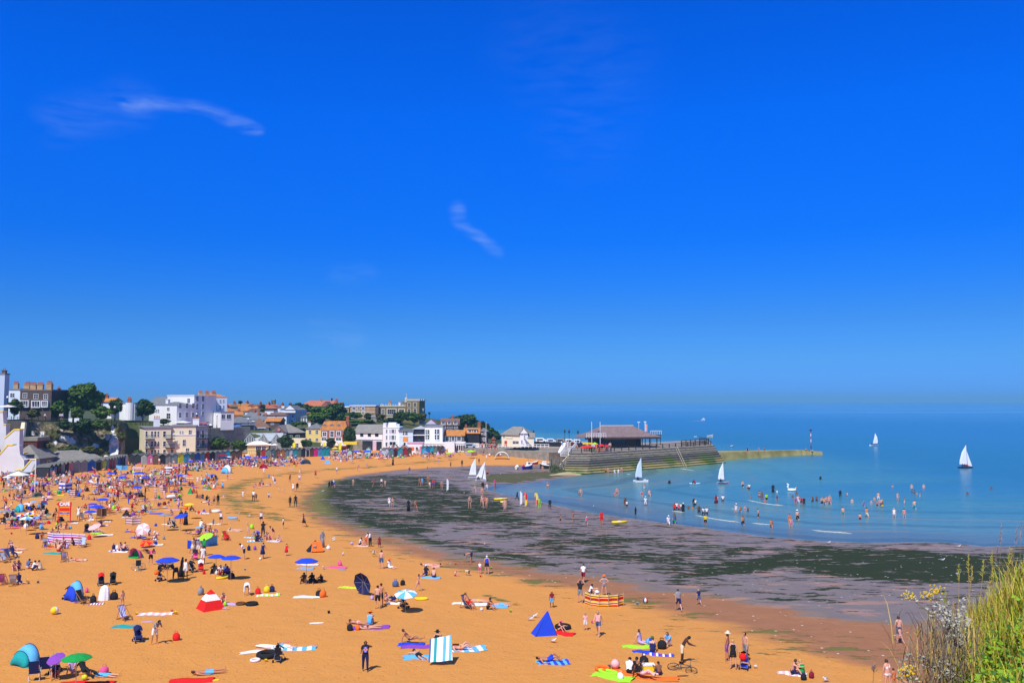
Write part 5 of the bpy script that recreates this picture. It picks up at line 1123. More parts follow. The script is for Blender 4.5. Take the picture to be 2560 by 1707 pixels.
railing('dark timber railing along the edge of the harbour pier',[t0+Vector((.2,.6,.06)),t1+Vector((0,.6,.06)),t2+Vector((0,.6,.06)),t3+Vector((-.5,.6,.06))],1.1,TIM,.10,3,2.8,rail=.05)
railing('raised timber railing at the seaward end of the pier',[t2+Vector((2.0,3.2,.06)),t3+Vector((-.6,3.0,.06)),t3+Vector((-1,12,.06))],1.7,TIM,.10,4,2.4,rail=.06)
o=thing('pier_ladder','pale timber ladder down the sloping pier face','ladder',tuple(top_of(1690,1119)));d_=foot(1714,1167)-top_of(1690,1119);g=MB()
for s in (-.25,.25):g.tube([(s,-.25,.3),tuple(Vector((s,-.45,0))+d_)],.07)
g.build('rail',mat('bleached timber',(.42,.38,.30)),o);g=MB()
for k in range(14):q=d_*(k/14);g.box((q.x-.25,q.y-.42 ,q.z),(q.x+.25,q.y-.32,q.z+.05))
g.build('rungs',TIM,o)
# low outer jetty
j0,j1=foot(1790,1151),foot(2057,1137);k0=Vector((j0.x-3,j0.y+7,2.1));k1=Vector((j1.x-1.5,j1.y+3,1.35))
JM=mat('weedy jetty concrete',(.20,.17,.05),.9,.3,.25,.6,col2=(.42,.35,.13))
g=MB();g.loft([[j0,Vector((j0.x,j0.y+.8,2.1)),k0,Vector((k0.x,k0.y,-.3))],[j1+Vector((-6,0,0)),Vector((j1.x-6,j1.y+.8,1.45)),k1+Vector((-4,0,.1)),Vector((k1.x-4,k1.y,-.3))],[j1,Vector((j1.x,j1.y+.4,1.0)),Vector((k1.x,k1.y,1.0)),Vector((k1.x,k1.y,-.3))]],0)
o=g.build('jetty',JM);tag(o,'low weed-stained concrete jetty running out from the pier end','jetty');LAND.append((j1.x,j1.y,'the outer jetty'))
q=P(2028,1131,262);q.z=1.45;o=thing('beacon_pole','tall beacon pole with red and white bands near the jetty tip','beacon',tuple(q));H=P(2028,1076,262).z-q.z
for i in range(7):g=MB();g.tube([(0,0,H*i/7),(0,0,H*(i+1)/7)],.11,n=8);g.build('band',[mat('beacon red',(.45,.03,.03)),FRAME][i % 2] if i>1 else BFRAME,o)
g=MB();g.box((-.25,-.25,H),(.25,.25,H+.3));g.build('topmark',BFRAME,o);g=MB();g.box((-.5,-.5,-.2),(.5,.5,.35));g.build('base',STONE,o)
for i,(x,c,po) in enumerate([(1869,'t1nkk','stand'),(1897,'o1pka','walk'),(1911,'s2kkk','stand'),(2014,'s2aka','sit')]):
 q=P(x,1130,242+(x-1869)*.12);person(po,c,(q.x,q.y,2.1-(x-1790)*.0024),40*i,1,False,None,['person in navy top on the jetty nearest the pier','person in a pink swimsuit on the jetty, middle of three','dark-clad person on the jetty, rightmost of the three standing','person sitting on the jetty beside the beacon pole'][i])
# pavilion on the pier
YP=216
ev0,ev1=P(1472,1109,221),P(1648,1101,225);PH=thing('pier_pavilion','large dark timber pavilion with a sweeping grey-purple hipped roof on the pier','pavilion',(P(1470,1120,222).x,222,PZ+.06),math.atan2(ev1.y-ev0.y,ev1.x-ev0.x),mark='the pier pavilion')
Lp=math.hypot(ev1.x-ev0.x,ev1.y-ev0.y);hE=2.7;hR=9.75-PZ;dpt=9
PR=roofmat('pavilion roof tiles',(.17,.115,.115),(.25,.18,.18),2.2);WD=mat('dark brown cladding',(.07,.04,.03),.8,.2,1.5)
g=MB();g.box((2.5,1.2,0),(Lp-4.2,dpt-1,hE-.1));w_=g.build('wall',WD,PH)
g=MB();u0,u1=4.9,Lp-5.2
g.loft([[(-1.0,-.6,hE-.15),(Lp+.5,-.6,hE-.15),(Lp+.5,dpt,hE-.15),(-1.0,dpt,hE-.15)],[(-.9,-.6,hE+.12),(Lp+.5,-.6,hE+.12),(Lp+.5,dpt,hE+.12),(-.9,dpt,hE+.12)],[(2.2,1.8,hE+1.15),(Lp-2.4,1.8,hE+1.15),(Lp-2.4,dpt-1.8,hE+1.15),(2.2,dpt-1.8,hE+1.15)],[(u0,dpt/2-.1,hR),(u1,dpt/2-.1,hR),(u1,dpt/2+.1,hR),(u0,dpt/2+.1,hR)]])
rf_=g.build('roof',PR,PH);g=MB();g.box((u0-.1,dpt/2-.2,hR),(u1+.1,dpt/2+.2,hR+.22));g.build('ridge_capping',CST,rf_)
g=MB();g.box((-.95,-.72,hE-.45),(Lp+.55,-.62,hE-.02));g.build('fascia',WD,PH)
for a_,c_ in ((3.2,6.2),(7.0,10.6)):g=MB();g.box((a_,1.12,.9),(c_,1.19,2.1));g.build('window',GLASS,PH)
for uu in (Lp-2.4,Lp-.4,Lp-4.4,1.0):g=MB();g.box((uu-.1,-.3,0),(uu+.1,-.1,hE));g.build('post',WD,PH)
g=MB();g.box((Lp-5.6,1.1,.2),(Lp-4.3,1.18,2.2));g.build('door',BFRAME,PH)
g=MB();g.prism([(1.6,2.0,hE+.9),(4.4,2.0,hE+.9),(3.9,2.0,hR-1.0),(2.6,2.0,hR-1.6)],(0,.4,0));g.build('gable_window',GLASS,PH)
# white balcony with poles
g=MB();g.box((-1.2,-2.4,hE-.1),(4.0,-.8,hE+.05));bal=g.build('balcony',WD,PH);g=MB()
for k in range(9):uu=-1.15+k*.64;g.box((uu,-2.4,hE+.05),(uu+.08,-2.32,hE+1.15))
for r_ in (.4,.75,1.1):g.box((-1.15,-2.42,hE+r_),(4.0,-2.34,hE+r_+.07))
g.build('balcony_railing',FRAME,bal)
for i,uu in enumerate((0.2,2.4)):g=MB();g.tube([(uu,-2.6,0),(uu,-2.6,9.6-PZ+1.5)],.07);g.build('white_pole',FRAME,PH)
for i,(x,yt,lb) in enumerate(((1613,1055,'white signal mast with a red and white flag right of the pavilion roof'),(1597,1056,'thin white aerial at the pavilion ridge end'))):
 q=P(x,1080,232);o=thing('signal_mast',lb,'mast',(q.x,232,PZ));H=P(x,yt,232).z-PZ;g=MB();g.tube([(0,0,0),(0,0,H)],.12 if i == 0 else .05);g.build('mast',FRAME,o);g=MB();g.box((-.35,-.1,H),(.35,.1,H+.2));g.build('topmark',FRAME,o)
 if i == 0:g=MB();g.prism([(.15,0,H-2.4),(.6,0,H-2.5),(.55,0,H-.5),(.15,0,H-.4)],(0,.04,0));g.build('flag',mat('red white flag',(.6,.1,.1),.8,.1,1.0,col2=(.8,.75,.75)),o)
q=P(1648,1100,240);o=thing('lookout_platform','small white railed lookout platform at the right end of the pavilion','platform',(q.x,240,PZ));g=MB();g.box((-2.6,-1,2.6),(.5,1,2.8));g.build('floor',WD,o);g=MB()
for k in range(7):g.box((-2.55+k*.5,-1,2.8),(-2.48+k*.5,-.93,3.9))
g.box((-2.6,-1.02,3.8),(.5,-.94,3.9));g.build('railing',FRAME,o);g=MB();[g.tube([(sx,0,0),(sx,0,2.6)],.1) for sx in (-2.3,.3)];g.build('posts',TIM,o)
# cafe parasols and tables on the pier
def pumb(x,y,Y,r,c,lb):
 q=P(x,y,Y);o=thing('parasol',lb,'parasol',(q.x,q.y,PZ+.06));H=q.z-PZ;g=MB();g.lathe([(r,H-.45),(.03,H)],0,8);g.build('canopy',cloth(c),o);g=MB();g.tube([(0,0,0),(0,0,H)],.04);g.build('pole',BFRAME,o)
pumb(1461,1114,208,1.0,'r','leftmost red parasol on the pier below the yellow awning');pumb(1473,1113,208,.9,'r','second red parasol from the left on the pier');pumb(1504,1110,209,.95,'r','third red parasol on the pier right of the green one');pumb(1518,1112,209,.9,'r','rightmost red parasol beside the pavilion wall');pumb(1487,1106,211,.9,'l','lime green parasol among the red ones on the pier');pumb(1488,1113,206,.35,'r','closed red parasol under the lime green one')
o=Bld('cafe_awning','yellow awning with white valance on the pier','awning',1457,1482,1107,1111,213,depth=2,wall=mat('yellow canvas',(.8,.6,.03)))
for i,(x,y,c) in enumerate([(1492,1129,'o'),(1500,1128,'o'),(1512,1128,'o'),(1523,1127,'y'),(1470,1128,'m'),(1482,1129,'g')]):
 q=onz(x,y,PZ+.1);o=thing('cafe_table',['orange','second orange','third orange','yellow','maroon','green'][i]+' cafe table behind the pier railing','table',tuple(q));g=MB();g.box((-.5,-.35,.70),(.5,.35,.76));g.build('table_top',cloth(c),o);g=MB()
 for sx in (-.42,.42):g.box((sx-.04,-.3,0),(sx+.04,.3,.70))
 g.build('legs',cloth(c),o)
# timber ramp, white stairs, weedy timber stack
o=thing('timber_ramp','cream timber ramp slanting down from the pier corner','ramp',tuple(P(1424,1132,203)));dv=P(1398,1160,199)-P(1424,1132,203);g=MB()
for k in range(5):g.tube([(0,-.3,-.2-k*.42),(dv.x,dv.y-.3,dv.z-.2-k*.28)],.11)
g.build('planks',mat('cream painted timber',(.66,.60,.42)),o);g=MB()
for k in range(5):q=dv*(k/4);g.tube([(q.x,q.y-.2,q.z-2.2),(q.x,q.y-.2,q.z+.2)],.12)
g.build('posts',TIM,o)
o=thing('white_stairs','white painted wooden stairs at the pier root','stairs',tuple(P(1400,1140,214)));g=MB()
for k in range(8):g.box((.0+k*.28,.3*k,.32*k),(2.0+k*.28,.3*k+.3,.32*k+.08))
g.build('steps',FRAME,o);g=MB()
for s in (0,2.0):g.prism([(s,0,0),(s+2.2,2.4,2.6),(s+2.2,2.4,3.6),(s,0,1.0)],(.08,0,0))
g.build('side_panel',WHITE,o)
o=thing('white_ramp','white sloping slipway panel beside the white stairs','ramp',tuple(P(1395,1132,222)));g=MB();g.prism([(0,0,0),(.9,0,0),(2.2,2.4,2.2),(1.3,2.4,2.2)],(0,0,.25));g.build('deck',WHITE,o);g=MB();g.tube([(.4,.2,-1),(.4,.2,0)],.1);g.build('post',TIM,o)
o=thing('upturned_hull','arched weathered boat hull frame below the promenade railing','boat hull',tuple(G(1356,1133)));g=MB()
for k in range(9):
 x=-2.0+k*.5;h_=1.5*math.sqrt(max(.05,1-(x/2.4) ** 2));g.tube([(x,-.8,0),(x,-.6,h_*.8),(x,0,h_),(x,.6,h_*.8)],.06,0,5)
g.build('ribs',mat('pale timber',(.45,.40,.32)),o);g=MB();g.tube([(-2.2,0,.6),(-1.2,0,1.35),(0,0,1.55),(1.2,0,1.35),(2.2,0,.6)],.1);g.build('keel',mat('pale timber',(.45,.4,.32)),o)
o=thing('timber_dolphin','tall stack of old timber piles hung with green weed at the pier foot','timber piles',tuple(G(1390,1181)),mark='the weedy timber piles');rr=random.Random(3);g=MB()
for k in range(16):x=-1.5+k*.2;g.tube([(x+rr.uniform(-.1,.1),rr.uniform(-.4,.6),-.2),(x*.9,rr.uniform(0,.5),2.8+rr.uniform(-.3,.8))],.11,0,6)
g.build('piles',mat('grey timber',(.20,.18,.14),.9,.3,2),o);g=MB()
for k in range(260):
 x=rr.uniform(-1.5,2.0);z=rr.uniform(.0,2.0)*(1-max(0,x)*.3);y=-.5-rr.uniform(0,.3)-(2-z)*.2;g.add([(x,y,z),(x+.08,y,z),(x+rr.uniform(-.1,.3),y-.15,z-rr.uniform(.3,.8)),(x-.05,y-.1,z-.5)],[(0,1,2,3)])
g.build('hanging_weed',mat('wet weed',(.02,.035,.01),.7,.3,2,col2=(.07,.09,.02)),o)
g=MB();g.loft([[G(1370,1185)+Vector((0,0,-.3)),G(1420,1178)+Vector((0,0,.35)),G(1470,1181)+Vector((0,0,.2))],[G(1375,1187)+Vector((0,0,.1)),G(1410,1184)+Vector((0,0,.3)),G(1450,1187)+Vector((0,0,.1))],[G(1370,1190)+Vector((0,0,-.3)),G(1420,1191)+Vector((0,0,-.3)),G(1470,1189)+Vector((0,0,-.3))]],0,False,False);o=g.build('concrete_apron',mat('sandy concrete',(.42,.36,.20),.9,.2,.5));tag(o,kind='structure');o.name='path'


# ------------------------------------------------------------------ beach things
CROP=dict(A=(0,1130,5.227),B=(400,1130,5.227),C=(0,1400,5.107),D=(400,1400,5.107),E=(800,1330,4.16),F=(1200,1400,4.704),G=(1650,1400,5.107),H=(2100,1280,3.672),
   q=(0,900,4.704),r=(450,900,4.704),s=(850,950,4.704),t=(1200,980,4.704),u=(1600,980,4.704),v=(2060,980,3.734),K=(0,1330,9.046),L=(350,1380,7.84),M=(1500,1580,5.88),N=(0,1200,9.408),O=(0,1580,7.84))
def cp(c,x,y):o=CROP[c];return o[0]+x/o[2],o[1]+y/o[2]
def gp(c,x,y):return G(*cp(c,x,y))
def stripes(name,cols,sc=4.0,axis='Z'):
 if name in _mats:return _mats[name]
 m=bpy.data.materials.new(name);m.use_nodes=True;t=m.node_tree;b=t.nodes['Principled BSDF'];b.inputs['Roughness'].default_value=.9
 g=t.nodes.new('ShaderNodeTexCoord');s=t.nodes.new('ShaderNodeSeparateXYZ');t.links.new(g.outputs['Object'],s.inputs[0])
 a=t.nodes.new('ShaderNodeMath');a.operation='MULTIPLY';t.links.new(s.outputs['XYZ'.index(axis)],a.inputs[0]);a.inputs[1].default_value=sc
 f=t.nodes.new('ShaderNodeMath');f.operation='FRACT';t.links.new(a.outputs[0],f.inputs[0]);r=t.nodes.new('ShaderNodeValToRGB');r.color_ramp.interpolation='CONSTANT'
 while len(r.color_ramp.elements)<len(cols):r.color_ramp.elements.new(.5)
 for i,(e,c) in enumerate(zip(r.color_ramp.elements,cols)):e.position=i/len(cols);e.color=(*PAL[c][1],1)
 t.links.new(f.outputs[0],r.inputs[0]);t.links.new(r.outputs[0],b.inputs['Base Color']);_mats[name]=m;return m
def cm(c,axis='X',sc=2.0):
 return cloth(c) if len(c) == 1 else stripes(c+' striped cloth '+axis+str(sc),c,sc,axis)
def dist_of(p):return p.y
STEEL=mat('grey metal tube',(.35,.35,.37),.35,.05,metal=.6);WOODC=mat('deckchair wood',(.30,.13,.06),.6,.2,6)
_cache={}
def cached(key,fn):
 if key not in _cache:_cache[key]=fn()
 return _cache[key]
def par_mesh(nm=8,two=False):
 g=MB();n=8
 for k in range(n):     # eight gores, sagging a little between the ribs
  a0,a1=2*math.pi*k/n,2*math.pi*(k+1)/n;am=(a0+a1)/2
  c=(0,0,.34);q=lambda a,r,z:(math.cos(a)*r,math.sin(a)*r,z)
  g.add([c,q(a0,.55,.24),q(am,.50,.23),q(a1,.55,.24),q(a0,1,0),q(am,.94,.015),q(a1,1,0),q(a0,.99,-.05),q(am,.935,-.035),q(a1,.99,-.05)],
              [(0,1,2),(0,2,3),(1,4,5,2),(2,5,6,3),(4,7,8,5),(5,8,9,6)],k % 2)
 return g.mesh('canopy',[None,None])
def ribs_mesh():
 g=MB()
 for k in range(8):a=2*math.pi*k/8;g.tube([(0,0,.30),(math.cos(a)*.95,math.sin(a)*.95,-.01)],.012,0,4)
 return g.mesh('ribs',[None])
def parasol(c,x,y,w,col,label,h=2.0,tilt=0,td=0,mark=None,group=None):
 """x, y: canopy centre in crop pixels; w: canopy width"""
 X,Y=cp(c,x,y);z=1.0+h;p=onz(X,Y,z);p=onz(X,Y,float(max(0,gheight(p.x,p.y)[0]))+h);gz=float(max(0,gheight(p.x,p.y)[0]));r=w/CROP[c][2]/2/FP*p.y*1.0
 r=max(.5,min(r,1.6));o=thing('parasol',label,'parasol',(p.x,p.y,gz),0,group,mark)
 q=obj('canopy',cached('par',par_mesh),o,(0,0,h-.1),.3,(r,r,r*.85));setm(q,[cloth(col[0]),cloth(col[-1])]);
 if tilt:q.rotation_euler=(Matrix.Rotation(R(td),3,'Z') @ Matrix.Rotation(R(tilt),3,'X')).to_euler()
 rb=obj('ribs',cached('ribs',ribs_mesh),q);setm(rb,[STEEL])
 pm=cached('pole',lambda:(lambda g:(g.tube([(0,0,-.02),(0,0,1)],.018,0,6),g.mesh('pole',[None]))[1])(MB()));q=obj('pole',pm,o,(0,0,0),0,(1,1,h+.12));setm(q,[STEEL]);return o
BG='blue parasols among the sunbathers'
for a in """A 1260 305 90 b|small blue parasol standing alone left of the blue group near the huts
A 1450 270 125 b|blue parasol, farthest left of the four near the first notice board
A 1625 284 92 b|smaller blue parasol directly behind a wider one, left of the rental sign
A 1600 320 110 b|blue parasol in front of the smaller one, left of the rental sign
A 1815 268 155 b|wide blue parasol on two poles under the pale rental sign
A 1895 315 100 b|blue parasol just right and in front of the wide one at the rental sign
A 1800 450 120 b|lone low blue parasol beside the pushchairs behind the pale beach tent
A 2005 232 75 c|pale blue parasol left of the tall notice board
A 1825 147 66 p|pink parasol against the plum coloured hut
A 425 290 70 r|red parasol right of the white gazebo
A 90 320 105 w|white parasol left of the white gazebo
A 1340 612 165 b|blue parasol standing alone behind the cluster of three blue ones
A 1205 672 130 b|leftmost and rearmost of three blue parasols right of the cafe sign
A 1265 706 200 b|widest of three blue parasols right of the cafe sign
A 1185 770 165 b|nearest blue parasol right of the cafe sign, over a seated person
A 1650 730 125 x|pale pink parasol over a dark-clad person behind the beige windbreak
A 2155 810 165 e|pale grey parasol on a thin pole right of the beige windbreak
A 75 762 150 e|pale grey parasol at the left edge beside the turquoise tent
A 280 815 130 rw|red and white parasol of the crowded left group
A 385 790 130 bw|blue and white parasol of the crowded left group
A 450 805 120 oy|orange and yellow parasol of the crowded left group
A 350 855 190 cw|light blue and white parasol in front of the crowded left group
A 475 850 130 cb|two-tone blue parasol at the right of the crowded left group
A 2190 1400 300 b|large blue parasol over the group with pushchairs
A 1090 297 60 p|small pink parasol in front of the salmon hut
A 2330 300 80 b|blue parasol right of the tall notice board
B 735 1352 220 b|left of two overlapping big blue parasols
B 930 1368 250 b|right of two overlapping big blue parasols
B 1915 1410 300 b|big blue parasol over three dark-clad seated people
B 385 675 140 y|bright yellow parasol, the only one in mid beach
B 840 75 160 n|wide dark navy parasol near the huts
B 1145 30 70 w|cream parasol in front of the huts beside two blue ones
B 1150 62 100 b|blue parasol under the cream parasol
B 1260 72 90 b|left half of a pair of wide blue parasols before the tan huts
B 1360 68 130 b|right half of a pair of wide blue parasols before the tan huts
B 405 112 80 b|blue parasol in front of the red hut
B 530 108 60 b|small blue parasol before the red and black huts
B 650 103 70 b|blue parasol left of the dark navy parasol
B 895 100 70 b|blue parasol behind the right edge of the dark navy parasol
B 275 292 80 b|small blue parasol left of the lilac one
B 390 292 40 r|small red parasol over the white lounger
B 330 300 80 v|lilac parasol left of the small red one
B 695 290 80 b|small blue parasol behind the light blue tent
B 820 35 130 m|wide maroon parasol behind the navy one
B 900 58 70 w|white parasol behind the navy one
r 1835 1075 80 b|first of four blue parasols below the inn, the one farthest left
r 1940 1075 80 b|second of four blue parasols below the inn
r 2070 1072 90 b|third of four blue parasols below the inn
r 2200 1070 105 b|fourth and widest of four blue parasols below the inn
r 1850 1062 60 l|lime parasol behind the first blue one below the inn
r 2110 1092 70 i|cream parasol between the third and fourth blue ones
r 2000 1120 60 r|red parasol under the row of four blue ones
s 505 848 70 c|light blue parasol beside the orange one at the terrace steps
s 485 872 60 o|orange parasol at the terrace steps
s 1225 820 64 b|blue parasol under the white arcade beside the yellow one
s 1268 800 40 y|yellow parasol under the white arcade
s 1280 855 80 l|bright green parasol in front of the arcade
s 1345 850 50 c|light blue parasol right of the bright green one before the arcade
s 1540 835 110 l|lime green parasol alone before the sea wall
s 1020 850 60 e|pale grey parasol at the foot of the shop stairs
s 1000 838 50 c|light blue parasol behind the pale grey one at the shop
s 20 868 60 r|red parasol at the left of the steps""".split('\n'):
 h_,lb=a.split('|');c,x,y,w,col=h_.split();parasol(c,float(x),float(y),float(w),col,lb,mark=('the '+lb.split(',')[0]) if len(lb.split(',')[0].split()) <= 5 else None,group=BG if col == 'b' else None)
LAND.append((*gp('A',1265,760)[:2],'the three blue parasols'));LAND.append((*gp('A',2190,1560)[:2],'the large blue parasol'));LAND.append((*gp('B',840,1540)[:2],'the two overlapping blue parasols'));LAND.append((*gp('A',1815,320)[:2],'the rental sign'));LAND.append((*gp('r',2080,1110)[:2],'the four blue parasols below the inn'))
parasol('C',980,1222,365,'g','bright green parasol at the lower left',1.9,mark='the bright green parasol')
parasol('C',715,1232,210,'u','tilted purple patterned parasol clamped over a pushchair',1.3,28,-20,'the purple parasol')
parasol('B',275,822,170,'b','tilted blue parasol held over two standing people',1.9,16,-30,'the tilted blue parasol')
parasol('B',600,1090,190,'l','lime green parasol tilted low over deckchairs',1.1,24,-25,'the lime green parasol')
parasol('A',1235,962,165,'x','pale pink parasol tilted over reclining people',1.3,26,-25,'the tilted pink parasol')
parasol('A',1870,992,165,'xw','polka-dot pale pink parasol tipped towards the viewer',1.3,62,15,'the polka-dot parasol')
parasol('A',1910,1172,170,'or','orange, red and green segmented parasol lying low',.55,24,0,'the rainbow parasol')
parasol('A',620,577,120,'x','pale pink parasol lying almost on the sand',.5,8,0,'the low pink parasol')
parasol('A',360,662,105,'x','faded pink parasol lying low near the turquoise tent',.9,8,0);parasol('A',435,642,90,'c','pale blue parasol right of the faded pink one',1.0,8,0)
parasol('A',485,388,90,'c','low light blue parasol beside the flagpole',.9,10,0)
parasol('E',892,628,235,'wc','white and blue picture parasol with a red rim over a pushchair',1.45,12,0,'the picture parasol')
parasol('E',440,520,235,'n','navy parasol lying on its side showing its ribs',1.0,-78,-35,'the tipped navy parasol')

def dome(c,x,y,w,col,label,hr=.62,yaw=0,col2=None,mark=None,open_=True,dp=.75):
 """pop-up shelter: a half dome of panels with an opening; x, y base centre; w width in crop px"""
 p=gp(c,x,y);W_=w/CROP[c][2]/FP*p.y;H=W_*hr;o=thing('beach_tent',label,'beach tent',(p.x,p.y+.3,p.z),R(yaw),None,mark)
 g=MB();n=14;ys=[(-.0,1.0),(.35,.93),(.7,.74),(.95,.45),(1.08,.10)]
 rings=[[(W_/2*math.cos(math.pi*k/n)*(1-.25*i/4)*(1 if s>.2 else .7),dp*W_*yy*.6,H*s*math.sin(math.pi*k/n) ** .8) for k in range(n+1)] for i,(yy,s) in enumerate(ys)]
 g.loft(rings[:3],0,False,False);g.loft(rings[2:],1,False,False);q=g.build('shell',[cloth(col),cloth(col2 or col)],o,True)
 md=q.modifiers.new('t','SOLIDIFY');md.thickness=.03
 g=MB();g.tube([rings[0][k] for k in range(n+1)],.025,0,5);g.tube([rings[2][k] for k in range(n+1)],.02,0,5);g.build('hoops',cloth('n'),o)
 g=MB();g.box((-W_/2*.95,-.5*W_*.3,.0),(W_/2*.95,dp*W_*.55,.03));g.build('groundsheet',cloth(col2 or col),o);return o
dome('C',350,1325,380,'c','large turquoise pop-up tent with grey window at the lower left',.62,152,'t','the turquoise pop-up tent')
dome('C',965,505,270,'c','blue domed pop-up tent with deckchair beside it',.85,146,'b','the blue dome tent')
dome('A',262,780,150,'c','turquoise arched tent in the crowded left group',.72,145,'t','the turquoise arched tent')
dome('A',475,590,130,'w','pale translucent dome tent at the foot of the flagpole',.55,10,'e');dome('A',560,690,80,'p','small multi-coloured tent with a pink panel',.7,30,'c')
dome('A',1662,445,100,'v','pale lilac white beach tent behind the sunbathers',.72,20,'w','the pale lilac tent');dome('A',1730,1388,200,'p','small green, pink and grey striped dome tent',.62,-30,'g','the striped dome tent')
dome('B',880,275,150,'w','white and blue dome tent standing alone',.72,150,'c','the white and blue dome tent');dome('B',1345,215,105,'r','orange red and pink beach tent before the dark crowd',.5,0,'p','the red and pink tent')
dome('B',1900,160,130,'c','blue and grey beach tent with boards in front',.5,0,'e','the blue and grey tent');dome('B',600,490,90,'i','pale cream tent beside the lime shelter',.55,0,'w');dome('B',635,492,60,'l','small lime shelter in front of the cream tent',.6,10,'l','the lime shelter')
def wedge(c,x,y,w,h,cols,label,mark=None,yaw=0,base=.8):
 """four-sided fabric pyramid with bands of colour"""
 p=gp(c,x,y);W_=w/CROP[c][2]/FP*p.y;H=h/CROP[c][2]/FP*p.y*1.02;o=thing('beach_tent',label,'beach tent',(p.x,p.y+W_*base*.35,p.z),R(yaw),None,mark)
 lv={1:[(0,1),(1,.05)],3:[(0,1),(.48,.66),(.78,.34),(1,.04)]}[len(cols)];hw,hd=W_/2*.82,W_/2*base
 for i,((z0,s0),(z1,s1)) in enumerate(zip(lv[:-1],lv[1:])):
  q=lambda s,z:[(-hw*s,-hd*s,z*H),(hw*s,-hd*s,z*H),(hw*s,hd*s,z*H),(-hw*s,hd*s,z*H)]
  m_=[tuple(0.5*(np.array(a)+np.array(b_))*np.array([.96,.96,1])) for a,b_ in zip(q((s0+s1)/2,(z0+z1)/2),q((s0+s1)/2,(z0+z1)/2)[1:]+q((s0+s1)/2,(z0+z1)/2)[:1])]
  g=MB();g.loft([q(s0,z0),q(s1,z1)],0,False);g.build('panel',cloth(cols[i]),o)
 g=MB();[g.tube([(sx*hw,sy*hd,0),(0,0,H)],.02,0,4) for sx in (-1,1) for sy in (-1,1)];g.build('frame',cloth('n'),o);return o
wedge('D',612,640,335,235,'rwr','red and white square-based pyramid tent','the red and white tent',40,.8)
wedge('F',745,885,300,255,'b','plain deep blue wedge tent beside the red towel','the deep blue tent',18,.55)
for ch_ in bpy.data.objects:
 if ch_.parent and ch_.parent.get('label','').startswith('plain deep blue'):
  for v_ in ch_.data.vertices:v_.co.x += .34*v_.co.z/1.6+(.10 if v_.co.z<.1 and v_.co.x>0 else 0)
wedge('B',388,543,74,78,'g','small green triangular tent','the green triangle tent',10);wedge('B',432,535,50,70,'r','small red tent back behind the green triangular tent',None,0);wedge('B',625,348,92,66,'c','light blue peaked tent behind the seated group','the light blue peaked tent',25);wedge('B',562,418,56,50,'b','small blue peaked tent left of the seated group',None,10)
wedge('B',2122,95,70,46,'b','blue peaked tent near the turquoise huts','the blue peaked tent',10);wedge('B',2185,145,84,50,'c','turquoise peaked tent in front of the blue one','the turquoise peaked tent',30);wedge('s',625,900,66,50,'b','blue peaked tent below the white four-storey house',None,20);wedge('s',1150,880,56,44,'v','lilac peaked tent in front of the arcade','the lilac peaked tent',0)
o=wedge('B',2015,1300,262,135,'k','black tent with an orange back and a person crawling into it','the black and orange tent',20,.6);g=MB();g.prism([(-.55,-.95,.1),(.75,-.95,.1),(.55,-.35,1.05),(-.35,-.35,1.05)],(0,.03,0));g.build('orange_panel',cloth('o'),o)
g=MB();p=gp('s',760,880);o=thing('beach_shelter','bright red upright beach shelter in front of the brown hut','shelter',tuple(p));g.prism([(-.6,0,0),(.6,0,0),(.55,0,2.2),(-.55,0,2.2)],(0,.8,0));g.build('shell',cloth('r'),o);g=MB();g.box((-.35,-.03,.8),(.35,-.005,1.4));g.build('window_panel',cloth('w'),o)

def windbreak(c,pts,h,m,label,mark=None,cat='windbreak'):
 """pts: crop pixels along the foot of the cloth"""
 P_=[gp(c,x,y) for x,y in pts];p0=P_[0];o=thing('windbreak',label,cat,tuple(p0),0,None,mark)
 g=MB();n=6;ring=[]
 for i,(a,b_) in enumerate(zip(P_[:-1],P_[1:])):
  for k in range(n+(i == len(P_)-2)):
   w=k/n;q=a.lerp(b_,w)-p0;s=math.sin(w*math.pi)*.10;ring.append([(q.x,q.y+s,q.z+.03),(q.x,q.y+s,q.z+h*.5),(q.x,q.y+s,q.z+h-.05*math.sin(w*math.pi))])
 g.loft(ring,0,False,False);q=g.build('cloth',m,o);md=q.modifiers.new('t','SOLIDIFY');md.thickness=.02
 g=MB()
 for a in P_:q=a-p0;g.tube([(q.x,q.y-.03,q.z-.1),(q.x,q.y-.03,q.z+h+.12)],.022,0,5)
 g.build('poles',mat('windbreak pole',(.45,.33,.2),.7),o);return o
windbreak('F',[(1232,505),(1300,530),(1400,545),(1510,548),(1620,545),(1690,530)],.92,stripes('windbreak stripes a','rymiyrm',1.9),'curved orange, red and yellow striped windbreak','the orange striped windbreak')
windbreak('A',[(1640,948),(1730,955),(1838,950)],1.0,stripes('windbreak stripes b','xemi',3.2),'beige and red striped windbreak in front of a sunbather','the beige striped windbreak')
windbreak('A',[(615,1180),(700,1195),(820,1198),(930,1200),(1030,1205),(1115,1210)],1.15,stripes('windbreak stripes c','wbrwbx',1.9),'long blue, red and white striped windbreak around a family','the long striped windbreak')
windbreak('A',[(765,500),(850,505),(942,490)],1.35,stripes('windbreak stripes d','bw',1.5),'blue and white striped windbreak','the blue and white windbreak')
windbreak('A',[(903,572),(980,572),(1042,565)],1.0,stripes('windbreak stripes b','xemi',3.2),'pinkish striped windbreak right of the low pink parasol','the pinkish windbreak')
windbreak('A',[(1268,835),(1330,842),(1396,835)],1.1,cloth('a'),'dark brown windbreak behind the three blue parasols');windbreak('A',[(2075,525),(2130,532),(2192,525)],1.1,stripes('windbreak stripes b','xemi',3.2),'faded pink striped windbreak left of the big white and red dinghy');windbreak('A',[(1515,228),(1590,232),(1672,228)],1.0,cloth('c'),'long light blue windbreak under the white hut','the long light blue windbreak')
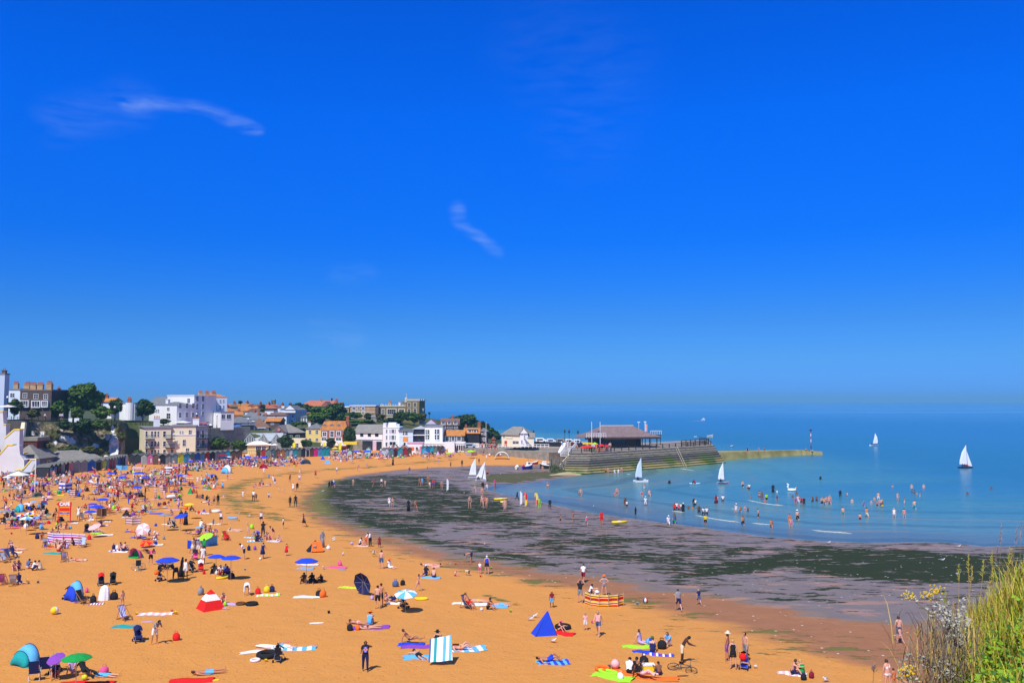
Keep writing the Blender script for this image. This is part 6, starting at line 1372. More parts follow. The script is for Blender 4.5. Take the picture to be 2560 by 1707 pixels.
windbreak('B',[(525,1225),(600,1235),(680,1215),(750,1200)],1.0,cloth('c'),'blue curved windbreak behind a standing person');windbreak('B',[(358,1262),(420,1265),(500,1235)],.9,cloth('b'),'small blue windbreak behind the pair with a pushchair')
windbreak('s',[(1480,885),(1545,892),(1615,885)],1.0,stripes('windbreak stripes b','xemi',3.2),'patterned windbreak under the lime green parasol before the sea wall')
p=gp('C',1325,510);o=thing('draped_chair','chair completely draped with a white cloth beside black bags','chair',tuple(p),0,None,'the white draped chair');g=MB();rr=random.Random(4)
g.loft([[(r*(1+.12*math.sin(j*2.1+z))*math.cos(a),r*.8*(1+.1*math.sin(j*1.7))*math.sin(a)+z*.12,z) for j,a in [(j,2*math.pi*j/16) for j in range(16)]] for r,z in ((.42,.02),(.40,.3),(.34,.7),(.26,.98),(.12,1.12),(.01,1.15))],0);g.build('white_cloth',cloth('w'),o);g=MB();[g.tube([(sx,.15,0),(sx*.8,.1,.6)],.02) for sx in (-.2,.2)];g.build('chair_legs',STEEL,o)
# towels: crop x y length(m) width rot colour label
tw=MB()
def towel_mesh():
 g=MB();rr=random.Random(2);n=8
 g.loft([[((i/n-.5)*rr.uniform(.9,1.04),(j/4-.5)*rr.uniform(.84,1.05)+.10*math.sin(i*.8),.012+.10*rr.random() ** 2*(0<j<4)) for j in range(5)] for i in range(n+1)],0,False,False)
 return g.mesh('towel',[None],True)
TWG={}
def towel(c,x,y,L,w,rot,col,label):
 p=gp(c,x,y);o=obj('towel',cached('tw',towel_mesh),None,tuple(p),R(rot),(L*.9,w*.9,1));setm(o,[cm(col,'X',5.0)]);tag(o,label,'towel');return o
for a in """F 985 862 1.7 1.2 -20 r|plain red towel at the foot of the deep blue tent
F 855 1200 2.2 1.3 12 bc|blue patterned towel under the sunbather with raised knees
F 1825 1018 2.0 .9 0 l|lime yellow towel beside the woman in white
F 1925 1075 1.6 .8 5 b|crumpled bright blue towel in front of the woman in navy
F 2095 1112 2.2 .7 -8 buw|blue and purple patterned towel, nearest of the family group
F 1560 1370 2.7 1.3 -25 l|bright green towel with toys at the bottom of the picnic
F 1700 1320 2.4 .9 -25 o|orange red blanket under the striped-shirt person
F 2000 1385 3.6 .9 -6 o|long orange red blanket under the boy with bare back
D 1380 445 2.1 1.0 14 liw|green and cream striped mat beside yellow bags
D 1875 468 2.4 .9 6 w|white sheet beside the black and orange bags
D 1690 1130 3.3 1.1 10 cw|pale blue towel under the person behind the black pushchair
D 1300 1160 3.0 .6 20 w|long white and grey towel left of the black pushchair
D 910 560 1.5 .8 0 v|pale lilac towel right of the red and white tent
D 400 1535 2.7 1.1 10 r|big red towel under the sleeping man at the bottom edge
C 1985 685 2.8 1.0 8 wx|white and pink towel lying right of the deckchair
C 1600 845 1.9 .9 2 t|turquoise towel in front of the striped deckchair
C 1230 560 1.2 .6 10 wu|purple and white patterned towel in front of the bags
C 1100 1572 3.4 .9 4 r|big red blanket at the bottom edge under the green parasol
C 200 745 .1 .1 0 w|
E 300 575 2.0 .9 -8 ly|green and yellow striped mat under the tipped navy parasol
E 1000 1190 2.2 .9 6 u|purple towel in front of the reclining woman
E 950 1165 1.9 .9 0 b|blue patterned towel under the reclining woman
E 1060 1295 2.6 1.2 10 c|light blue towel under the bare-backed sunbather
E 1480 1215 3.4 1.5 16 cw|big blue and white towel under the woman in orange
E 520 990 3.0 1.2 10 u|purple and pink towel under the group of three women
E 1150 475 2.0 1.0 0 c|light blue towel under the seated couple
E 1165 355 1.8 .8 -4 x|pink towel under the woman in a pink swimsuit
E 190 370 1.8 .9 -5 p|bright pink towel with bags on it
E 230 390 .8 .4 -5 e|small grey towel at the corner of the bright pink one
E 430 145 1.9 .8 -6 x|long thin pink towel under the person in white
E 1560 745 3.2 1.1 -6 w|white and pink towel between the deckchair man and the other sunbather
E 1850 770 1.8 .9 -4 c|blue towel beside the patch of dry weed
E 760 740 1.2 .8 0 w|white towel beside the pushchair under the picture parasol
G 1680 1450 1.9 .9 -12 wx|white and red towel under the two people at the lower right
A 700 1320 2.2 .9 -18 t|turquoise towel in front of the long striped windbreak
A 1580 1305 1.6 .7 4 w|white towel under the couple beside the striped dome tent
A 1010 1415 2.0 .7 4 w|white towel under the sunburnt sunbather
A 1385 907 1.6 .6 0 xw|pink and white towel right of the seated person near three blue parasols
A 205 1310 1.6 .6 0 w|small white towel in front of the deckchairs on the left
A 330 140 .1 .1 0 w|
A 1510 740 1.8 .8 0 w|white towel under the deckchair lounger near three blue parasols
A 250 425 3.2 .9 0 c|pale blue groundsheet in front of the white gazebo
A 760 560 2.4 .9 0 y|yellow and white towel right of the low pink parasol
A 980 925 1.0 .5 0 w|white cloth on the sand right of the cafe sign
A 1380 1080 2.0 .7 6 w|pale towel in front of the tilted pink parasol
A 1945 690 1.6 .6 0 l|pale lime towel right of a seated trio
A 2260 755 2.4 .7 0 v|lilac towel behind the pale grey parasol
B 980 1025 2.0 .7 0 w|pale towel under the sunbather with a white hat in mid beach
B 530 980 1.4 .6 0 c|light blue towel under the person in white in mid beach
B 700 940 2.2 .7 0 w|white towel under the person in turquoise
B 940 890 1.8 .6 0 e|grey towel beside the light blue cover in mid beach
B 560 800 2.0 .7 0 w|white towel with a red ball on it right of the yellow parasol
B 150 755 2.2 .7 0 v|mauve towel left of the yellow parasol
B 1930 1470 2.4 .6 0 w|long white towel behind the big blue parasol
B 1900 1520 1.8 .9 0 c|light blue inflatable mat behind the big blue parasol
B 2290 1500 2.0 .9 0 p|pink towel at the right of the big blue parasol
B 700 485 1.4 .5 0 r|red towel right of the lime shelter
B 830 370 1.6 .5 0 x|red and pink towel right of the light blue peaked tent
B 1550 232 1.8 .5 0 v|pale mauve towel alone in the middle distance
B 1720 215 1.6 .6 0 c|light blue and white towel in front of a seated group
B 1450 100 1.4 .5 0 x|pink towel among the dark crowd
K 520 475 .1 .1 0 w|""".split('\n'):
 h_,lb=a.split('|')
 if not lb:continue
 c,x,y,L,w,rot,col=h_.split();towel(c,float(x),float(y),float(L),float(w),float(rot),col,lb)
# the wind-blown towel held up
p=gp('E',1240,1385);o=obj('held_towel',None,None,tuple(p)) if False else thing('held_towel','blue and white striped towel held up by the woman in the black hat','towel',tuple(p),0,None,'the held-up striped towel')
g=MB();sc_m=p.y/FP/4.16;pts=[(1130,1370,0),(1375,1315,0),(1350,1115,1),(1130,1160,1)];ring=[]
for i in range(9):
 w=i/8;a=Vector(((1130+245*w-1240)*sc_m,0,.18+55*w*sc_m*.4));b_=Vector(((1128+222*w-1240)*sc_m,.75,(230+40*w)*sc_m));ring.append([a+Vector((0,math.sin(w*9)*.05,0)),a.lerp(b_,.5)+Vector((0,math.sin(w*9+1)*.08,-.03)),b_])
g.loft(ring,0,False,False);q=g.build('cloth',stripes('held towel stripes','wcwcwdwtw',.62,'X'),o);q.modifiers.new('t','SOLIDIFY').thickness=.015
# deckchairs
def dc_meshes():
 g=MB()
 for s in (-.28,.28):
  g.tube([(s,-.62,.06),(s,.42,.98)],.024,0,5);g.tube([(s*.9,.52,.04),(s*.9,-.42,.34)],.024,0,5);g.tube([(s*.8,.16,.76),(s*.8,.50,.10)],.02,0,5)
 g.tube([(-.28,.42,.98),(.28,.42,.98)],.024,0,5);g.tube([(-.28,-.60,.08),(.28,-.60,.08)],.024,0,5);g.tube([(-.26,-.42,.34),(.26,-.42,.34)],.024,0,5);g.tube([(-.26,.52,.04),(.26,.52,.04)],.024,0,5);fr=g.mesh('frame',[WOODC])
 g=MB();pr=[(-.42,.36),(-.28,.24),(-.08,.20),(.12,.34),(.28,.62),(.42,.97)];g.loft([[(-.24,y,z),(.24,y,z)] for y,z in pr],0,False,False);g.loft([[(-.24,y,z-.012),(.24,y,z-.012)] for y,z in pr],0,False,False);return fr,g.mesh('sling',[None])
def deckchair(c,x,y,yaw,col,label,mark=None):
 p=gp(c,x,y);o=thing('deckchair',label,'deckchair',tuple(p),R(yaw),None,mark);fr,sl=cached('dc',dc_meshes);obj('frame',fr,o);q=obj('sling',sl,o);setm(q,[cm(col,'X',9.0)]);return o
deckchair('C',1580,760,55,'wb','blue and white striped deckchair hung with clothes beside the turquoise towel','the striped deckchair');deckchair('C',1040,550,62,'k','low wooden deckchair beside the blue dome tent')
deckchair('C',170,320,200,'wdwe','striped deckchair seen from behind with a person in navy','the deckchair seen from behind');deckchair('C',30,310,195,'ob','deckchair with an orange towel at the left edge');deckchair('E',1530,790,55,'d','deckchair with a tanned man leaning back in it','the deckchair man')
deckchair('A',1080,1240,10,'wcwb','pale striped deckchair at the right end of the long windbreak');deckchair('A',840,1425,200,'wb','blue and white deckchair seen from behind beside a sunbather');deckchair('A',600,1235,190,'wc','white and blue deckchair at the left end of the long windbreak')
deckchair('A',50,1440,60,'wd','striped deckchair at the left edge, nearest of two');deckchair('A',110,1400,65,'dn','deckchair with a person in navy at the left edge');deckchair('A',1510,720,-60,'we','pale deckchair facing left near the three blue parasols');deckchair('A',1090,890,70,'e','empty grey deckchair left of the seated person near three blue parasols')
deckchair('B',860,1150,50,'r','deckchair with a red towel right of the lime green parasol');deckchair('B',500,1100,-40,'k','black deckchair left of the lime green parasol');deckchair('A',1800,1130,40,'x','pink deckchair beneath the polka-dot parasol');deckchair('A',1880,780,60,'w','white deckchair behind the pale pink parasol')
def lounger_mesh():
 g=MB();g.box((-.32,-.95,.26),(.32,.35,.31));g.prism([(-.32,.35,.26),(.32,.35,.26),(.32,.95,.62),(-.32,.95,.62)],(0,-.02,.05));
 for s in (-.28,.28):
  for y in (-.8,.3):g.box((s-.03,y-.03,0),(s+.03,y+.03,.26))
 return g.mesh('sun_lounger',[mat('white plastic',(.78,.78,.78),.4,.03)])
LZ=[('A',1215,415),('A',1330,420),('A',1420,385),('A',1500,400),('A',1250,430),('A',2000,455),('B',375,358),('B',200,205),('B',350,200),('B',440,215),('s',120,930),('s',210,915),('s',320,900),('s',980,890),('r',1790,1155),('r',1880,1170),('r',2000,1150)]
# pushchairs
def pram_meshes():
 g=MB()
 for s in (-.22,.22):g.tube([(s,.42,1.02),(s,.30,.92),(s,-.30,.16)],.017,0,5);g.tube([(s,.30,.16),(s*.95,.0,.55)],.017,0,5)
 g.tube([(-.22,.30,.16),(.22,.30,.16)],.014,0,5);fr=g.mesh('frame',[STEEL])
 g=MB();g.loft([[(-.2,y,z),(.2,y,z)] for y,z in ((-.34,.30),(-.16,.42),(.08,.42),(.22,.88))],0,False,False);g.box((-.19,-.05,.12),(.19,.22,.30));g.box((-.2,.05,.42),(.2,.1,.62));se=g.mesh('seat',[None])
 g=MB();n=8;g.loft([[(x,.26-.42*math.sin(a)*1.0,.80+.26*math.cos(a)*1.0-(0 if abs(x)<.2 else .12)) for x in (-.24,-.2,0,.2,.24)] for a in [i*1.45/5 for i in range(6)]],0,False,False);hd=g.mesh('hood',[None])
 g=MB();g.lathe([(.09,-.02),(.09,.02)],0,10);g.v=[(c_,a,b_) for a,b_,c_ in g.v];wh=g.mesh('wheel',[mat('black rubber',(.02,.02,.02),.8)]);return fr,se,hd,wh
def pram(c,x,y,yaw,col,label,hood=None,extra=None,mark=None,sc=1.0):
 p=gp(c,x,y);o=thing('pushchair',label,'pushchair',tuple(p),R(yaw),None,mark);o.scale=(sc,)*3;fr,se,hd,wh=cached('pram',pram_meshes);obj('frame',fr,o);q=obj('seat',se,o);setm(q,[cloth(col)]);q=obj('hood',hd,o);setm(q,[cloth(hood or col)])
 for sx in (-.24,.24):
  for sy in (-.3,.32):obj('wheel',wh,o,(sx,sy,.09))
 if extra:g=MB();g.ball((0,.42,.78),.22,0,8,.9);g.build('hanging_bag',cloth(extra),o)
 return o
pram('D',1520,1290,170,'k','black pushchair seen from behind, nearest and alone in mid sand','k',None,'the black pushchair in the foreground');pram('G',1085,1385,150,'b','blue pushchair piled with a red coat beside the standing group','k','r','the blue pushchair',1.05);pram('C',1760,1040,40,'n','navy pushchair beside the woman with the striped bag','n','r','the navy pushchair')
pram('C',870,495,-30,'k','black pushchair in front of the blue dome tent','k');pram('C',1290,320,30,'k','pushchair with a red hood cover behind the white robed heap','r','w');pram('C',1440,310,20,'k','black pushchair with a red bag, right of the red-hooded one','k','r');pram('E',870,790,70,'k','pushchair under the picture parasol','n')
pram('L',400,560,150,'n','navy pushchair with an orange bag at the pole of the large blue parasol','k','o');pram('L',1020,390,60,'k','dark pushchair right of the person in a white vest','k');pram('L',1190,370,20,'r','red and black pushchair hung with a white cloth','w');pram('L',1080,150,30,'p','pushchair behind the group, beside the person in white','k');pram('A',1130,1050,20,'k','black pushchair with a blue bag left of the tilted pink parasol','k','b')
pram('A',1860,420,10,'k','dark pushchair beside the lone low blue parasol','k');pram('A',560,780,40,'k','dark pushchair right of the turquoise arched tent','k');pram('B',180,985,60,'k','grey pushchair beside the two people under the tilted parasol','e');pram('B',1290,1150,80,'n','blue and black pushchair within the seated group in mid beach','b')
pram('C',700,1430,10,'e','grey hooded pushchair under the purple parasol','e');pram('r',1600,1240,0,'k','pushchair near the water-side walkers','k') if False else None
# wheelchair / bike
def wheel_obj(name,r,o,loc,rx=0,rz=0,m=None):
 g=MB();n=18;g.tube([(r*math.cos(2*math.pi*k/n),0,r*math.sin(2*math.pi*k/n)) for k in range(n+1)],.02,0,5)
 for k in range(6):a=math.pi*k/6;g.tube([(-r*math.cos(a),0,-r*math.sin(a)),(r*math.cos(a),0,r*math.sin(a))],.006,0,3)
 q=g.build(name,m or mat('black rubber',(.02,.02,.02)),o);q.location=loc;q.rotation_euler=(rx,0,rz)
p=gp('C',1765,130);o=thing('bicycle','small bicycle lying behind the blue pushchair family at left','bicycle',tuple(p)) if False else thing('buggy','three-wheeled buggy with large grey wheels standing by the large blue parasol','pushchair',tuple(p),.4)
wheel_obj('wheel',.3,o,(-.3,.2,.3),0,0,STEEL);wheel_obj('wheel',.3,o,(.3,.2,.3),0,0,STEEL);wheel_obj('wheel',.18,o,(0,-.6,.18),0,.3,STEEL);g=MB();g.tube([(-.25,.5,1.0),(-.1,-.1,.5),(0,-.6,.2)],.02);g.tube([(.25,.5,1.0),(.1,-.1,.5),(0,-.6,.2)],.02);g.build('frame',STEEL,o);g=MB();g.box((-.22,-.2,.45),(.22,.3,.9));g.build('seat',cloth('k'),o)
p=gp('M',1210,560);o=thing('bicycle','dark mountain bike lying flat on the sand in the foreground','bicycle',(p.x,p.y,p.z+.12),R(-32),None,'the mountain bike');o.rotation_euler=(R(-72),R(4),R(-30))
wheel_obj('wheel',.33,o,(-.55,0,0));wheel_obj('wheel',.33,o,(.55,0,0));g=MB()
for a_,b_ in (((-.55,0),(-.1,-.02)),((-.55,0),(-.22,.42)),((-.22,.42),(-.1,-.02)),((-.22,.38),(.32,.42)),((-.1,-.02),(.34,.36)),((.34,.5),(.55,0))):g.tube([(a_[0],0,a_[1]),(b_[0],0,b_[1])],.024,0,6)
g.build('frame',mat('dark bike paint',(.03,.035,.04),.3),o);g=MB();g.tube([(.30,-.28,.56),(.32,0,.52),(.30,.28,.56)],.018);g.build('handlebar',STEEL,o);g=MB();g.box((-.36,-.06,.48),(-.1,.06,.53));g.build('saddle',cloth('k'),o)
# bags, balls, buckets, rings, boards ...
def bag_mesh():g=MB();g.lathe([(.17,0),(.20,.12),(.18,.28),(.08,.36),(.02,.38)],0,8,sy=.7);g.tube([(-.08,0,.34),(-.06,0,.46),(.06,0,.46),(.08,0,.34)],.015,0,4);return g.mesh('bag',[None],True)
def ball_mesh():g=MB();g.ball((0,0,1),1,0,14);g.m=[i % 14 // 2 % 3 if True else 0 for i in range(len(g.f))];return g.mesh('beach_ball',[None]*3,True)
def bucket_mesh():g=MB();g.lathe([(.08,0),(.11,.18),(.12,.18),(.10,.17),(.075,.02)],0,10);g.tube([(-.11,0,.17),(-.09,0,.27),(.09,0,.27),(.11,0,.17)],.008,0,4);return g.mesh('bucket',[None],True)
def ring_mesh():
 g=MB();n=18;g.loft([[((1+.30*math.cos(t_))*math.cos(a),(1+.30*math.cos(t_))*math.sin(a),.30+.30*math.sin(t_)) for t_ in [2*math.pi*j/8 for j in range(8)]] for a in [2*math.pi*i/n for i in range(n+1)]],0,False);return g.mesh('swim_ring',[None],True)
def board_mesh():g=MB();n=10;g.loft([[(x,-w,0),(x,-w,.05),(x,w,.05),(x,w,0)] for x,w in [(-1,.05),(-.9,.18),(-.5,.27),(0,.3),(.5,.27),(.9,.16),(1,.03)]],0);return g.mesh('board',[None])
def boat_mesh():g=MB();n=20;g.loft([[((1.0+.2*math.cos(t_))*math.cos(a)*1.15,(.55+.2*math.cos(t_))*math.sin(a),.2+.2*math.sin(t_)+max(0,math.cos(a)) ** 3*.12) for t_ in [2*math.pi*j/8 for j in range(8)]] for a in [2*math.pi*i/n for i in range(n+1)]],0,False);g.prism([(1.0*math.cos(a),.5*math.sin(a),.06) for a in [2*math.pi*i/n for i in range(n)]],(0,0,.05),1);return g.mesh('inflatable_boat',[None,None],True)
def cool_mesh():g=MB();g.box((-.3,-.18,0),(.3,.18,.3));g.box((-.32,-.2,.3),(.32,.2,.38),1);return g.mesh('cool_box',[None,None])
KIND=dict(bag=(bag_mesh,'bag'),ball=(ball_mesh,'beach ball'),bucket=(bucket_mesh,'bucket'),ring=(ring_mesh,'swim ring'),board=(board_mesh,'board'),boat=(boat_mesh,'inflatable boat'),cool=(cool_mesh,'cool box'))
NAME=dict(bag='bag',ball='beach_ball',bucket='bucket',ring='swim_ring',board='body_board',boat='inflatable_boat',cool='cool_box')
def prop(kind,c,x,y,sc,cols,label,rz=0,water=False):
 p=gp(c,x,y);o=obj(NAME[kind],cached(kind,KIND[kind][0]),None,tuple(p),R(rz),sc);setm(o,[cloth(k) for k in (cols*3)[:3]]);tag(o,label,KIND[kind][1]);return o
for a in """C 695 690 .28 ywc ball|yellow, white and blue beach ball alone on the open sand
D 1250 430 1.3 r bag|red bag at the left corner of the green mat
D 1365 410 1.4 y bag|yellow bag on the green striped mat
D 1430 400 1.3 n bag|navy and white bag on the green striped mat
D 2030 465 1.4 k bag|black bag at the end of the white sheet
D 2080 470 1.5 o bag|orange bag at the end of the white sheet
D 1170 570 .38 k ring|black rubber ring right of the doughnut ring
D 1030 565 .3 a ring|brown and yellow doughnut swim ring
D 1370 1230 .52 k ring|large black rubber ring beside the black pushchair
D 1215 1285 .24 wx ring|small white and pink rubber ring left of the black pushchair
D 1385 1255 1.0 u bucket|purple bucket at the foot of the black pushchair
D 1350 1295 .8 y bucket|tiny yellow bucket beside the purple one
D 800 230 .5 yo boat|yellow inflatable lying by the two overlapping blue parasols
D 910 240 1.5 k bag|black rucksack at the foot of the right overlapping blue parasol
D 720 185 1.0 w bag|white carrier bag at the foot of the left overlapping blue parasol
D 560 175 .9 rw bag|small red and white bag left of the overlapping blue parasols
D 520 440 1.6 e bag|grey bag behind the red and white pyramid tent
D 830 580 .9 l bag|lime green bag beside the red and white pyramid tent
D 1085 125 .8 c bucket|pale blue bucket behind the bending person
D 1625 1045 .3 p board|small pink board behind the black pushchair
D 2155 675 .9 k bucket|dark bin-like bucket alone on the sand
D 2000 800 .5 w board|white flat board alone on open sand
D 650 1530 .45 y board|yellow and white board beside the sleeping man
C 2250 1020 1.3 ro bag|orange and white carrier bag right of the woman with the striped bag
C 1745 700 1.0 y bucket|yellow bucket right of the striped deckchair
C 2240 690 1.2 y bucket|yellow sand toys at the right end of the white and pink towel
C 2195 665 .9 r bucket|red bucket at the right end of the white and pink towel
C 1880 785 .4 v board|lilac frisbee-like board in front of the white and pink towel
C 350 275 1.0 y bucket|yellow bucket near the deckchair seen from behind
C 485 290 .9 d bucket|blue bucket right of the deckchair seen from behind
C 365 300 .8 e bucket|grey bucket near the deckchair seen from behind
C 1330 1450 1.2 pw bag|pink and white bag at the right of the bright green parasol
C 1080 1530 .16 yl ball|yellow ball on the red blanket
C 1190 540 1.5 k bag|black bag left of the white robed heap
C 1455 500 1.6 k bag|black bag right of the white robed heap
C 1105 410 1.0 p bag|small bright pink bag behind the blue dome tent
F 975 800 .45 k ring|black rubber ring behind the deep blue tent
F 360 610 .9 l bucket|lime bucket near the patch of dry weed
F 1850 520 .9 c bucket|light blue bucket right of the orange striped windbreak
F 1945 500 .2 rbw ball|red, white and blue ball right of the orange striped windbreak
F 1322 740 .9 p bucket|bright pink bucket carried beside the walking woman
F 1995 1000 .25 bc ball|blue ball between the woman in white and the woman in navy
F 1590 1270 .27 xr ball|pink ball at the corner of the picnic
F 1980 1300 1.1 yw cool|yellow and white cool box at the picnic
F 1930 1240 1.6 k bag|dark rucksack beside the cool box
F 2140 1040 1.5 k bag|black bag between the woman in navy and the person in pale blue
F 1510 1330 .45 l boat|bright green inflatable on the picnic towel
F 1440 1290 .35 o ring|orange ring at the left of the picnic
F 1650 1395 1.0 wk bag|black and white bag on the green towel
F 1520 1265 .8 n bucket|pair of navy shoes behind the pink ball
G 1835 1525 1.0 kl bag|black and lime bag in front of the pair at lower right
G 1935 1500 1.0 m bag|dark red bag right of the pair at lower right
G 1220 1380 .9 w bucket|white bucket right of the blue pushchair
G 290 1475 .35 a board|brown flat stone-like board below the mountain bike
E 725 690 .9 c bucket|blue bucket behind the pushchair under the picture parasol
E 1055 700 .4 yo boat|yellow toy boat right of the picture parasol
E 540 700 .9 v bag|lilac bag left of the bare-backed man
E 1680 815 .12 w ball|small white ball by the tanned sunbather
E 785 565 1.4 d bag|blue grey bag above the picture parasol
E 860 550 1.2 k bag|black bag above the picture parasol
E 205 345 1.2 p bag|pink bag on the bright pink towel
E 330 130 .17 v ball|lilac ball left of the person in white
E 1410 335 .8 o bucket|orange bucket left of the bending person near the weed
E 1670 465 .8 r bucket|red bucket below the person in the blue vest
E 1780 380 .9 l bucket|lime net bucket right of the person in the blue vest
E 310 1020 1.2 k bag|black bag left of the three women
E 390 1015 .9 o bag|orange bag in front of the three women
A 150 1070 1.0 r bucket|red bucket alone above the left windbreak
A 1165 1140 1.3 r bag|red bag right of the long striped windbreak
A 485 1130 1.4 n bag|navy bag left of the long striped windbreak
A 1485 1265 1.3 n bag|navy bag left of the couple by the striped dome tent
A 1530 1270 1.2 w bag|white bag beside the couple by the striped dome tent
A 2035 965 .9 b bag|blue bag at the foot of the pale grey parasol
A 1675 575 1.3 t bag|turquoise bag beside the dark-clad pair in mid beach
A 435 585 1.0 w bag|white bag near the low pink parasol
B 150 600 1.15 wr boat|big white, turquoise and red inflatable boat on the sand
B 725 785 .55 w ring|white inflatable ring lying right of the yellow parasol
B 340 750 1.4 o bag|orange bag under the yellow parasol
B 505 800 .9 r bag|red bag right of the yellow parasol
B 870 1140 1.6 r bag|red coat over the deckchair right of the lime green parasol
B 1200 1000 1.6 l bag|lime green bag left of the mid-beach group
B 950 870 .5 c boat|light blue inflatable in mid beach
B 1035 900 .8 o bucket|orange bucket alone in mid beach
B 1160 1280 1.3 n bag|navy bag right of the bending person in white and maroon
B 1240 1275 1.1 u bag|purple bag right of the navy one
B 2200 1270 1.1 w bag|white bag right of the black and orange tent
B 1310 1405 .12 w ball|white football at the feet of the person in striped top
B 180 525 .5 bw boat|small blue and white inflatable behind the big red and white one
B 120 240 .6 bw boat|blue cover beside the tall notice board
B 1280 275 .9 y bag|yellow bag in front of the white and blue dome tent""".split('\n'):
 h_,lb=a.split('|');c,x,y,s,col,kind=h_.split();prop(kind,c,float(x),float(y),float(s),col,lb,(hash(lb)*0+len(lb)*37) % 360 if kind not in ('board',) else 10)
LZO=[]
for i,(c,x,y) in enumerate(LZ):
 p=gp(c,x,y);o=obj('sun_lounger',cached('lz',lounger_mesh),None,tuple(p),R(60+37*i % 90));tag(o,'white plastic sun lounger among the sunbathers and blue parasols','sun lounger','white sun loungers');LZO.append((o,p))

# signs
RED=mat('sign red',(.72,.02,.012),.5,.04);ORG=mat('sign orange',(.90,.32,.02),.5,.04);SWH=mat('sign white',(.85,.85,.85),.5,.02)
def text(s,size,parent,loc,m,name='lettering',ext=.01,bold=0.0):
 cu=bpy.data.curves.new(name,'FONT');cu.body=s;cu.size=size;cu.extrude=ext;cu.offset=bold;cu.align_x='CENTER';cu.align_y='CENTER';t_=bpy.data.objects.new('t',cu);C.objects.link(t_)
 dg=bpy.context.evaluated_depsgraph_get();me=bpy.data.meshes.new_from_object(t_.evaluated_get(dg));bpy.data.objects.remove(t_);me.materials.clear();me.materials.append(m)
 o=obj(name,me,parent,loc);o.rotation_euler=(R(90),0,0);return o
p=gp('A',840,920);k_=p.y/FP/5.227;o=thing('cafe_sign','tall red and orange sign on two posts with a white CAFE arrow panel','sign',tuple(p),0,None,'the red cafe sign')
g=MB();
for s in (-72,76):g.box((s*k_-.05,-.05,0),(s*k_+.05,.05,250*k_))
g.build('posts',RED,o);g=MB();g.prism([(-110*k_,-.08,237*k_),(-75*k_,-.08,212*k_),(85*k_,-.08,212*k_),(85*k_,-.08,263*k_),(-75*k_,-.08,263*k_)],(0,.12,0));q=g.build('arrow_panel',RED,o);text('CAFÉ',1.15*50*k_,q,(2*k_,-.10,238*k_),SWH,bold=.03)
g=MB();g.box((-66*k_,-.04,80*k_),(68*k_,.04,208*k_));pn=g.build('board',ORG,o)
for z0,z1,m_,tx,tm,sz in ((150,190,RED,'Beach Huts',SWH,17),(117,135,mat('sign blue',(.06,.10,.45),.5),'TOILETS',SWH,16)):
 g=MB();g.box((-62*k_,-.06,z0*k_),(64*k_,-.042,z1*k_));q=g.build('strip',m_,o);
 if tx == 'TOILETS':text('TOILETS',sz*k_,q,(0,-.075,126*k_),tm)
g=MB();g.box((-40*k_,-.06,98*k_),(-10*k_,-.05,104*k_));g.box((30*k_,-.06,96*k_),(50*k_,-.05,106*k_));g.build('arrow_marks',RED,pn)
def board_sign(c,x,y,w,h,label,mark,col=STEEL):
 p=gp(c,x,y);k_=p.y/FP/CROP[c][2];o=thing('notice_board',label,'sign',tuple(p),0,None,mark);g=MB()
 for s in (-w*.4,w*.4):g.box((s*k_-.05,-.05,0),(s*k_+.05,.05,h*k_))
 g.build('posts',col,o);g=MB();g.box((-w/2*k_,-.07,(h-24)*k_),(w/2*k_,.07,h*k_));g.build('header',SWH,o);return o,k_
o,k_=board_sign('A',2200,345,100,155,'tall notice board of five dark slats with a white header','the tall notice board',mat('dark sign metal',(.06,.07,.08)))
for i in range(5):g=MB();g.box((-38*k_,-.06,(55+i*15)*k_),(38*k_,.0,(64+i*15)*k_));g.build('slat',SWH if i % 2 else mat('dark sign metal',(.06,.07,.08)),o)
o,k_=board_sign('A',1795,330,130,132,'rental sign with white and pink lettering on two white posts',None,SWH);g=MB();g.box((-60*k_,-.09,112*k_),(60*k_,-.072,128*k_));g.build('lettering_band',mat('pink sign band',(.85,.45,.45)),o)
# flagpole with flag at left
p=gp('A',452,540);H=445*p.y/FP/5.227;o=thing('flagpole','tall white pole with a short arm and a hanging blue flag near the gazebo','flagpole',tuple(p),0,None,'the tall flagpole');g=MB();g.tube([(0,0,0),(0,0,H)],.075);g.build('pole',SWH,o);k_=p.y/FP/5.227
g=MB();g.tube([(0,0,H),(-150*k_,0,H)],.06);g.build('arm',SWH,o);g=MB();g.prism([(-5*k_,0,H-50*k_),(-25*k_,0,H-85*k_),(-60*k_,0,H-170*k_),(-40*k_,0,H-165*k_),(-10*k_,0,H-100*k_)],(0,.04,0));g.build('flag',mat('blue yellow flag',(.02,.12,.45),.8,.1,.6,col2=(.6,.55,.1)),o)
# white gazebo
p=gp('A',225,402);k_=p.y/FP/5.227;w=100*k_;o=thing('gazebo','white pyramid-roofed gazebo at the foot of the stairs','gazebo',tuple(p),0,None,'the white gazebo');g=MB();g.loft([[(-w-.2,-w*.6,95*k_),(w+.2,-w*.6,95*k_),(w+.2,w*.9,95*k_),(-w-.2,w*.9,95*k_)],[(-w-.1,-w*.6,103*k_),(w+.1,-w*.6,103*k_),(w+.1,w*.9,103*k_),(-w-.1,w*.9,103*k_)],[(-.05,0,146*k_),(.05,0,146*k_),(.05,.1,146*k_),(-.05,.1,146*k_)]],0);g.build('roof',CANW,o)
for sx,sy in ((-1,-.55),(1,-.55),(-1,.85),(1,.85)):g=MB();g.prism([(sx*w-.07,w*sy,0),(sx*w+.07,w*sy,0),(sx*w+.35*-sx*.6+.12,w*sy,98*k_),(sx*w-.12,w*sy,98*k_)],(0,.08,0));g.build('leg',CANW,o)
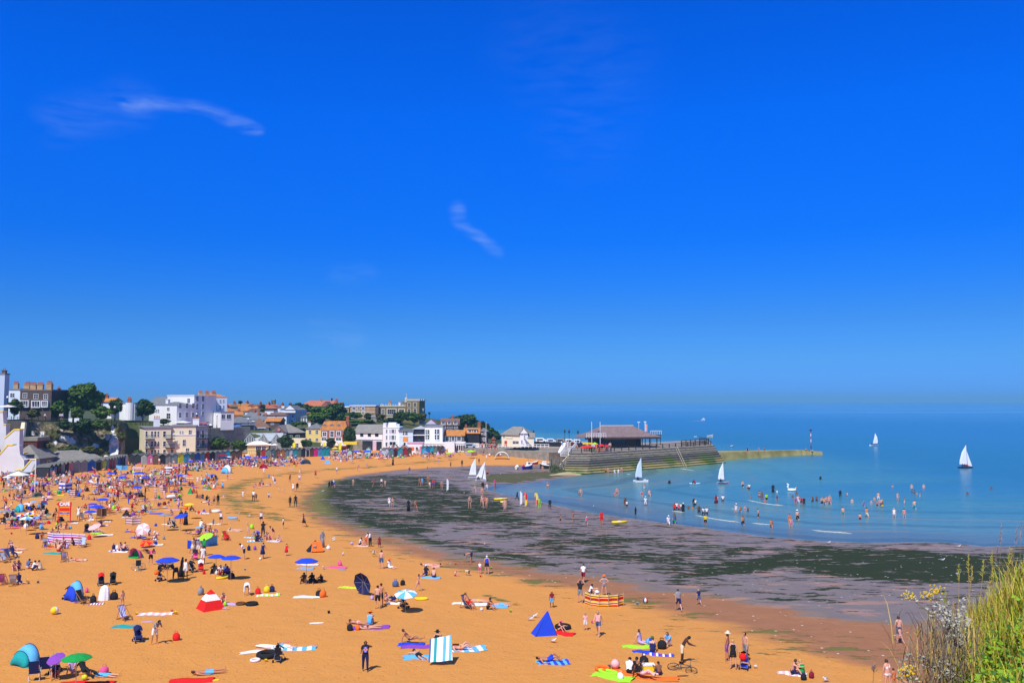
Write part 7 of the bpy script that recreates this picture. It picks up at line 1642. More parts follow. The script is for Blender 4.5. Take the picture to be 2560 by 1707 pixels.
b=Bld('beach_kiosk','yellow and white kiosk with bunting and colourful goods under the stairs','kiosk',76,118,1176,1196,186,depth=3,wall=YELW,below=.5);b.roof('flat',.3,BBRICK,.2);b.box('goods_display',(.3,-.2,.4),(b.L*.7,-.02,b.h-.4),mat('colourful goods',(.7,.1,.1),.8,.5,6,col2=(.15,.3,.7)))
b=Bld('beach_kiosk','dark shaded kiosk with an orange striped canopy edge','kiosk',112,128,1180,1206,180,depth=3,wall=BBRICK,below=.5);b.roof('flat',.2,ORG,.3);b.box('counter',(.1,-.3,.8),(b.L-.1,-.02,1.1),SWH)
b=Bld('beach_office','teal and blue cabin behind the gazebo','cabin',4,60,1184,1212,176,depth=3,wall=mat('teal paint',(.03,.16,.22)),below=.5);b.roof('flat',.15,LEAD,.1).grid(2,1,.8,.8,1.1,1)
# fold-up chairs at lower left
for i,(x,y) in enumerate(((440,1530),(575,1470))):
 p=gp('C',x,y);o=thing('camping_chair',['nearer','farther'][i]+' navy high-backed camping chair at the lower left','chair',tuple(p),R(200));g=MB();g.prism([(-.25,.25,.45),(.25,.25,.45),(.25,.42,1.15),(-.25,.42,1.15)],(0,.03,0));g.build('backrest',cloth('n'),o);g=MB();g.box((-.26,-.25,.42),(.26,.25,.46));g.build('seat',cloth('n'),o);g=MB()
 for s in (-.27,.27):g.tube([(s,-.27,0),(s,.27,.5)],.015);g.tube([(s,.27,0),(s,-.27,.62)],.015)
 g.build('frame',STEEL,o)
# gulls
def gull_mesh():g=MB();g.loft([[(math.cos(a)*r*.8,y,.18+z+math.sin(a)*r) for a in [2*math.pi*j/8 for j in range(8)]] for y,r,z in ((-.17,.02,.07),(-.12,.075,.04),(0,.095,.02),(.12,.06,.0),(.26,.015,-.02))],0);g.ball((0,-.19,.33),.055,0,8);g.tube([(0,-.14,.24),(0,-.19,.32)],.035,0,6);g.tube([(0,-.24,.33),(0,-.30,.31)],.012,2,4);g.loft([[(s*.085,y,.20+z) for s in (-1,1)] for y,z in ((-.08,.06),(.08,.10),(.3,.0))],1,False,False);[g.tube([(s,0,0),(s,0,.12)],.008,2,4) for s in (-.03,.03)];return g.mesh('seagull',[mat('gull white',(.8,.8,.8)),mat('gull grey wing',(.35,.37,.40)),mat('gull beak',(.7,.35,.03))],True)
for a in """F 600 712 90|gull standing left of the deep blue tent
F 645 675 80|gull flying low behind the deep blue tent
F 865 970 60|largest gull on the sand in front of the deep blue tent
G 2115 1555 -60|gull at the bottom edge right of the seated pair
E 140 95 90|gull left of the person in white near the weed
E 235 240 40|gull on sand left of the child in white
E 35 385 0|gull beside the bright pink towel
E 1712 140 0|gull on the dark weed above the blue vest
H 945 450 90|gull on the eelgrass at the right
H 1075 580 20|gull on the weed near the tall grass
s 320 1300 0|gull on the weed below the walking children
s 1460 1335 0|gull on the weed near the shallow tongue of water
B 2125 520 90|white gull at the edge of the dark weed
B 1115 520 0|gull on the strand line in mid beach
B 1140 950 0|gull standing in mid sand
B 1035 815 20|gull right of the eelgrass strands
B 1165 845 60|second gull right of the eelgrass strands
B 860 745 0|gull left of the eelgrass strands
B 2260 1145 90|gull right of the person in grey robe
v 45 1415 90|gull on the weed at the water edge
v 1260 1450 90|gull on weed near the right water edge
t 1335 1355 0|gull in the shallows before the wading pair
t 240 975 0|white gull on the harbour eelgrass bank
t 1110 865 0|gull standing at the foot of the pier""".split('\n'):
 h_,lb=a.split('|');c,x,y,yw=h_.split();p=gp(c,float(x),float(y));o=obj('seagull',cached('gull',gull_mesh),None,tuple(p),R(float(yw)),.9);tag(o,lb,'gull')

# ------------------------------------------------------------------ boats
SAILM=mat('white sailcloth',(.80,.82,.85),.8,.04,.8);HULLW=mat('white hull',(.80,.80,.80),.35,.03);
def sailboat(c,x,y,H,L,label,lean=4,yaw=0,hull=HULLW,jib=True,crew=1,mark=None,cata=False,sail2=None,dry=True):
 """x, y: hull centre at the waterline; H mast height px, L hull length px"""
 X,Y=cp(c,x,y);p=G(X,Y) if dry else onz(X,Y,0);k=p.y/FP/CROP[c][2];H *= k;L *= k;o=thing('sailing_dinghy',label,'sailing boat',tuple(p),R(yaw),None,mark)
 g=MB();secs=[(-.5,.30,.30),(-.3,.36,.30),(0,.38,.31),(.3,.26,.36),(.5,.02,.44)]
 for off in ((-.8,.8) if cata else (0,)):
  wv=.28 if cata else 1.6;g.loft([[(u*L,off-w*wv,hz*1.1),(u*L,off-w*wv*.5,-.08),(u*L,off+w*wv*.5,-.08),(u*L,off+w*wv,hz*1.1)] for u,w,hz in secs],0)
 g.build('hull',hull,o)
 if cata:g=MB();g.box((-L*.25,-.8,.33),(L*.2,.8,.37));g.build('trampoline',cloth('k'),o)
 t_=math.tan(R(lean));g=MB();g.tube([(L*.12,0,.2),(L*.12-t_*H,0,H)],.045,r2=.025);g.build('mast',STEEL,o)
 g=MB();m0=L*.12;pts=[(m0-.03,0,.9),(-L*.42,0,.95),(-L*.36-t_*H*.3,.12,H*.35),(-L*.20-t_*H*.6,.12,H*.68),(m0-t_*H-.02,0,H)];g.prism(pts,(0,.02,0));g.build('mainsail',sail2 or SAILM,o)
 g=MB();g.tube([(m0,0,.85),(-L*.43,0,.88)],.03);g.build('boom',STEEL,o)
 if jib:g=MB();g.prism([(m0+.12,0,.55),(L*.47,0,.45),(m0+.05-t_*H*.72,0,H*.74)],(0,.02,0));g.build('jib',SAILM,o)
 for i in range(crew):w_=person('sit','l2'+'nkr'[i % 3]+'kk',tuple(p+Vector((-L*.28+i*.55,-.15,.30))),70,.9,False,None,f'sailor {["at the helm", "amidships", "by the mast"][i]} of the '+label.split(' with')[0].split(' on')[0])
 return o
sailboat('s',1585,1160,245,105*1.5,'left of two dinghies with tall narrow white sail drawn up on the mud',2,0,jib=False,crew=0,mark='the two beached dinghies')
sailboat('s',1655,1190,235,130,'right of two beached dinghies with leaning mainsail and jib',-10,0,crew=1)
sailboat('t',1890,1052,280,155,'white catamaran with one tall pale blue sail near the pier',2,8,jib=False,crew=1,mark='the white catamaran',cata=True,sail2=mat('pale blue sailcloth',(.60,.72,.88),.8,.04),dry=False)
sailboat('u',978,1078,250,140,'small dinghy with a red-tipped narrow sail beyond the bathers',3,5,hull=mat('pinkish hull',(.6,.35,.38),.4),jib=False,crew=1,mark='the red-tipped dinghy',dry=False)
sailboat('v',465,500,118,82,'distant white dinghy with a single white sail',12,180,jib=False,crew=1,mark='the distant dinghy',dry=False)
sailboat('v',1322,708,215,132,'larger sailing dinghy with mainsail, jib and three crew at the right',1,0,hull=mat('navy and white hull',(.05,.06,.15),.4),crew=3,mark='the large sailing dinghy',dry=False)
def mboat(c,x,y,L,label,hull,cab=True,yaw=0,top=WHITE,dry=True,buoys=False,nm='fishing_boat',cat='boat'):
 X,Y=cp(c,x,y);p=G(X,Y) if dry else onz(X,Y,0);k=p.y/FP/CROP[c][2];L *= k;o=thing(nm,label,cat,tuple(p),R(yaw));L *= 1.15;h=L*.30;B_=L*.2
 g=MB();g.loft([[(u*L,-w*B_,hz*h),(u*L,-w*B_*.45,.02),(u*L,w*B_*.45,.02),(u*L,w*B_,hz*h)] for u,w,hz in [(-.5,.8,1.0),(-.3,1,.95),(0,1.05,1.0),(.3,.75,1.2),(.5,.05,1.6)]],0);g.build('hull',hull,o)
 g=MB();g.loft([[(u*L,-w*B_-.03,hz*h-.1),(u*L,-w*B_-.03,hz*h+.06),(u*L,w*B_+.03,hz*h+.06),(u*L,w*B_+.03,hz*h-.1)] for u,w,hz in [(-.5,.8,1.0),(-.3,1,.95),(0,1.05,1.0),(.3,.75,1.2),(.5,.05,1.6)]],0);g.build('gunwale',top,o)
 if cab:
  g=MB();g.prism([(-L*.05,-B_*.6,h*.9),(L*.28,-B_*.6,h),(L*.24,-B_*.6,h*2.0),(-L*.02,-B_*.6,h*2.1)],(0,B_*1.2,0));q=g.build('cabin',WHITE,o);g=MB();g.box((0,-B_*.62,h*1.45),(L*.2,-B_*.605,h*1.85));g.build('cabin_window',GLASS,q)
  g=MB();g.tube([(L*.08,0,h*2),(L*.08,0,h*3.6)],.04);g.build('mast',STEEL,o)
 if buoys:g=MB();g.ball((-L*.5,-B_,h),.32,0,8);g.build('buoy',cloth('r'),o)
 return o
BB=mat('blue hull paint',(.02,.07,.55),.4);RH=mat('red hull paint',(.45,.03,.03),.4);WH=mat('cream hull paint',(.72,.68,.52),.4);KH=mat('dark hull paint',(.04,.04,.04),.5)
mboat('t',432,905,82,'small cream-covered boat lying leftmost of the beached harbour boats',WH,False,80);mboat('t',558,905,120,'blue-hulled fishing boat with red buoys on the harbour mud',BB,True,30,buoys=True);mboat('t',638,850,84,'red and white fishing boat behind the blue one',RH,False,20);mboat('t',770,900,125,'white-decked fishing boat with dark hull nearest the timber piles',KH,True,200,buoys=True);mboat('t',828,850,60,'small dark boat behind the white-decked fishing boat',KH,True,10)
mboat('u',742,334,42,'distant white speedboat trailing a wake',WHITE,True,8,dry=False,nm='speedboat');mboat('u',822,532,62,'distant flat cream motor boat',WH,False,0,dry=False,nm='motor_boat');mboat('u',650,530,26,'tiny distant white boat left of the flat cream one',WHITE,False,0,dry=False,nm='motor_boat');mboat('u',1078,642,30,'small brown boat beyond the jetty',KH,False,0,dry=False,nm='motor_boat')
def wake(c,pts,w,label):
 P_=[onz(*cp(c,x,y),0) for x,y in pts];g=MB();ring=[];rr_=random.Random(int(pts[0][0]));N=14*(len(P_)-1)
 for i in range(N+1):
  f=i/14;k=min(int(f),len(P_)-2);q=P_[k].lerp(P_[k+1],f-k);e=min(1,i/8,(N-i)/8);s=w*e*rr_.uniform(.15,1.3);j=rr_.uniform(-.12,.12)
  ring.append([(q.x,q.y-s+j,.008),(q.x,q.y-s*.3+j,.012+.08*e),(q.x,q.y+s*.6+j,.008)])
 g.loft(ring,0,False,False);o=g.build('water',FOAM,smooth=True);tag(o,kind='structure');return o
FOAM=mat('sea foam',(.42,.47,.47),.8,.25,1.5,.4)
wake('u',[(605,337),(660,338),(735,337)],.8,'wake');wake('u',[(1255,1268),(1340,1285),(1440,1305),(1560,1322),(1700,1332)],.35,'wave');wake('u',[(640,1445),(760,1470),(900,1495),(1040,1515),(1185,1528)],.22,'wave')
wake('u',[(1310,1538),(1420,1550),(1560,1560)],.25,'wave');wake('v',[(-120,1285),(0,1300),(140,1308),(270,1320)],.35,'wave');wake('u',[(465,900),(540,908),(650,926)],.3,'wave');wake('u',[(370,1398),(450,1405),(520,1415)],.18,'wave');wake('u',[(1065,1366),(1110,1378)],.22,'wave');wake('t',[(1715,960),(1780,968)],.3,'wave')
# boards and rescue craft in the bay
YB=mat('yellow rescue board',(.85,.62,.02),.5,.05)
def rboard(c,x,y,L,label,rz,m=YB,nm='rescue_board',dry=True):
 X,Y=cp(c,x,y);p=G(X,Y) if dry else onz(X,Y,.0);k=p.y/FP/CROP[c][2];o=thing(nm,label,'board',tuple(p),R(rz));g=MB();L *= k/2
 g.loft([[(u*L,-w,.02),(u*L,-w*.9,.26),(u*L,w*.9,.26),(u*L,w,.02)] for u,w in ((-1,.12),(-.8,.38),(0,.45),(.8,.34),(1,.06))],0);q=g.build('deck',m,o,True);g=MB();g.box((-L*.25,-.3,.262),(L*.2,.3,.275));g.build('deck_pad',mat('white blue pad',(.7,.78,.85)),o)
rboard('t',245,1262,170,'yellow rescue board on wet sand near the two flags',22);rboard('t',272,1300,70,'smaller yellow board in front of the first rescue board',8);rboard('t',1640,1535,200,'yellow rescue board on the mud beside the man in red',25)
rboard('u',645,1082,130,'blue and white paddle board with two people on it',0,mat('light blue board',(.35,.60,.85)),'paddle_board',False)
def flag(c,x,y,h,label,col1,col2):
 p=gp(c,x,y);k=p.y/FP/CROP[c][2];H=h*k;o=thing('beach_flag',label,'flag',tuple(p));g=MB();g.tube([(0,0,0),(0,0,H)],.03);g.build('pole',SWH,o);g=MB();g.prism([(.02,0,H*.45),(.35,0,H*.5),(.32,0,H*.85),(.02,0,H)],(0,.03,0));q=g.build('flag_cloth',cloth(col1),o);g=MB();g.prism([(.02,0,H*.08),(.3,0,H*.12),(.35,0,H*.49),(.02,0,H*.44)],(0,.03,0));g.build('flag_cloth',cloth(col2),o)
flag('t',530,1345,165,'red and yellow lifeguard flag on wet sand','r','y');flag('t',660,1330,135,'yellow and red lifeguard flag further right','y','r');flag('t',472,1330,165,'white pole flag left of the red and yellow flag','w','w');flag('s',1255,1305,145,'thin white marker flag on the dark weed','w','w')
LAND.append((*gp('t',560,1340)[:2],'the lifeguard flags'))
# inflatable unicorn-like ride: white swan-necked float
p=onz(*cp('u',1785,1160),0);k=p.y/FP/4.704;o=thing('inflatable_float','white long-necked animal float with an orange tail among the bathers','inflatable',tuple(p),0,None,'the white animal float')
g=MB();n=16;r=38*k;g.loft([[((r+.22*math.cos(t_))*math.cos(a),(r*.7+.22*math.cos(t_))*math.sin(a),.2+.22*math.sin(t_)) for t_ in [2*math.pi*j/8 for j in range(8)]] for a in [2*math.pi*i/n for i in range(n+1)]],0,False);g.build('ring',SWH,o,True)
g=MB();g.tube([(-r,0,.3),(-r-.15,0,.8),(-r+.0,0,1.2),(-r-.3,0,1.3)],.18,0,8,.10);g.build('neck_and_head',SWH,o,True);g=MB();g.tube([(r,0,.3),(r+.25,0,.7)],.14,0,6,.05);g.build('tail',ORG,o)


# ------------------------------------------------------------------ people
PH_=dict(stand='standing',walk='walking',hips='with hands on hips',brow='shielding the eyes',phone='looking at something in hand',armsup='with both arms raised',wave='waving',arms='with arms spread',bend='bending right over',crouch='crouching',sit='sitting with knees up',
 sitleg='sitting with legs out',sitcross='sitting cross-legged',lie='lying flat',knees='lying with knees raised',prone='lying face down',prop='propped on elbows',chair='leaning back',crawl='crawling',bow='stooping')
def describe(pose,code,sc,hat,water=0):
 of,sk,tp,bt,hr=code;c=lambda k:PAL[k][0].replace(' blue','-blue') if k in PAL else ''
 who='small child' if sc<.66 else 'child' if sc<.85 else 'person'
 w=dict(t=f'{c(tp)} shirt, {c(bt)} shorts',v=f'{c(tp)} vest, {c(bt)} shorts',s=f'bare top, {c(bt)} shorts',b=f'{c(tp)} bikini',o=f'{c(tp)} swimsuit',d=f'{c(tp)} dress',r=f'{c(tp)} robe',p=f'{c(tp)} shirt, {c(bt)} trousers',l=f'{c(tp)} top, {c(bt)} trousers',w=f'{c(tp)} wetsuit',j=f'{c(tp)} jumper, {c(bt)} shorts')[of]
 return f'{who} in {w}'+(f', {c(hat[1])} hat' if hat else '')+(' '+PH_[pose] if not water else ' wading' if water<2 else ' deep in the water')
people=[]
REQ=[]
def put(c,x,y,pose,code,yaw=0,sc=1.0,hat=None,label=None,water=0):
 X,Y=cp(c,x,y);p=G(X,Y)
 if code[2:4] == 'xx' and not label:q_='knrbtpuwox'[int(X*7+Y*3) % 10];code=code[:2]+q_+q_+code[4]
 if water:p=onz(X,Y,0);p.z=-[0,.42,.95,1.25][water]*sc
 REQ.append((sc/p.y*(.75 if pose in LOWP else 1)*(1.3 if label else 1),p,pose,code,yaw,sc,hat,label,water))
TAB="""E brow 470 1445 p3knk 10 1|person in black flag T-shirt and jeans shielding the eyes with one hand
E stand 598 795 s1-kk 190 1|bare-backed person in long black shorts left of the picture parasol
E stand 632 770 s2-kk 170 1|second bare-topped person just behind the bare-backed one near the picture parasol
E sitleg 690 720 b1ppa 60 .8|child in pink sitting behind the bare-backed person
E prop 775 730 t1nna -60 1|person in navy lying beside the pushchair under the picture parasol
E chair 1540 792 s2-ra 55 .95|tanned person in red shorts leaning back in the deckchair
E lie 1640 722 b1iya 80 1|fair-haired person lying behind the tanned deckchair sitter
E sit 1745 800 s2-kk 70 1|tanned bare-topped person sitting right of the deckchair, looking up
E lie 1870 760 s1-ck 80 .9|person lying beside the patch of dry weed
E walk 1018 612 b1xxa 80 .85|girl in a pale bikini walking behind the picture parasol
E stand 637 378 s1-dk 180 1|bare-backed person in grey-blue shorts standing with a stick
E sitleg 722 372 d1wua 60 .95 so|person in white flowered dress and orange hat sitting on the sand
E bow 520 148 l2wkk -30 1|person in white top and black trousers stooping to a child in orange
E stand 475 135 t2ork 0 .62|small child in orange beside the stooping person
E sit 412 138 t1wkk 80 1|person in white shirt sitting at the end of the thin pink towel
E stand 618 156 d3mkk 0 .68|small child in a dark plum dress
E crouch 558 252 t1wlk 20 .7|child in white crouching behind the person with the stick
E prone 1185 355 b1ppa 95 1|person in a bright pink swimsuit lying face down
E lie 1120 345 b1xxa 100 1|person lying beside the one in bright pink
E sitleg 1100 448 t1kna -30 1 cw|person in a white cap sitting on a blue towel
E sit 1185 475 s1-na 190 1|bare-backed person sitting at the right of the blue towel
E sit 1085 420 b1xxa 20 .8|child sitting behind the person in the white cap
E bend 1570 315 s2-nk -90 1|bare-backed brown-skinned person bending right over near the weed
E stand 1735 436 v1bkw 185 1|person in a blue vest and black shorts seen from behind
E stand 1662 430 t1wpy 180 .6|small child in white top and pink shorts beside the blue vest
E sit 1405 455 t1iry 60 .6|child playing in the sand with a shovel
E crawl 1548 448 t1iky -90 .62|child kneeling on all fours in the sand
E prone 395 955 b2xxa 250 1|person lying face down at the left of the three women
E sit 515 965 v1cca 180 1 so|person in a light blue swim top and orange hat seen from behind
E lie 490 1000 b1mmr 100 1|red-haired person lying in front of the one in the orange hat
E prop 930 1155 b2kka 90 1|person in a dark bikini reclining on elbows on a blue towel
E prone 1020 1290 s1-kk 210 1|bare-backed person lying left of the held-up striped towel
E sit 1215 1180 v1kka 175 1 sk|long-haired person in a black hat holding up the striped towel
E knees 1460 1225 b1ooa 95 1|person in an orange bikini lying with one knee raised
E lie 1385 1195 s1-kk 95 1|person in black lying behind the one in the orange bikini
F stand 845 556 t3mcy 0 .72|small child in maroon top and light blue shorts
F armsup 1178 500 t1kea 160 1.02|person in black T-shirt and grey shorts raising a camera
F walk 1215 262 t2wmk 160 .98|person in white T-shirt and dark red shorts behind the one with the camera
F hips 1460 425 o1eey 180 1 so|person in a grey swimsuit and orange hat with hands on hips
F sit 1290 405 t1wkk 90 1|dark-haired person leaning on the left pole of the orange striped windbreak
F sit 1375 470 t1www 0 .9 sw|person in a white hat behind the orange striped windbreak
F stand 1240 822 t1xwa 10 .68|small child in pink top and white skirt beside the person with a rucksack
F walk 1392 888 v1xdy -20 1.02|person in a pale pink vest and denim shorts with a black rucksack
F sitleg 1880 980 d1vva 60 1|person in a pale dress sitting behind the lime yellow towel
F sit 2030 1085 o1nna 170 1|person in a navy swimsuit seen from behind
F sit 2022 985 t1lga 0 .6 sg|small child in a green hat behind the person in navy
F sit 2222 1004 t1cwk -40 1|person in a light blue shirt and pale shorts sitting alone
F knees 800 1195 s2-bk 95 1|sunbather in blue shorts with both knees raised
F sit 1755 1335 t2wkk 160 1|person in a black and white striped shirt seen from behind at the picnic
F sit 1830 1330 s3wkk 150 1|person behind the striped shirt with a white towel over the head
F prop 1905 1390 p4kxk 70 1.02|person in black with pale pink trousers stretched out at the picnic
F sit 2110 1350 s3-nk 190 .82|boy with a bare brown back sitting on the orange red blanket
F sit 925 835 o1kpk 60 .8 cp|child in a pink cap sitting at the mouth of the deep blue tent
F walk 2335 595 t1ena 190 1|person in grey T-shirt and grey shorts walking away along the wet sand
G walk 497 570 t1ndy 190 .74|child with a pink rucksack walking towards the water
G bow 290 1312 s4-ik 80 1.04|brown-skinned person in beige shorts standing over the mountain bike
G stand 858 1285 s2-uk 60 1.02 si|person in a straw hat and lilac shorts with hands behind
G stand 935 1390 v1kky 180 1|person in a black vest and patterned shorts seen from behind
G stand 1095 1290 s1-ek -60 1.02|bare-topped person behind the blue pushchair
G sit 1690 1455 s1-na 70 1|bare-topped person sitting on the pink-white towel
G sit 1820 1475 v1gdy -160 1|person in a green vest sitting with back turned
H stand 545 1195 s1-da 185 1|bare-backed person in blue shorts standing beyond the silver plant
H walk 556 1208 b1xxa -150 .66|small child in pink beside the bare-backed person near the silver plant
H stand 440 1640 b1wwa -160 1|person in a swimsuit half hidden by the foreground plants
H stand 500 1620 b2ooa -150 .66|small child at the bottom edge beside the foreground plants
C bow 1975 1070 t2ewk 60 1|person in a grey top and white shorts holding a striped bag
C stand 1560 590 b1iia 60 .7|long-haired child standing behind the striped deckchair
C sitleg 240 295 t1nnk 60 1|person in navy seated in the deckchair seen from behind
C sit 175 130 b1xxa 40 1|person in pink sitting leftmost in the group above the deckchairs
C sit 235 120 o3uuk 30 1|person in purple sitting second in the group above the deckchairs
C sit 350 110 t2dxk 160 1|person in blue shirt sitting in the middle of the group above the deckchairs
C sit 415 130 l1wnk 120 1|person in white and navy sitting fourth in the group above the deckchairs
C sit 520 125 v1iia -100 1|person in a pale top at the right end of the group above the deckchairs
C prop 1080 1480 l2kkk 60 1.05|person in black stretched out under the bright green parasol
C sit 700 1490 t2nmk 30 1|person in dark clothes sitting under the purple parasol
C sit 930 1430 t1vva 10 .9|person in lilac sitting left of the bright green parasol pole
C lie 1330 1480 t1cck 80 .9|person lying right of the bright green parasol
D bend 1105 440 j1wea 20 1|person in a white jumper bending right over in mid sand
D sit 800 545 b1rrk 30 .9|person in a red bikini sitting behind the red and white tent
D lie 810 620 t1cca 60 .6|small child lying in front of the red and white tent
D sit 1845 285 l3aak 0 1|leftmost of three dark-clad people under the big blue parasol
D sit 1945 285 r2kkk 0 1|middle of three dark-clad people under the big blue parasol, in a headscarf
D sit 2065 280 l3kkk -20 .8|rightmost and smallest of three dark-clad people under the big blue parasol
D sit 700 160 r3kkk 0 1|person in black left under the overlapping blue parasols
D sit 765 185 t2wrk 30 1|person in a white headscarf and red under the overlapping blue parasols
D sit 820 165 t2dnk 160 .9|person in grey-blue beside the left overlapping parasol pole
D sit 875 195 l3unk -20 1|person in purple under the right overlapping blue parasol
D lie 590 1450 s2-ca 110 1.1|person in light blue shorts asleep on the big red towel
D lie 1600 1110 t1cwa 60 .9|person covered with a pale towel behind the black pushchair
D lie 1400 1120 p1www -110 1|person in white lying left of the black pushchair
L bow 210 250 t1pkk 60 1|person in a bright pink top and black shorts stooping over a bag
L sit 380 330 p2ekk 60 1 |person in grey sitting left of the large blue parasol pole
L sit 640 330 l3ekk -40 1 sw|person in a white sun hat and grey suit under the large blue parasol
L bend 700 530 s4-kk 20 1.02|person in black shorts bending over at the large blue parasol
L stand 815 480 r4kkk 90 1|person in black just left of the one in a white vest
L stand 888 530 v3wwk 190 1.02|person in a white vest and shorts seen from behind
L sit 480 300 t2rkk 0 1|person in red behind the large blue parasol pole
L stand 1230 235 t3wwk 20 1|person in white behind the red and black pushchair
L sit 1060 130 t1xxa -60 .7|child in pink sitting in the pushchair behind the group
B stand 575 1352 t3gkk -20 1|person in a green shirt and dark trousers beside the blue windbreak
B walk 430 1330 d2ikk 60 1|person in a cream patterned dress left of the pushchair
B stand 500 1340 t2ewk 0 .95 cw|person in a white cap behind the blue windbreak pair
B bow 1095 1400 t1wkk -60 1.02|person in white and black with a maroon bag stooping
B walk 1340 1390 d1nwa 160 .95|person in a navy and white striped top kicking a football
B walk 1650 1350 d1rra 170 .72|child in a red dress walking alone
B stand 2120 1240 r1eek 30 1.02|person in a long grey robe beside the black and orange tent
B crawl 2020 1305 t1eea 180 .95|person crawling into the black and orange tent
B stand 1320 945 v1wka 20 1|person in a white vest and dark shorts walking up the beach
B stand 1610 1000 t1wkk -70 .8|child walking in mid beach
B walk 1880 970 d1kwa -70 .98|person in a black and white dress holding a white cloth
B stand 795 950 v1wka 10 1|person in a white vest and black shorts beside a lilac towel
B sit 695 940 t1tta 30 .75|child in turquoise sitting on a white towel
B sit 530 980 t1wwk 160 1|person in a white shirt sitting on a light blue towel
B stand 1150 1100 b1xxy 0 .72|small child standing left of the mid-beach group
B stand 1345 1110 p1kkk 180 1.05|person in black standing over the mid-beach group
B sit 1240 1120 t1ela -20 .9|
B sit 1385 1140 b1xxa 30 1|
B bow 1480 1140 o1mua -60 1|person in maroon stooping at the right of the mid-beach group
B sit 1430 1130 b1iia -40 .8|
B sit 1530 1165 b1xxy 100 .9|
B sit 1260 1165 l1nnk 60 1|
B lie 980 1025 b1xxa 80 1 sw|person in a white hat lying on a pale towel in mid beach
B prone 400 1065 b1kka 250 1|
B sit 590 1030 b1xxa 30 1|
B sit 660 1050 b2mmk 0 1|
B sit 715 1100 b1xxa 10 1|
B stand 275 935 l3kok 0 1|left person of two standing under the tilted blue parasol
B stand 335 950 r4kkk -10 1.05|right person of two standing under the tilted blue parasol
B sit 110 950 t1ekk 60 1|
B chair 160 870 b2xxk 60 1|
B stand 240 740 d2vuk -40 1|person in purple standing left of the bright yellow parasol
B sit 290 700 b1xxa 20 .8|
B sit 395 770 p2akk 100 1|
B lie 520 790 b1rra 80 1|
B lie 590 815 b1xxa 80 .9|
B sit 650 790 b1kkk 30 .7|
B sit 490 600 s3-kk 0 .8|
B sit 520 605 s2-ok 10 .8|
B sit 560 610 l1kdk 0 1|
B sit 605 630 l1kkk 60 1|
B lie 600 660 p1wck 120 1|
B sit 640 690 b1xxa 20 1|
B stand 705 690 s2-kk 20 .85|
B stand 757 695 l2kkk -120 1|person in black standing right of a seated group in mid beach
B stand 830 615 t1cwa 0 .5|
B stand 817 520 t1cda 180 1|person in a light blue T-shirt and denim shorts standing near the strand line
B stand 1083 620 t1wwa -30 .85|
B stand 1220 650 p3wkk 180 1.05|
B walk 1257 630 t3akk 190 .65|
B sit 1420 590 t1wkk 20 1|person in white and black sitting alone in mid beach
B stand 1740 515 d1wwa 0 .95|person in a white dress at the head of the weed
B walk 1792 515 j2kkk 20 1|person in black jumper at the head of the weed
B walk 1558 525 b1xxa 0 .6|
B walk 1617 540 b1iia 0 .6|
B stand 1500 450 t1dwk 30 .9|
B walk 1478 410 t1www 0 .9|
B stand 1695 400 b2kkk 60 1|
B stand 1822 405 t1wek 20 1|
B stand 2032 340 t1rka 0 1|person in a red shirt and black shorts alone near the wet sand
B stand 2310 285 t1wea -30 .95|
B walk 1825 300 t1iwa 90 .9|
B walk 1845 305 b1xxa 90 .7|
B sit 1420 340 t1cdk 30 1|
B sit 1480 340 b1rxa 30 .9|
B stand 1355 295 t2www 0 .9|
B sitleg 1240 455 b1xxa 20 1|
B sit 1300 450 t1nrk 40 1|
B lie 1270 470 b1rra 90 1|
B sit 1350 430 s1-dk -30 1|
B prone 1400 440 b1xxa 100 1|
B sit 1440 435 b1wwa -30 .8|
B sit 1330 400 t1gea 0 .8|
B lie 920 350 b1xxa 80 1|
B sit 880 340 b1mma 30 .9|
B stand 1700 715 w4kkk -20 .95|
B stand 1770 715 w4kkk 10 1.05|
B walk 2210 490 w4kkk 30 .95|
B walk 2245 480 t3nkk 20 1|
B walk 2270 465 t1wbk 30 1|person in white top at the upper edge of the dark weed
B stand 175 450 t1wwa 0 .95|
B sit 380 440 t1rka 30 1|
B sit 285 500 p4kkk 0 .8|
B sit 480 540 b2xxa -20 .8|
B stand 490 425 t1www 10 .9|
B sit 235 500 b1xxa 20 .8|
B sit 590 445 t1mpk 0 1|
B sit 640 440 t1wca 20 1|
B sit 690 440 b1www 60 1|
B sit 680 340 l2kkk 0 1|
B sitleg 725 350 l1kka 60 1|
B stand 160 345 t1oka 0 .9|
A stand 720 905 b2kkk 120 1|
A bow 705 905 s2-kk 70 1|dark-skinned person bending towards the red cafe sign
A sit 800 900 r3kkk 0 1|person in black seated behind the red cafe sign
A stand 1025 880 d2wek 0 1|person in white and grey standing left of the three blue parasols
A sitleg 1190 895 d1wxa 60 1|
A sit 1160 860 b1wwa 30 .9|
A sit 1120 740 t2rkk 0 .9|
A prop 1420 745 b1xxa -60 1|
A sit 1390 690 b2kka 40 .9|
A walk 150 1005 t2mna 40 .8|child in red running left in front of the crowded left group
A stand 70 735 t2okk 20 1|
A sit 30 640 b1xxa 60 1|
A prop 215 640 b1oxa 60 1|
A lie 130 615 b1wxa 80 1|
A sit 375 735 r3kkk 0 1|
A sit 440 760 r3kkk 0 1.05|person in black robe, tallest of the seated trio right of the turquoise arched tent
A sit 520 750 r3kkk 0 1|
A sit 600 810 l3kkk 40 1|
A sit 100 860 l2kkk 0 1|
A sit 165 850 l3nkk 20 1|
A sit 240 900 t2bbk 20 .9|
A sit 300 960 p2knk 10 1|
A sit 360 965 l3kkk 30 1|
A sit 420 950 l3nkk -20 1|
A lie 480 940 l2kkk 80 1|
A sit 200 960 t2vnk 60 1|
A sit 60 930 l3kkk 0 1|
A sit 740 1000 t1lka 60 1|
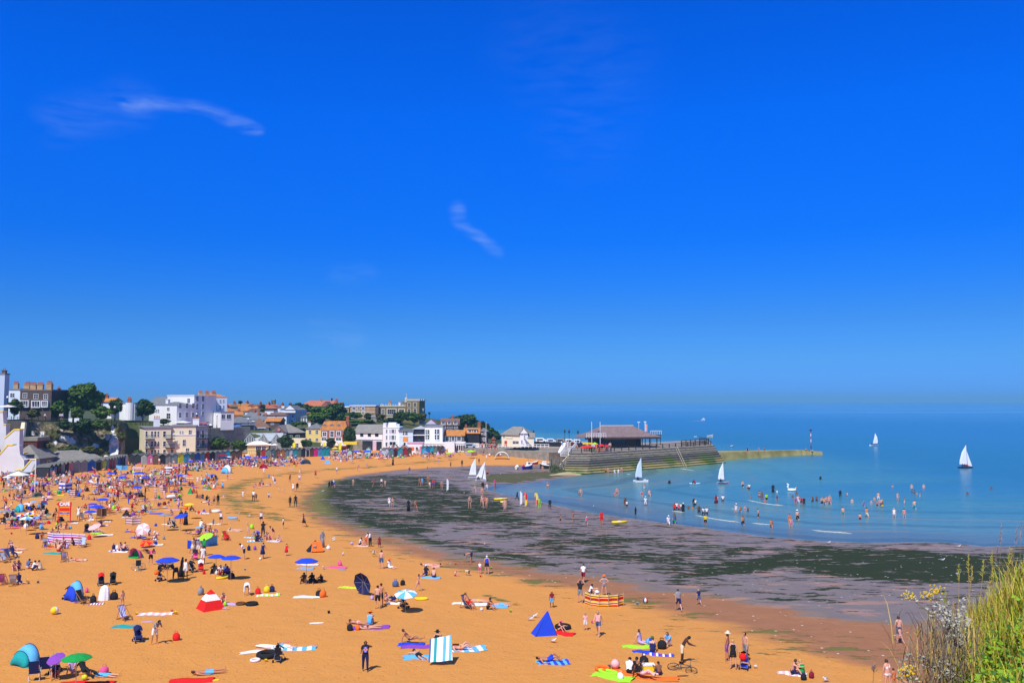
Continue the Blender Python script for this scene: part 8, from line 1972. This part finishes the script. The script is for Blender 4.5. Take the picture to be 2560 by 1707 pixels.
A sitleg 790 1005 b1xxa 60 1|
A sit 870 1005 b2mma 20 .9|
A sit 550 1140 b2oia 30 1|person in orange sitting left of the long striped windbreak
A stand 590 1280 t1aba 30 .6|
A sit 680 1090 s1-na 30 1|person behind the left of the long striped windbreak
A sit 765 1090 b1kkk 0 1|dark-haired person behind the middle of the long striped windbreak
A sit 735 1240 v1iya 30 1|
A sit 845 1220 b1xxa -20 1|
A sit 965 1220 t1mka -60 1|person in maroon sitting inside the long striped windbreak
A sit 760 1300 s1-ra 180 1|bare-backed person in red shorts below the long striped windbreak
A sit 840 1260 t2nbk 0 .8|
A lie 240 1280 b1xxa 85 1|person lying with pale legs towards the right above the deckchairs
A prop 160 1265 b1xxa 60 1|
A chair 160 1380 l1nnk 60 1|person in navy in the deckchair at the left edge
A prone 1000 1420 b1rra 250 1|sunburnt person lying face down in lower left beach
A sit 1560 1285 b1wwk 60 1|
A sit 1610 1290 s1-na 150 1|bare-backed person of the couple beside the striped dome tent
A knees 1940 1320 s3-kk 250 1|person lying with knees up right of the striped dome tent
A sit 1640 830 r3kkk 60 1|person in black under the pale pink parasol
A lie 1690 850 s2-ka 80 1|
A sit 1820 860 b1cva 20 .7|
A stand 1945 785 b1xxa 20 .95|person in pink standing left of the pale grey parasol
A sit 1880 770 r2kkk 60 1|
A prone 1720 1040 s1-oa 250 1|
A prop 1820 1115 b1xxa 60 1|
A sit 1955 1090 b1xxa 20 1|
A sit 2040 1140 b1xxw -30 1 cw|
A sit 2040 1210 t1wbk -40 1 cw|
A sit 1190 1040 t1exa 60 1|
A prop 1300 1060 b1xxa 60 1|
A sit 1320 960 b1kwa 20 .9|
A sit 1700 570 s2-aa 20 .9|
A sit 1740 580 s2-ma 10 .9|
A sit 1815 585 l3kkk 0 1|
A sit 1850 585 r3kkk 0 1|
A stand 2030 590 b1xxa 0 1|
A stand 2033 675 b1xxa 10 1|
A sit 1750 690 b1aak 60 1|
A sit 1800 650 b1wxa 0 .9|
A prone 1870 640 b1xxa 100 1|
A sit 1930 680 b1oxa -20 1|
A sit 1080 620 t1mda 60 1|
A sit 1160 620 b1xxa -20 .8|
A sit 1440 600 t1wxa 30 1|
A stand 568 545 t2nkk 0 1|
A stand 630 545 b2xxk 20 1|
A sit 500 500 b1oxa 40 1|
A stand 430 570 t1ukk 10 1|
A sit 330 550 l1nkk 0 1|
A stand 235 560 s3-yk 0 .6|
A sit 185 565 s2-na 0 .6|
A stand 700 350 b1iia 30 1|
A stand 905 345 t1ewa 20 1|
A stand 955 345 t3nkk 0 1|
A walk 1975 165 t1www 40 1|person in white in front of the brown and plum huts
A stand 2080 165 t1wra 0 .95|person in white and red before the brown huts
A sit 1545 500 t1eea 60 1|
A prop 1360 530 b1rra 60 1|
A sit 1350 490 b1xxa 30 1|
A sit 1110 490 b2xxa 60 1|
A sit 1140 510 r2kkk 30 .9|
A sit 1290 480 b1xxa 30 1|
A lie 1460 455 b1xxa 80 1|
A sit 1650 450 b1rxa 20 1|
A sit 1770 500 b1oya 40 .8|
A stand 2265 460 t1wda 0 1|
A sit 2110 450 t2mka 20 1|
A sit 2180 460 t2rka 20 1|
A sit 870 520 l1kka 0 1|
A sitleg 680 420 b1xxa 60 1|
A sit 610 400 t2nwk 20 1|
A sit 1010 415 b2xxa 30 1|"""
for a in TAB.split('\n'):
 h_,lb=a.split('|');f=h_.split();put(f[0],float(f[2]),float(f[3]),f[1],f[4],float(f[5]),float(f[6]),f[7] if len(f)>7 else None,lb or None)
# waders and swimmers: crop x y code scale depth
for a in """u 1853 1498 s1-ka 180 1.05 1 sw|person in black shorts and white sun hat in the shallows
u 1390 1475 s1-ka -90 1 1|person in dark shorts holding a board on the shallow edge
u 1130 1420 o1wwa 10 1.05 1 cw|person in white with a white cap left of three children
u 1182 1415 b2kkk 0 .8 1
u 1235 1405 b1xxa 0 .7 1
u 1270 1412 s3-kk 10 .6 1
u 745 1450 p3wkk 20 1 1
u 785 1455 t3wkk 10 1 1
u 695 1435 t3akk 0 1 1
u 507 1400 r3kkk 0 1 1 cw|person in black with a white cap at the water edge
u 480 1385 t3wkk 0 .8 1
u 455 1395 t2pkk 0 .7 1
u 432 1380 t3wdk 0 .8 1
u 405 1400 t2rkk 0 .7 1
u 635 1345 l3kkk 20 1.05 1
u 650 1345 t2wkk -20 1 1
u 570 1375 s3-kk 0 .7 2
u 615 1370 b2xxa 0 .6 2
u 893 1305 d3mkk 0 1.1 1|person in a maroon dress standing in the shallows
u 905 1300 t2wmk 0 .9 1
u 975 1300 t3wak 0 1 1
u 1210 1118 s1-kk -20 1 1
u 1265 1148 s1-da 20 .8 1
u 1285 1150 t3wkk 0 .9 1
u 1305 1250 s2-ka 60 .8 2
u 1405 1240 b3wwk 0 1 1
u 1435 1260 b3uuk 0 1 1
u 1490 1275 t2lkk -30 .95 1|person in a lime yellow top among the bathers
u 1470 1290 o2ppk 0 .7 2
u 1565 1175 r3kkk 0 1.1 1|person in black robe deep among the bathers
u 1612 1180 t2wwk 0 .6 2
u 1612 1300 t2dek 20 1 1
u 1830 1315 o2uuk 0 .95 1
u 1860 1300 t1xwa 0 1 1
u 1900 1315 t2rkk 0 .9 1
u 1930 1330 t3kkk 0 .95 1
u 2030 1300 s3-kk 0 .85 1
u 2078 1295 s3-kk 0 .8 1
u 2140 1325 s1-ka 20 1 1
u 2175 1325 b1xxa 0 1 1
u 2232 1310 b1uua 0 1.1 1
u 2122 1025 w3kkk 0 1 2
u 345 1075 w3kkk 0 1 2
u 1840 1195 s3-kk 0 1 3
u 1795 1235 s3-kk 0 .9 3
u 1210 1560 s2-kk 0 1 1
u 770 1545 t2ykk 0 .95 1|child in yellow at the water edge
u 405 1540 t3dgk 30 1 1
u 335 1560 t1wwa 0 1 1 cw
u 1760 1540 b2ook 0 1 1
u 1775 1590 b1xxa 0 1 1
u 1545 1590 b2ook 0 .9 1
u 50 1140 s1-wa 40 .9 1
u 22 1230 o1rra 0 .8 1
u 112 1225 b1xxa 0 1 1
u 65 1330 t3wwk 0 1.05 1 cw|person all in white with a white hat in the shallows
t 797 1125 b2kwa 0 1 1
t 1175 1220 s2-kk 0 1 1
t 1186 1222 b1xxa 0 1.05 1
t 1612 1220 b1kka 0 1.1 1
t 1583 1225 o1pka 0 .6 1
t 1550 1212 t1tta 0 .5 1
t 1705 1330 b3mmk 30 1 1
t 1728 1350 t3wnk -30 .8 1
t 1828 1440 l3kkk 60 .9 1
t 2285 1390 t3rkk 0 .9 1
t 2315 1385 t3wkk 0 1 1
t 2340 1390 o2ppk 0 .8 1
t 2228 1075 w3kkk 0 1 2
t 2285 1545 t2dgk 0 1 1
t 1478 950 s2-kk 0 1 1
t 1505 950 b1kka 0 1 1
t 1583 960 t1wwa 0 .9 1
t 1627 960 t1wwa 0 .9 1
t 1665 945 b1xxa 0 1 1
t 1100 950 b2mma 20 1 0
t 735 950 b2xxk 0 1 0
t 175 1140 t2pea 60 1 1
t 82 1140 o1wwa 0 .9 1
t 35 1165 w3kkk 0 1 0
t 25 1240 b1xxa 0 1.05 0
t 25 1340 b1xxa 30 1.1 0
t 50 1355 b2kka -20 1 0
t 75 1360 b1xxa -40 1 0
t 290 1390 b1xxa 160 1.05 0|person in a pale bikini on wet sand in front of the rescue boards
t 700 1370 w2lkk 40 1 0|person in a black and lime wetsuit right of the lifeguard flags
t 822 1380 w2kwk 0 .95 0
t 435 1275 w3kek 60 .9 0
t 660 1300 l2yrk 10 1.05 0|lifeguard in yellow top and red trousers beside the flag
t 527 1290 l2ryk -10 1.0 0|lifeguard in red top and yellow trousers beside the flag
t 945 1545 s2-kk 90 .7 0
t 1095 1520 b2kkk -90 .8 0
t 1430 1560 t2rrk 0 1.05 0|person in red top and shorts beside the right rescue board
t 1255 1570 t1pea 0 .7 0 cw
t 88 1000 s2-kk 0 1 0
s 155 1245 b1xxa 0 .8 0
s 398 1255 t2rdk -60 1 0|child in red on the dark weed near the top
s 488 1250 t1wkk 0 .9 0
s 530 1250 b1iia 0 .7 0
s 935 1245 b2mmk 30 1 0
s 965 1240 t2cck 0 .9 0
s 1035 1225 b2xxk 0 1 0
s 1055 1275 t1wxa 0 .8 0
s 1098 1270 t2rbk 0 .95 0
s 1197 1280 b1kka 20 .9 0
s 1590 1330 b1xxa 0 .9 0
s 1680 1300 w2kkk 0 1 0
s 1525 1505 b1kka 20 1.1 0
s 1675 1500 b1xxa 0 1.1 0
s 1700 1500 b2kkk 0 1 0
s 1725 1500 b1xxa -20 1 0
s 580 1490 d1wwa 0 .95 0|person in a white dress on the mud between weed streaks
s 617 1495 b1xxa 0 .85 0
s 805 1540 r3kkk 0 1 0
s 890 1535 b2kka 30 1 0
s 1940 1540 b1xxa 0 1.05 0
s 1820 1270 t2pea 40 1 0
s 815 1110 l2dek 20 1 0
s 1030 1060 b2mkk 0 .6 0
s 1435 1020 w3kkk 0 1 0
s 1635 980 w3kkk 0 .8 0
s 1300 1030 s2-kk 60 .9 0
s 622 1000 r3kkk 60 1 0|person in black walking on the far sand
s 213 1075 b1xxa 20 1 0
s 318 1035 b1xxa 0 .8 0
s 1100 975 b1xxa 0 1 0
s 1085 930 t1oya 0 .7 0
s 1155 995 b1xxa 0 .9 0
s 1722 935 t1www 0 .8 0
s 1735 1130 t1rkk 0 1 0
v 178 1155 s1-ta 180 1 1
v 337 1200 s1-mk 180 .8 1
v 402 1165 s2-ik 180 1.1 1|broad person in tan shorts wading seen from behind
v 655 1170 o1xxy 160 1.05 1
v 750 1172 b1ppa 180 1|person in bright pink shorts wading alone at the right
v 847 1090 s1-ta 170 1.1 1|bare-backed person in turquoise shorts right of the bathers
v 508 1005 s1-wa 180 1 1
v 470 1010 b1xxa 0 .8 2
v 540 1065 s1-ka 0 1 1
v 545 1075 s3-ya 0 .7 1
v 497 1070 s2-ka 0 .7 1
v 520 1035 b1xxa 0 .9 2
v 688 1005 b1xxa 30 1 1
v 752 1040 s2-wa 60 .8 1
v 370 1065 t1uuw 0 .7 1
v 441 1060 s1-ca 0 .7 1
v 262 1030 b1wwk 0 .9 2
v 215 968 s1-ka 90 1 2
v 152 980 w3kkk 0 1 1|person in a black wetsuit bending in deeper water
v 818 892 s1-wa 0 1 2 cw
v 930 892 b1wwa 0 1 2
v 640 885 b1xxa 0 .9 3
v 820 935 s3-ka 60 .9 2
v 842 945 s3-nk 60 .9 2
v 868 962 b1xxa 60 .9 2
v 895 970 s1-wa 60 .8 2
v 1337 952 s3-kk 0 1 3
v 1560 905 s3-kk 0 1 3
v 25 1050 b1xxa 0 1 1
v 55 1045 b1uua 0 1.05 1""".split('\n'):
 h_,_,lb=a.partition('|');f=h_.split()
 if len(f) == 6:f.insert(5,'1') if float(f[5])>1.2 else f.append('1')
 put(f[0],float(f[1]),float(f[2]),'stand' if len(REQ) % 3 else 'walk' if float(f[6])<2 else 'stand',f[3],float(f[4]),float(f[5]),f[7] if len(f)>7 else None,lb or None,water=int(float(f[6])))
person('sit','l1nkk',tuple(onz(*cp('u',620,1080),.3)),60,.9,False,None,'person in black at the left on the blue and white paddle board');person('sit','t2rrk',tuple(onz(*cp('u',650,1080),.3)),-60,.9,False,None,'person in red on the blue and white paddle board')

REQ.sort(key=lambda r:-r[0]);REST=REQ[287:]
for _,p,pose,code,yaw,sc,hat,label,water in REQ[:287]:
 o=person(pose,code,tuple(p),yaw,sc,p.y<125,hat,label);people.append((o,p,describe(pose,code,sc,hat,water),label))
 if label and 'flag T-shirt' in label:
  for nm,bx,cl_ in (('shirt_print',(-.12,.12,1.12,1.42),'b'),('print_cross',(-.12,.12,1.23,1.31),'w'),('print_cross',(-.04,.04,1.12,1.42),'w'),('print_cross',(-.12,.12,1.25,1.29),'r'),('print_cross',(-.02,.02,1.12,1.42),'r')):
   q_=MB();q_.box((bx[0],-.168-dict(b=0,w=.003,r=.006)[cl_]-(.001 if bx[0]<-.1 else 0),bx[2]),(bx[1],-.10,bx[3]));q_.build(nm,cloth(cl_),o)
# labels that single each person out, worded from clothes, pose and the nearest landmark
def rel(p,l,far=False):
 dx,dy=p.x-l[0],p.y-l[1];d=math.hypot(dx,dy);k=abs(dx)*1.0 >= abs(dy)*.7
 return ('right of ' if dx>0 else 'left of ')+l[2] if k else ('behind ' if dy>0 else 'in front of ')+l[2]
LAND=[l for l in LAND if len(l[2].split()) <= 6]
seen=set();GP={}
for o,p,ds,lb in people:
 if lb:seen.add(lb)
def short(s,n):return len(s.split()) <= n
for o,p,ds,lb in people:
 o['group']='people in the water' if p.y>60 and gheight(p.x,p.y)[0] <= 0.02 else 'people on the beach'
 if lb:continue
 ls=sorted(LAND,key=lambda l:math.hypot(p.x-l[0],(p.y-l[1])))
 cand=[]
 for l in ls[:14]:cand.append(f'{ds}, {rel(p, l)}')
 cand=[c_ for c_ in cand if short(c_,16) and c_ not in seen] or [f'{ds}, {rel(p, ls[0])}'[:90]]
 o['label']=cand[0];seen.add(cand[0])

rt_=random.Random(21)
for o,p,ds,lb in list(people):
 if lb or p.z<.2:continue
 pose_low='sitting' in ds or 'lying' in ds or 'propped' in ds
 if not pose_low:continue
 k=rt_.choice('wcbrptvxilue');ls=sorted(LAND,key=lambda l:math.hypot(p.x-l[0],p.y-l[1]));nm=['towel','bag'][rt_.random()<.35]
 for l in ls[:12]:
  lb2=f'{PAL[k][0]} {nm} beside a '+('sitting' if 'sitting' in ds else 'lying')+f' person, {rel(p, l)}'
  if lb2 not in seen:break
 else:continue
 seen.add(lb2);q=p+Vector((rt_.uniform(-.5,.5),rt_.uniform(-.1,.3),.01))
 if nm == 'towel':t_=obj('towel',cached('tw',towel_mesh),None,tuple(q),rt_.uniform(-.5,.5),(rt_.uniform(1.4,1.9),rt_.uniform(.7,.95),1));setm(t_,[cm(k+rt_.choice(['','','w']),'X',5.0)]);tag(t_,lb2,'towel')
 else:t_=obj('bag',cached('bag',bag_mesh),None,tuple(q+Vector((.7,.1,0))),rt_.uniform(0,6),rt_.uniform(.8,1.3));setm(t_,[cloth(k)]);tag(t_,lb2,'bag')
for o,p in LZO:
 ls=sorted(LAND,key=lambda l:math.hypot(p.x-l[0],p.y-l[1]))
 for l in ls[:14]:
  t_='white plastic sun lounger '+rel(p,l)
  if t_ not in seen:o['label']=t_;seen.add(t_);break
# ------------------------------------------------------------------ the far crowd along the huts: too many to tell apart
rc=random.Random(11);CR=[]
for c,x0,x1,y0,y1,n in (('A',20,420,300,400,26),('A',560,1200,290,420,34),('A',1200,2340,230,420,60),('A',1200,2340,420,470,20),('A',20,560,400,520,22),('A',20,2340,430,640,60),('B',0,760,330,480,20),('A',20,620,700,980,16),('A',1100,2300,640,820,14),('B',350,760,130,250,44),('B',780,1460,100,180,90),('B',1050,1500,150,200,16),('B',1460,1900,80,190,34),('B',0,350,180,330,30),
  ('r',1740,2040,1090,1190,44),('r',2040,2300,1080,1150,26),('s',420,760,860,930,40),('s',760,1060,850,910,26),('s',1060,1420,850,920,20),('s',1480,1620,850,880,12),('s',1650,2000,820,900,36),('s',2000,2250,830,880,14),('t',380,600,690,750,12)):
 for i in range(int(n*1.5)):CR.append(gp(c,rc.uniform(x0,x1),rc.uniform(y0,y1)))
for i in range(26):p=onz(rc.uniform(1205,1245),rc.uniform(1116,1119),3.5);CR.append(Vector((p.x,p.y+2,P(1230,1121,250).z+.1)))
for i in range(30):q=onz(rc.uniform(1455,1530),rc.uniform(1122,1129),PZ);CR.append(Vector((q.x,q.y,PZ+.08)))
for i in range(16):q=onz(rc.uniform(1400,1455),rc.uniform(1116,1126),PZ);CR.append(Vector((q.x,q.y,PZ+.08)))
for i in range(30):q=P(rc.uniform(965,1056),rc.uniform(1119,1121),263.5);CR.append(Vector((q.x,q.y,P(1000,1120,264).z+.05)))
cv,cf_,cmi=[],[],[];CK='wknbcrxmewikodgyluptva';pm=[skin(k) for k in '1234']+[cloth(k) for k in CK]+[hairm(k) for k in 'kayew'];off=0;CI={k:4+i for i,k in enumerate(CK)}
for i,it in enumerate(CR+REST):
 if isinstance(it,tuple):p,pose,code,an,s=it[1],it[2],it[3],R(it[4]),it[5];of=code[0]
 else:p=it;pose=rc.choice(['sit','sit','stand','sit','prop','lie','stand','chair']) if p.z<2.5 else 'stand';of=rc.choice('tvbptlb');code=None;an=rc.uniform(0,6.28);s=rc.choice([1,1,.9,.7])
 me=person_meshes(pose,of)[0]
 k=(pose,of)
 if k not in _cache:
  a=np.zeros(len(me.vertices)*3,np.float32);me.vertices.foreach_get('co',a);_cache[k]=(a.reshape(-1,3),[tuple(q.vertices) for q in me.polygons],[q.material_index for q in me.polygons])
 co,fs,mi=_cache[k];ca,sa=math.cos(an),math.sin(an)
 cv.append(np.stack([(co[:,0]*ca-co[:,1]*sa)*s+p.x,(co[:,0]*sa+co[:,1]*ca)*s+p.y,co[:,2]*s+p.z],1));mp=[rc.choice([0,0,1,2]),4+rc.randrange(13),4+rc.randrange(13),4+len(CK)+rc.randrange(2)]
 if code:a_,b_=(code[2] if code[2] != '-' else code[3]),(code[3] if code[3] != '-' else code[2]);mp=[int(code[1])-1,CI[a_],CI[b_],4+len(CK)+'kayew'.index(code[4])]
 cf_ += [tuple(v+off for v in f) for f in fs];cmi += [mp[m_] for m_ in mi];off += len(co)
me=bpy.data.meshes.new('crowd');me.from_pydata(np.concatenate(cv).tolist(),[],cf_);[me.materials.append(m_) for m_ in pm];me.polygons.foreach_set('material_index',cmi);me.update()
crowd=bpy.data.objects.new('crowd',me);C.objects.link(crowd);tag(crowd,'dense far crowd of sunbathers along the huts and promenade','crowd',None,'stuff')
g=MB();CKC=[cloth(k) for k in 'wknbcrxmoptuilge']
for i in range(900):
 p=rc.choice(CR[:900] if len(CR)>900 else CR)
 if p.z>2.5:continue
 x,y,z,a=p.x+rc.uniform(-1.5,1.5),p.y+rc.uniform(-1.5,1.5),p.z+.01,rc.uniform(0,3.1);m_=rc.randrange(16)
 if rc.random()<.5:L,w=rc.uniform(.7,1.0),rc.uniform(.3,.5);ca,sa=math.cos(a),math.sin(a);g.loft([[(x+u*L*ca-v*w*sa,y+u*L*sa+v*w*ca,z+.03+.03*rc.random()) for v in (-1,0,1)] for u in (-1,-.3,.3,1)],m_,False,False)
 else:r=rc.uniform(.12,.28);g.lathe([(r,0),(r*1.1,r),(r*.7,r*1.8),(.02,r*2)],m_,6,(x,y,z))
o=g.build('towels_and_bags',CKC);tag(o,'countless small towels and bags strewn among the far crowd','towels and bags',None,'stuff')
print('PEOPLE',NP[0],'crowd',len(CR))


# ------------------------------------------------------------------ cliff edge with grasses at the lower right
def ctop(X,Y):
 s=max(min(X-Y*.492,12.6-Y),3.2-Y);s=min(s,X+9)
 if Y<4:return 14.9 if s>0 else max(-.5,14.9+7*s)
 b=13.2-(Y-9)*.1
 if s<0:return max(-.5,b+7*s)
 return b+1.15*(1-math.exp(-s*1.3))+.10*math.sin(X*3+Y*2)+.06*math.sin(X*7-Y*5)
g=MB();XS=[-12+.4*i for i in range(80)];YS=[-8+.4*i for i in range(62)]
g.loft([[(x,y,ctop(x,y)) for x in XS] for y in YS],0,False,False)
o=g.build('cliff_edge',mat('cliff edge soil',(.06,.07,.015),.95,.3,3,.5,col2=(.16,.15,.04)),smooth=True);o.name='terrain';tag(o,kind='structure')
rv=random.Random(9)
def thin(name,c1,c2):
 m=mat(name,c1,.6,.1,2.2,0,col2=c2,spec=.25);return m
IVA,IVB=thin('bright ivy leaf',(.10,.24,.008),(.26,.42,.015)),thin('deep ivy leaf',(.02,.07,.006),(.06,.14,.01))
GRA,GRB,GRC=thin('yellow green grass',(.30,.33,.02),(.55,.48,.05)),thin('straw grass',(.42,.30,.07),(.60,.42,.12)),thin('green grass',(.07,.15,.01),(.20,.28,.02))
SILV,SILB=thin('silver felted leaf',(.27,.29,.23),(.50,.50,.43)),thin('dry grey stem',(.16,.13,.09),(.30,.26,.18));YFL=thin('yellow flower',(.60,.38,.02),(.80,.58,.04));PURP=thin('purple seed head',(.22,.13,.12),(.36,.25,.20))
# ivy and brambles
g=MB()
def leaf5(g,p,n,s,mi):
 t1=n.orthogonal().normalized();t1.rotate(Matrix.Rotation(rv.uniform(0,6.28),3,n));t2=n.cross(t1)
 g.add([p-t1*s*.6,p-t1*s*.2-t2*s*.75,p+t1*s*.25-t2*s*.35,p+t1*s,p+t1*s*.25+t2*s*.35,p-t1*s*.2+t2*s*.75,p+n*s*.12],[(0,1,6),(1,2,6),(2,3,6),(3,4,6),(4,5,6),(5,0,6)],mi)
for i in range(9500):
 Y=rv.uniform(6.8,10.6);X=Y*.492+2.4*rv.random() ** 1.1;z=ctop(X,Y)
 if noise.noise(Vector((X*1.4,Y*1.4,3)))<-.45+max(0,Y-8.2)*.33:continue
 h=abs(rv.gauss(0,.16))+.03;p=Vector((X+rv.uniform(-.05,.05),Y,z+h));n=Vector((rv.gauss(-.2,.5),rv.gauss(-.5,.5),1)).normalized()
 leaf5(g,p,n,rv.uniform(.018,.040),0 if rv.random()<.62 else 1)
o=g.build('ivy',[IVA,IVB]);tag(o,'bright green ivy and bramble leaves covering the cliff edge at the lower right','ivy',None,'stuff')
def blade(g,p,d,L,w,mi,bend=.25,head=None):
 side=Vector((d.y,-d.x,0));side=side.normalized() if side.length>.01 else Vector((1,0,0));q=[p,p+Vector((0,0,L*.45))+d*bend*L*.2,p+Vector((0,0,L*.82))+d*bend*L*.6,p+Vector((0,0,L))+d*bend*L*1.1]
 ws=[w,w*.9,w*.6,w*.15];vs=[]
 for a,k in zip(q,ws):vs += [a-side*k,a+side*k]
 g.add(vs,[(0,1,3,2),(2,3,5,4),(4,5,7,6)],mi);return q
g=MB()
for i in range(11000):
 Y=7.4+5.1*rv.random() ** .8;u=rv.random();X=Y*.487+2.5*u ** 1.2;den=noise.noise(Vector((X*1.1,Y*1.1,8)))
 if den<-.35:continue
 z=ctop(X,Y);hh=rv.uniform(.2,.62)*(1.15 if Y>10 else .75)*(.6+.4*min(1,(X-Y*.487)/.6));a=rv.uniform(0,6.28)
 blade(g,Vector((X,Y,z-.03)),Vector((math.cos(a),math.sin(a),0)),hh,rv.uniform(.0035,.0075),rv.choice([0,0,0,1,2]),rv.uniform(.05,.5))
o=g.build('grass',[GRA,GRB,GRC]);tag(o,'yellow green grass blades along the cliff edge','grass',None,'stuff')
def stalk(xp,yp,y0,Y,label,mi,head=.20,lean=.08,group='tall grass stalks at the cliff edge'):
 b_=P(xp,y0,Y);t_=P(xp+lean*(y0-yp),yp,Y);o=thing('grass_stalk',label,'grass stalk',tuple(b_),0,group);L=t_-b_;g=MB()
 g.tube([Vector((0,0,0)),L*.5+Vector((-.02,0,0)),L],.0045,0,4,.002);g.build('stem',GRB if mi else SILB,o);g=MB();n=34
 for k in range(n):
  w=1-head*k/n;q=L*w;a=rv.uniform(0,6.28);d=Vector((math.cos(a),math.sin(a)*.5,.9))*rv.uniform(.02,.045)*(.5+k/n);s=Vector((.004,0,.002));g.add([q,q+d*.5+s,q+d,q+d*.5-s],[(0,1,2,3)])
 g.build('seed_head',[PURP,GRB,GRA][mi],o)
for i,(x,y,y0,Y,m_,ln) in enumerate([(2475,1365,1560,11.5,0,.1),(2500,1310,1540,12,0,.02),(2523,1315,1530,11.8,0,.10),(2549,1308,1520,12,0,.03),(2432,1388,1600,11,2,-.05),(2450,1400,1600,10.5,2,.05),(2487,1375,1580,11,2,-.03),(2516,1370,1570,11,2,.05),(2538,1372,1560,11.4,1,-.04),(2556,1390,1560,11,1,.03),
  (2404,1410,1610,10.5,2,-.03),(2419,1415,1620,10,1,.06),(2188,1660,1760,9,0,-.02),(2296,1570,1680,9,1,.0),(2384,1505,1640,9.5,1,.02),(2365,1480,1640,9.6,2,.0),(2462,1430,1600,10,1,.12),(2530,1430,1590,9.5,1,-.08),(2500,1420,1600,9.8,2,-.1),(2345,1520,1660,9.2,1,-.1)]):
 stalk(x,y,y0,Y,['purplish','straw coloured','greenish'][m_]+' grass stalk, number '+str(i) if False else ['purplish','straw coloured','greenish'][m_]+' grass stalk '+['leftmost of four rising into the sea','second of four rising highest over the sea','third of four over the sea, leaning right','at the right edge rising over the sea','over the dark weed, left of the tuft','beside the first tuft over the dark weed','in the middle of the upper tuft','in the upper tuft left of the right edge','near the right edge in front of the sea','touching the right edge of the photo','farthest left of the upper tuft','leaning right at the left of the upper tuft','alone on the sand at the lower left of the plants','standing left of the silver plant','just right of the silver plant','rising behind the silver plant','leaning right above the ivy','leaning left near the right edge','leaning left in the middle of the ivy','leaning left across the silver plant'][i],m_,.22,ln)
# silver-leaved plants with yellow flower heads
def silver(label,base,tips,Y,dens=26,fl=()):
 b_=P(*base,Y);o=thing('silver_plant',label,'plant',tuple(b_));st=MB();lf=MB();fm=MB()
 for i,(x,y,dY) in enumerate(tips):
  t_=P(x,y,Y+dY)-b_;mid=t_*.5+Vector((rv.uniform(-.04,.04),0,.05));st.tube([Vector((0,0,0))+Vector((rv.uniform(-.08,.08),0,0)),mid,t_],.007,0,5,.003)
  for k in range(dens):
   w=rv.uniform(.15,1.0);q=(mid*(2*w) if w<.5 else mid.lerp(t_,(w-.5)*2))+Vector((rv.gauss(0,.012),rv.gauss(0,.012),rv.gauss(0,.01)));d=Vector((rv.gauss(0,1),rv.gauss(0,.6),rv.uniform(-.2,1))).normalized();L=rv.uniform(.02,.05);s=d.orthogonal().normalized()*L*.22
   lf.add([q,q+d*L*.5+s,q+d*L,q+d*L*.5-s],[(0,1,2,3)])
  if i in fl:
   for k in range(46):q=t_+Vector((rv.gauss(0,.038),rv.gauss(0,.03),rv.gauss(.01,.022)));lf.ball(tuple(q),rv.uniform(.007,.012),rv.choice([1,1,0]),4)
 st.build('stems',SILB,o);lf.build('leaves',[SILV,YFL],o)
silver('silver-leaved plant with one long arching stem and a yellow flower head',(2400,1620),[(2272,1490,0),(2318,1490,.1),(2340,1478,.2),(2352,1520,0),(2366,1500,.1),(2380,1530,0),(2395,1545,.1),(2360,1545,-.1),(2330,1530,0),(2412,1520,0),(2345,1560,0),(2375,1570,0),(2390,1590,0),(2405,1500,.2),(2335,1500,.1),(2422,1540,.1),(2370,1590,-.1)],9.0,30,(0,1,2))
silver('low silver sprig reaching left over the sand at the bottom',(2390,1700),[(2245,1645,0),(2262,1632,0),(2300,1640,0),(2330,1640,0),(2350,1650,0),(2310,1665,0),(2340,1690,0),(2330,1660,0)],8.6,20,())
silver('small yellow-flowered stem at the bottom edge over the sand',(2290,1760),[(2262,1682,0),(2270,1676,0),(2236,1690,0)],8.4,10,(0,1))
g=MB()
for i in range(520):
 x=rv.gauss(2360,48);y=rv.uniform(1540,1700);Y=rv.uniform(8.4,9.6);p=P(x,y+60,Y);a=rv.uniform(0,6.28);blade(g,p,Vector((math.cos(a),math.sin(a),0)),rv.uniform(.2,.5),rv.uniform(.0025,.005),rv.choice([0,0,1]),rv.uniform(.1,.8))
o=g.build('dry_grass',[SILB,GRB]);tag(o,'tangle of dry grey and straw stems around the silver plant','dry grass',None,'stuff')
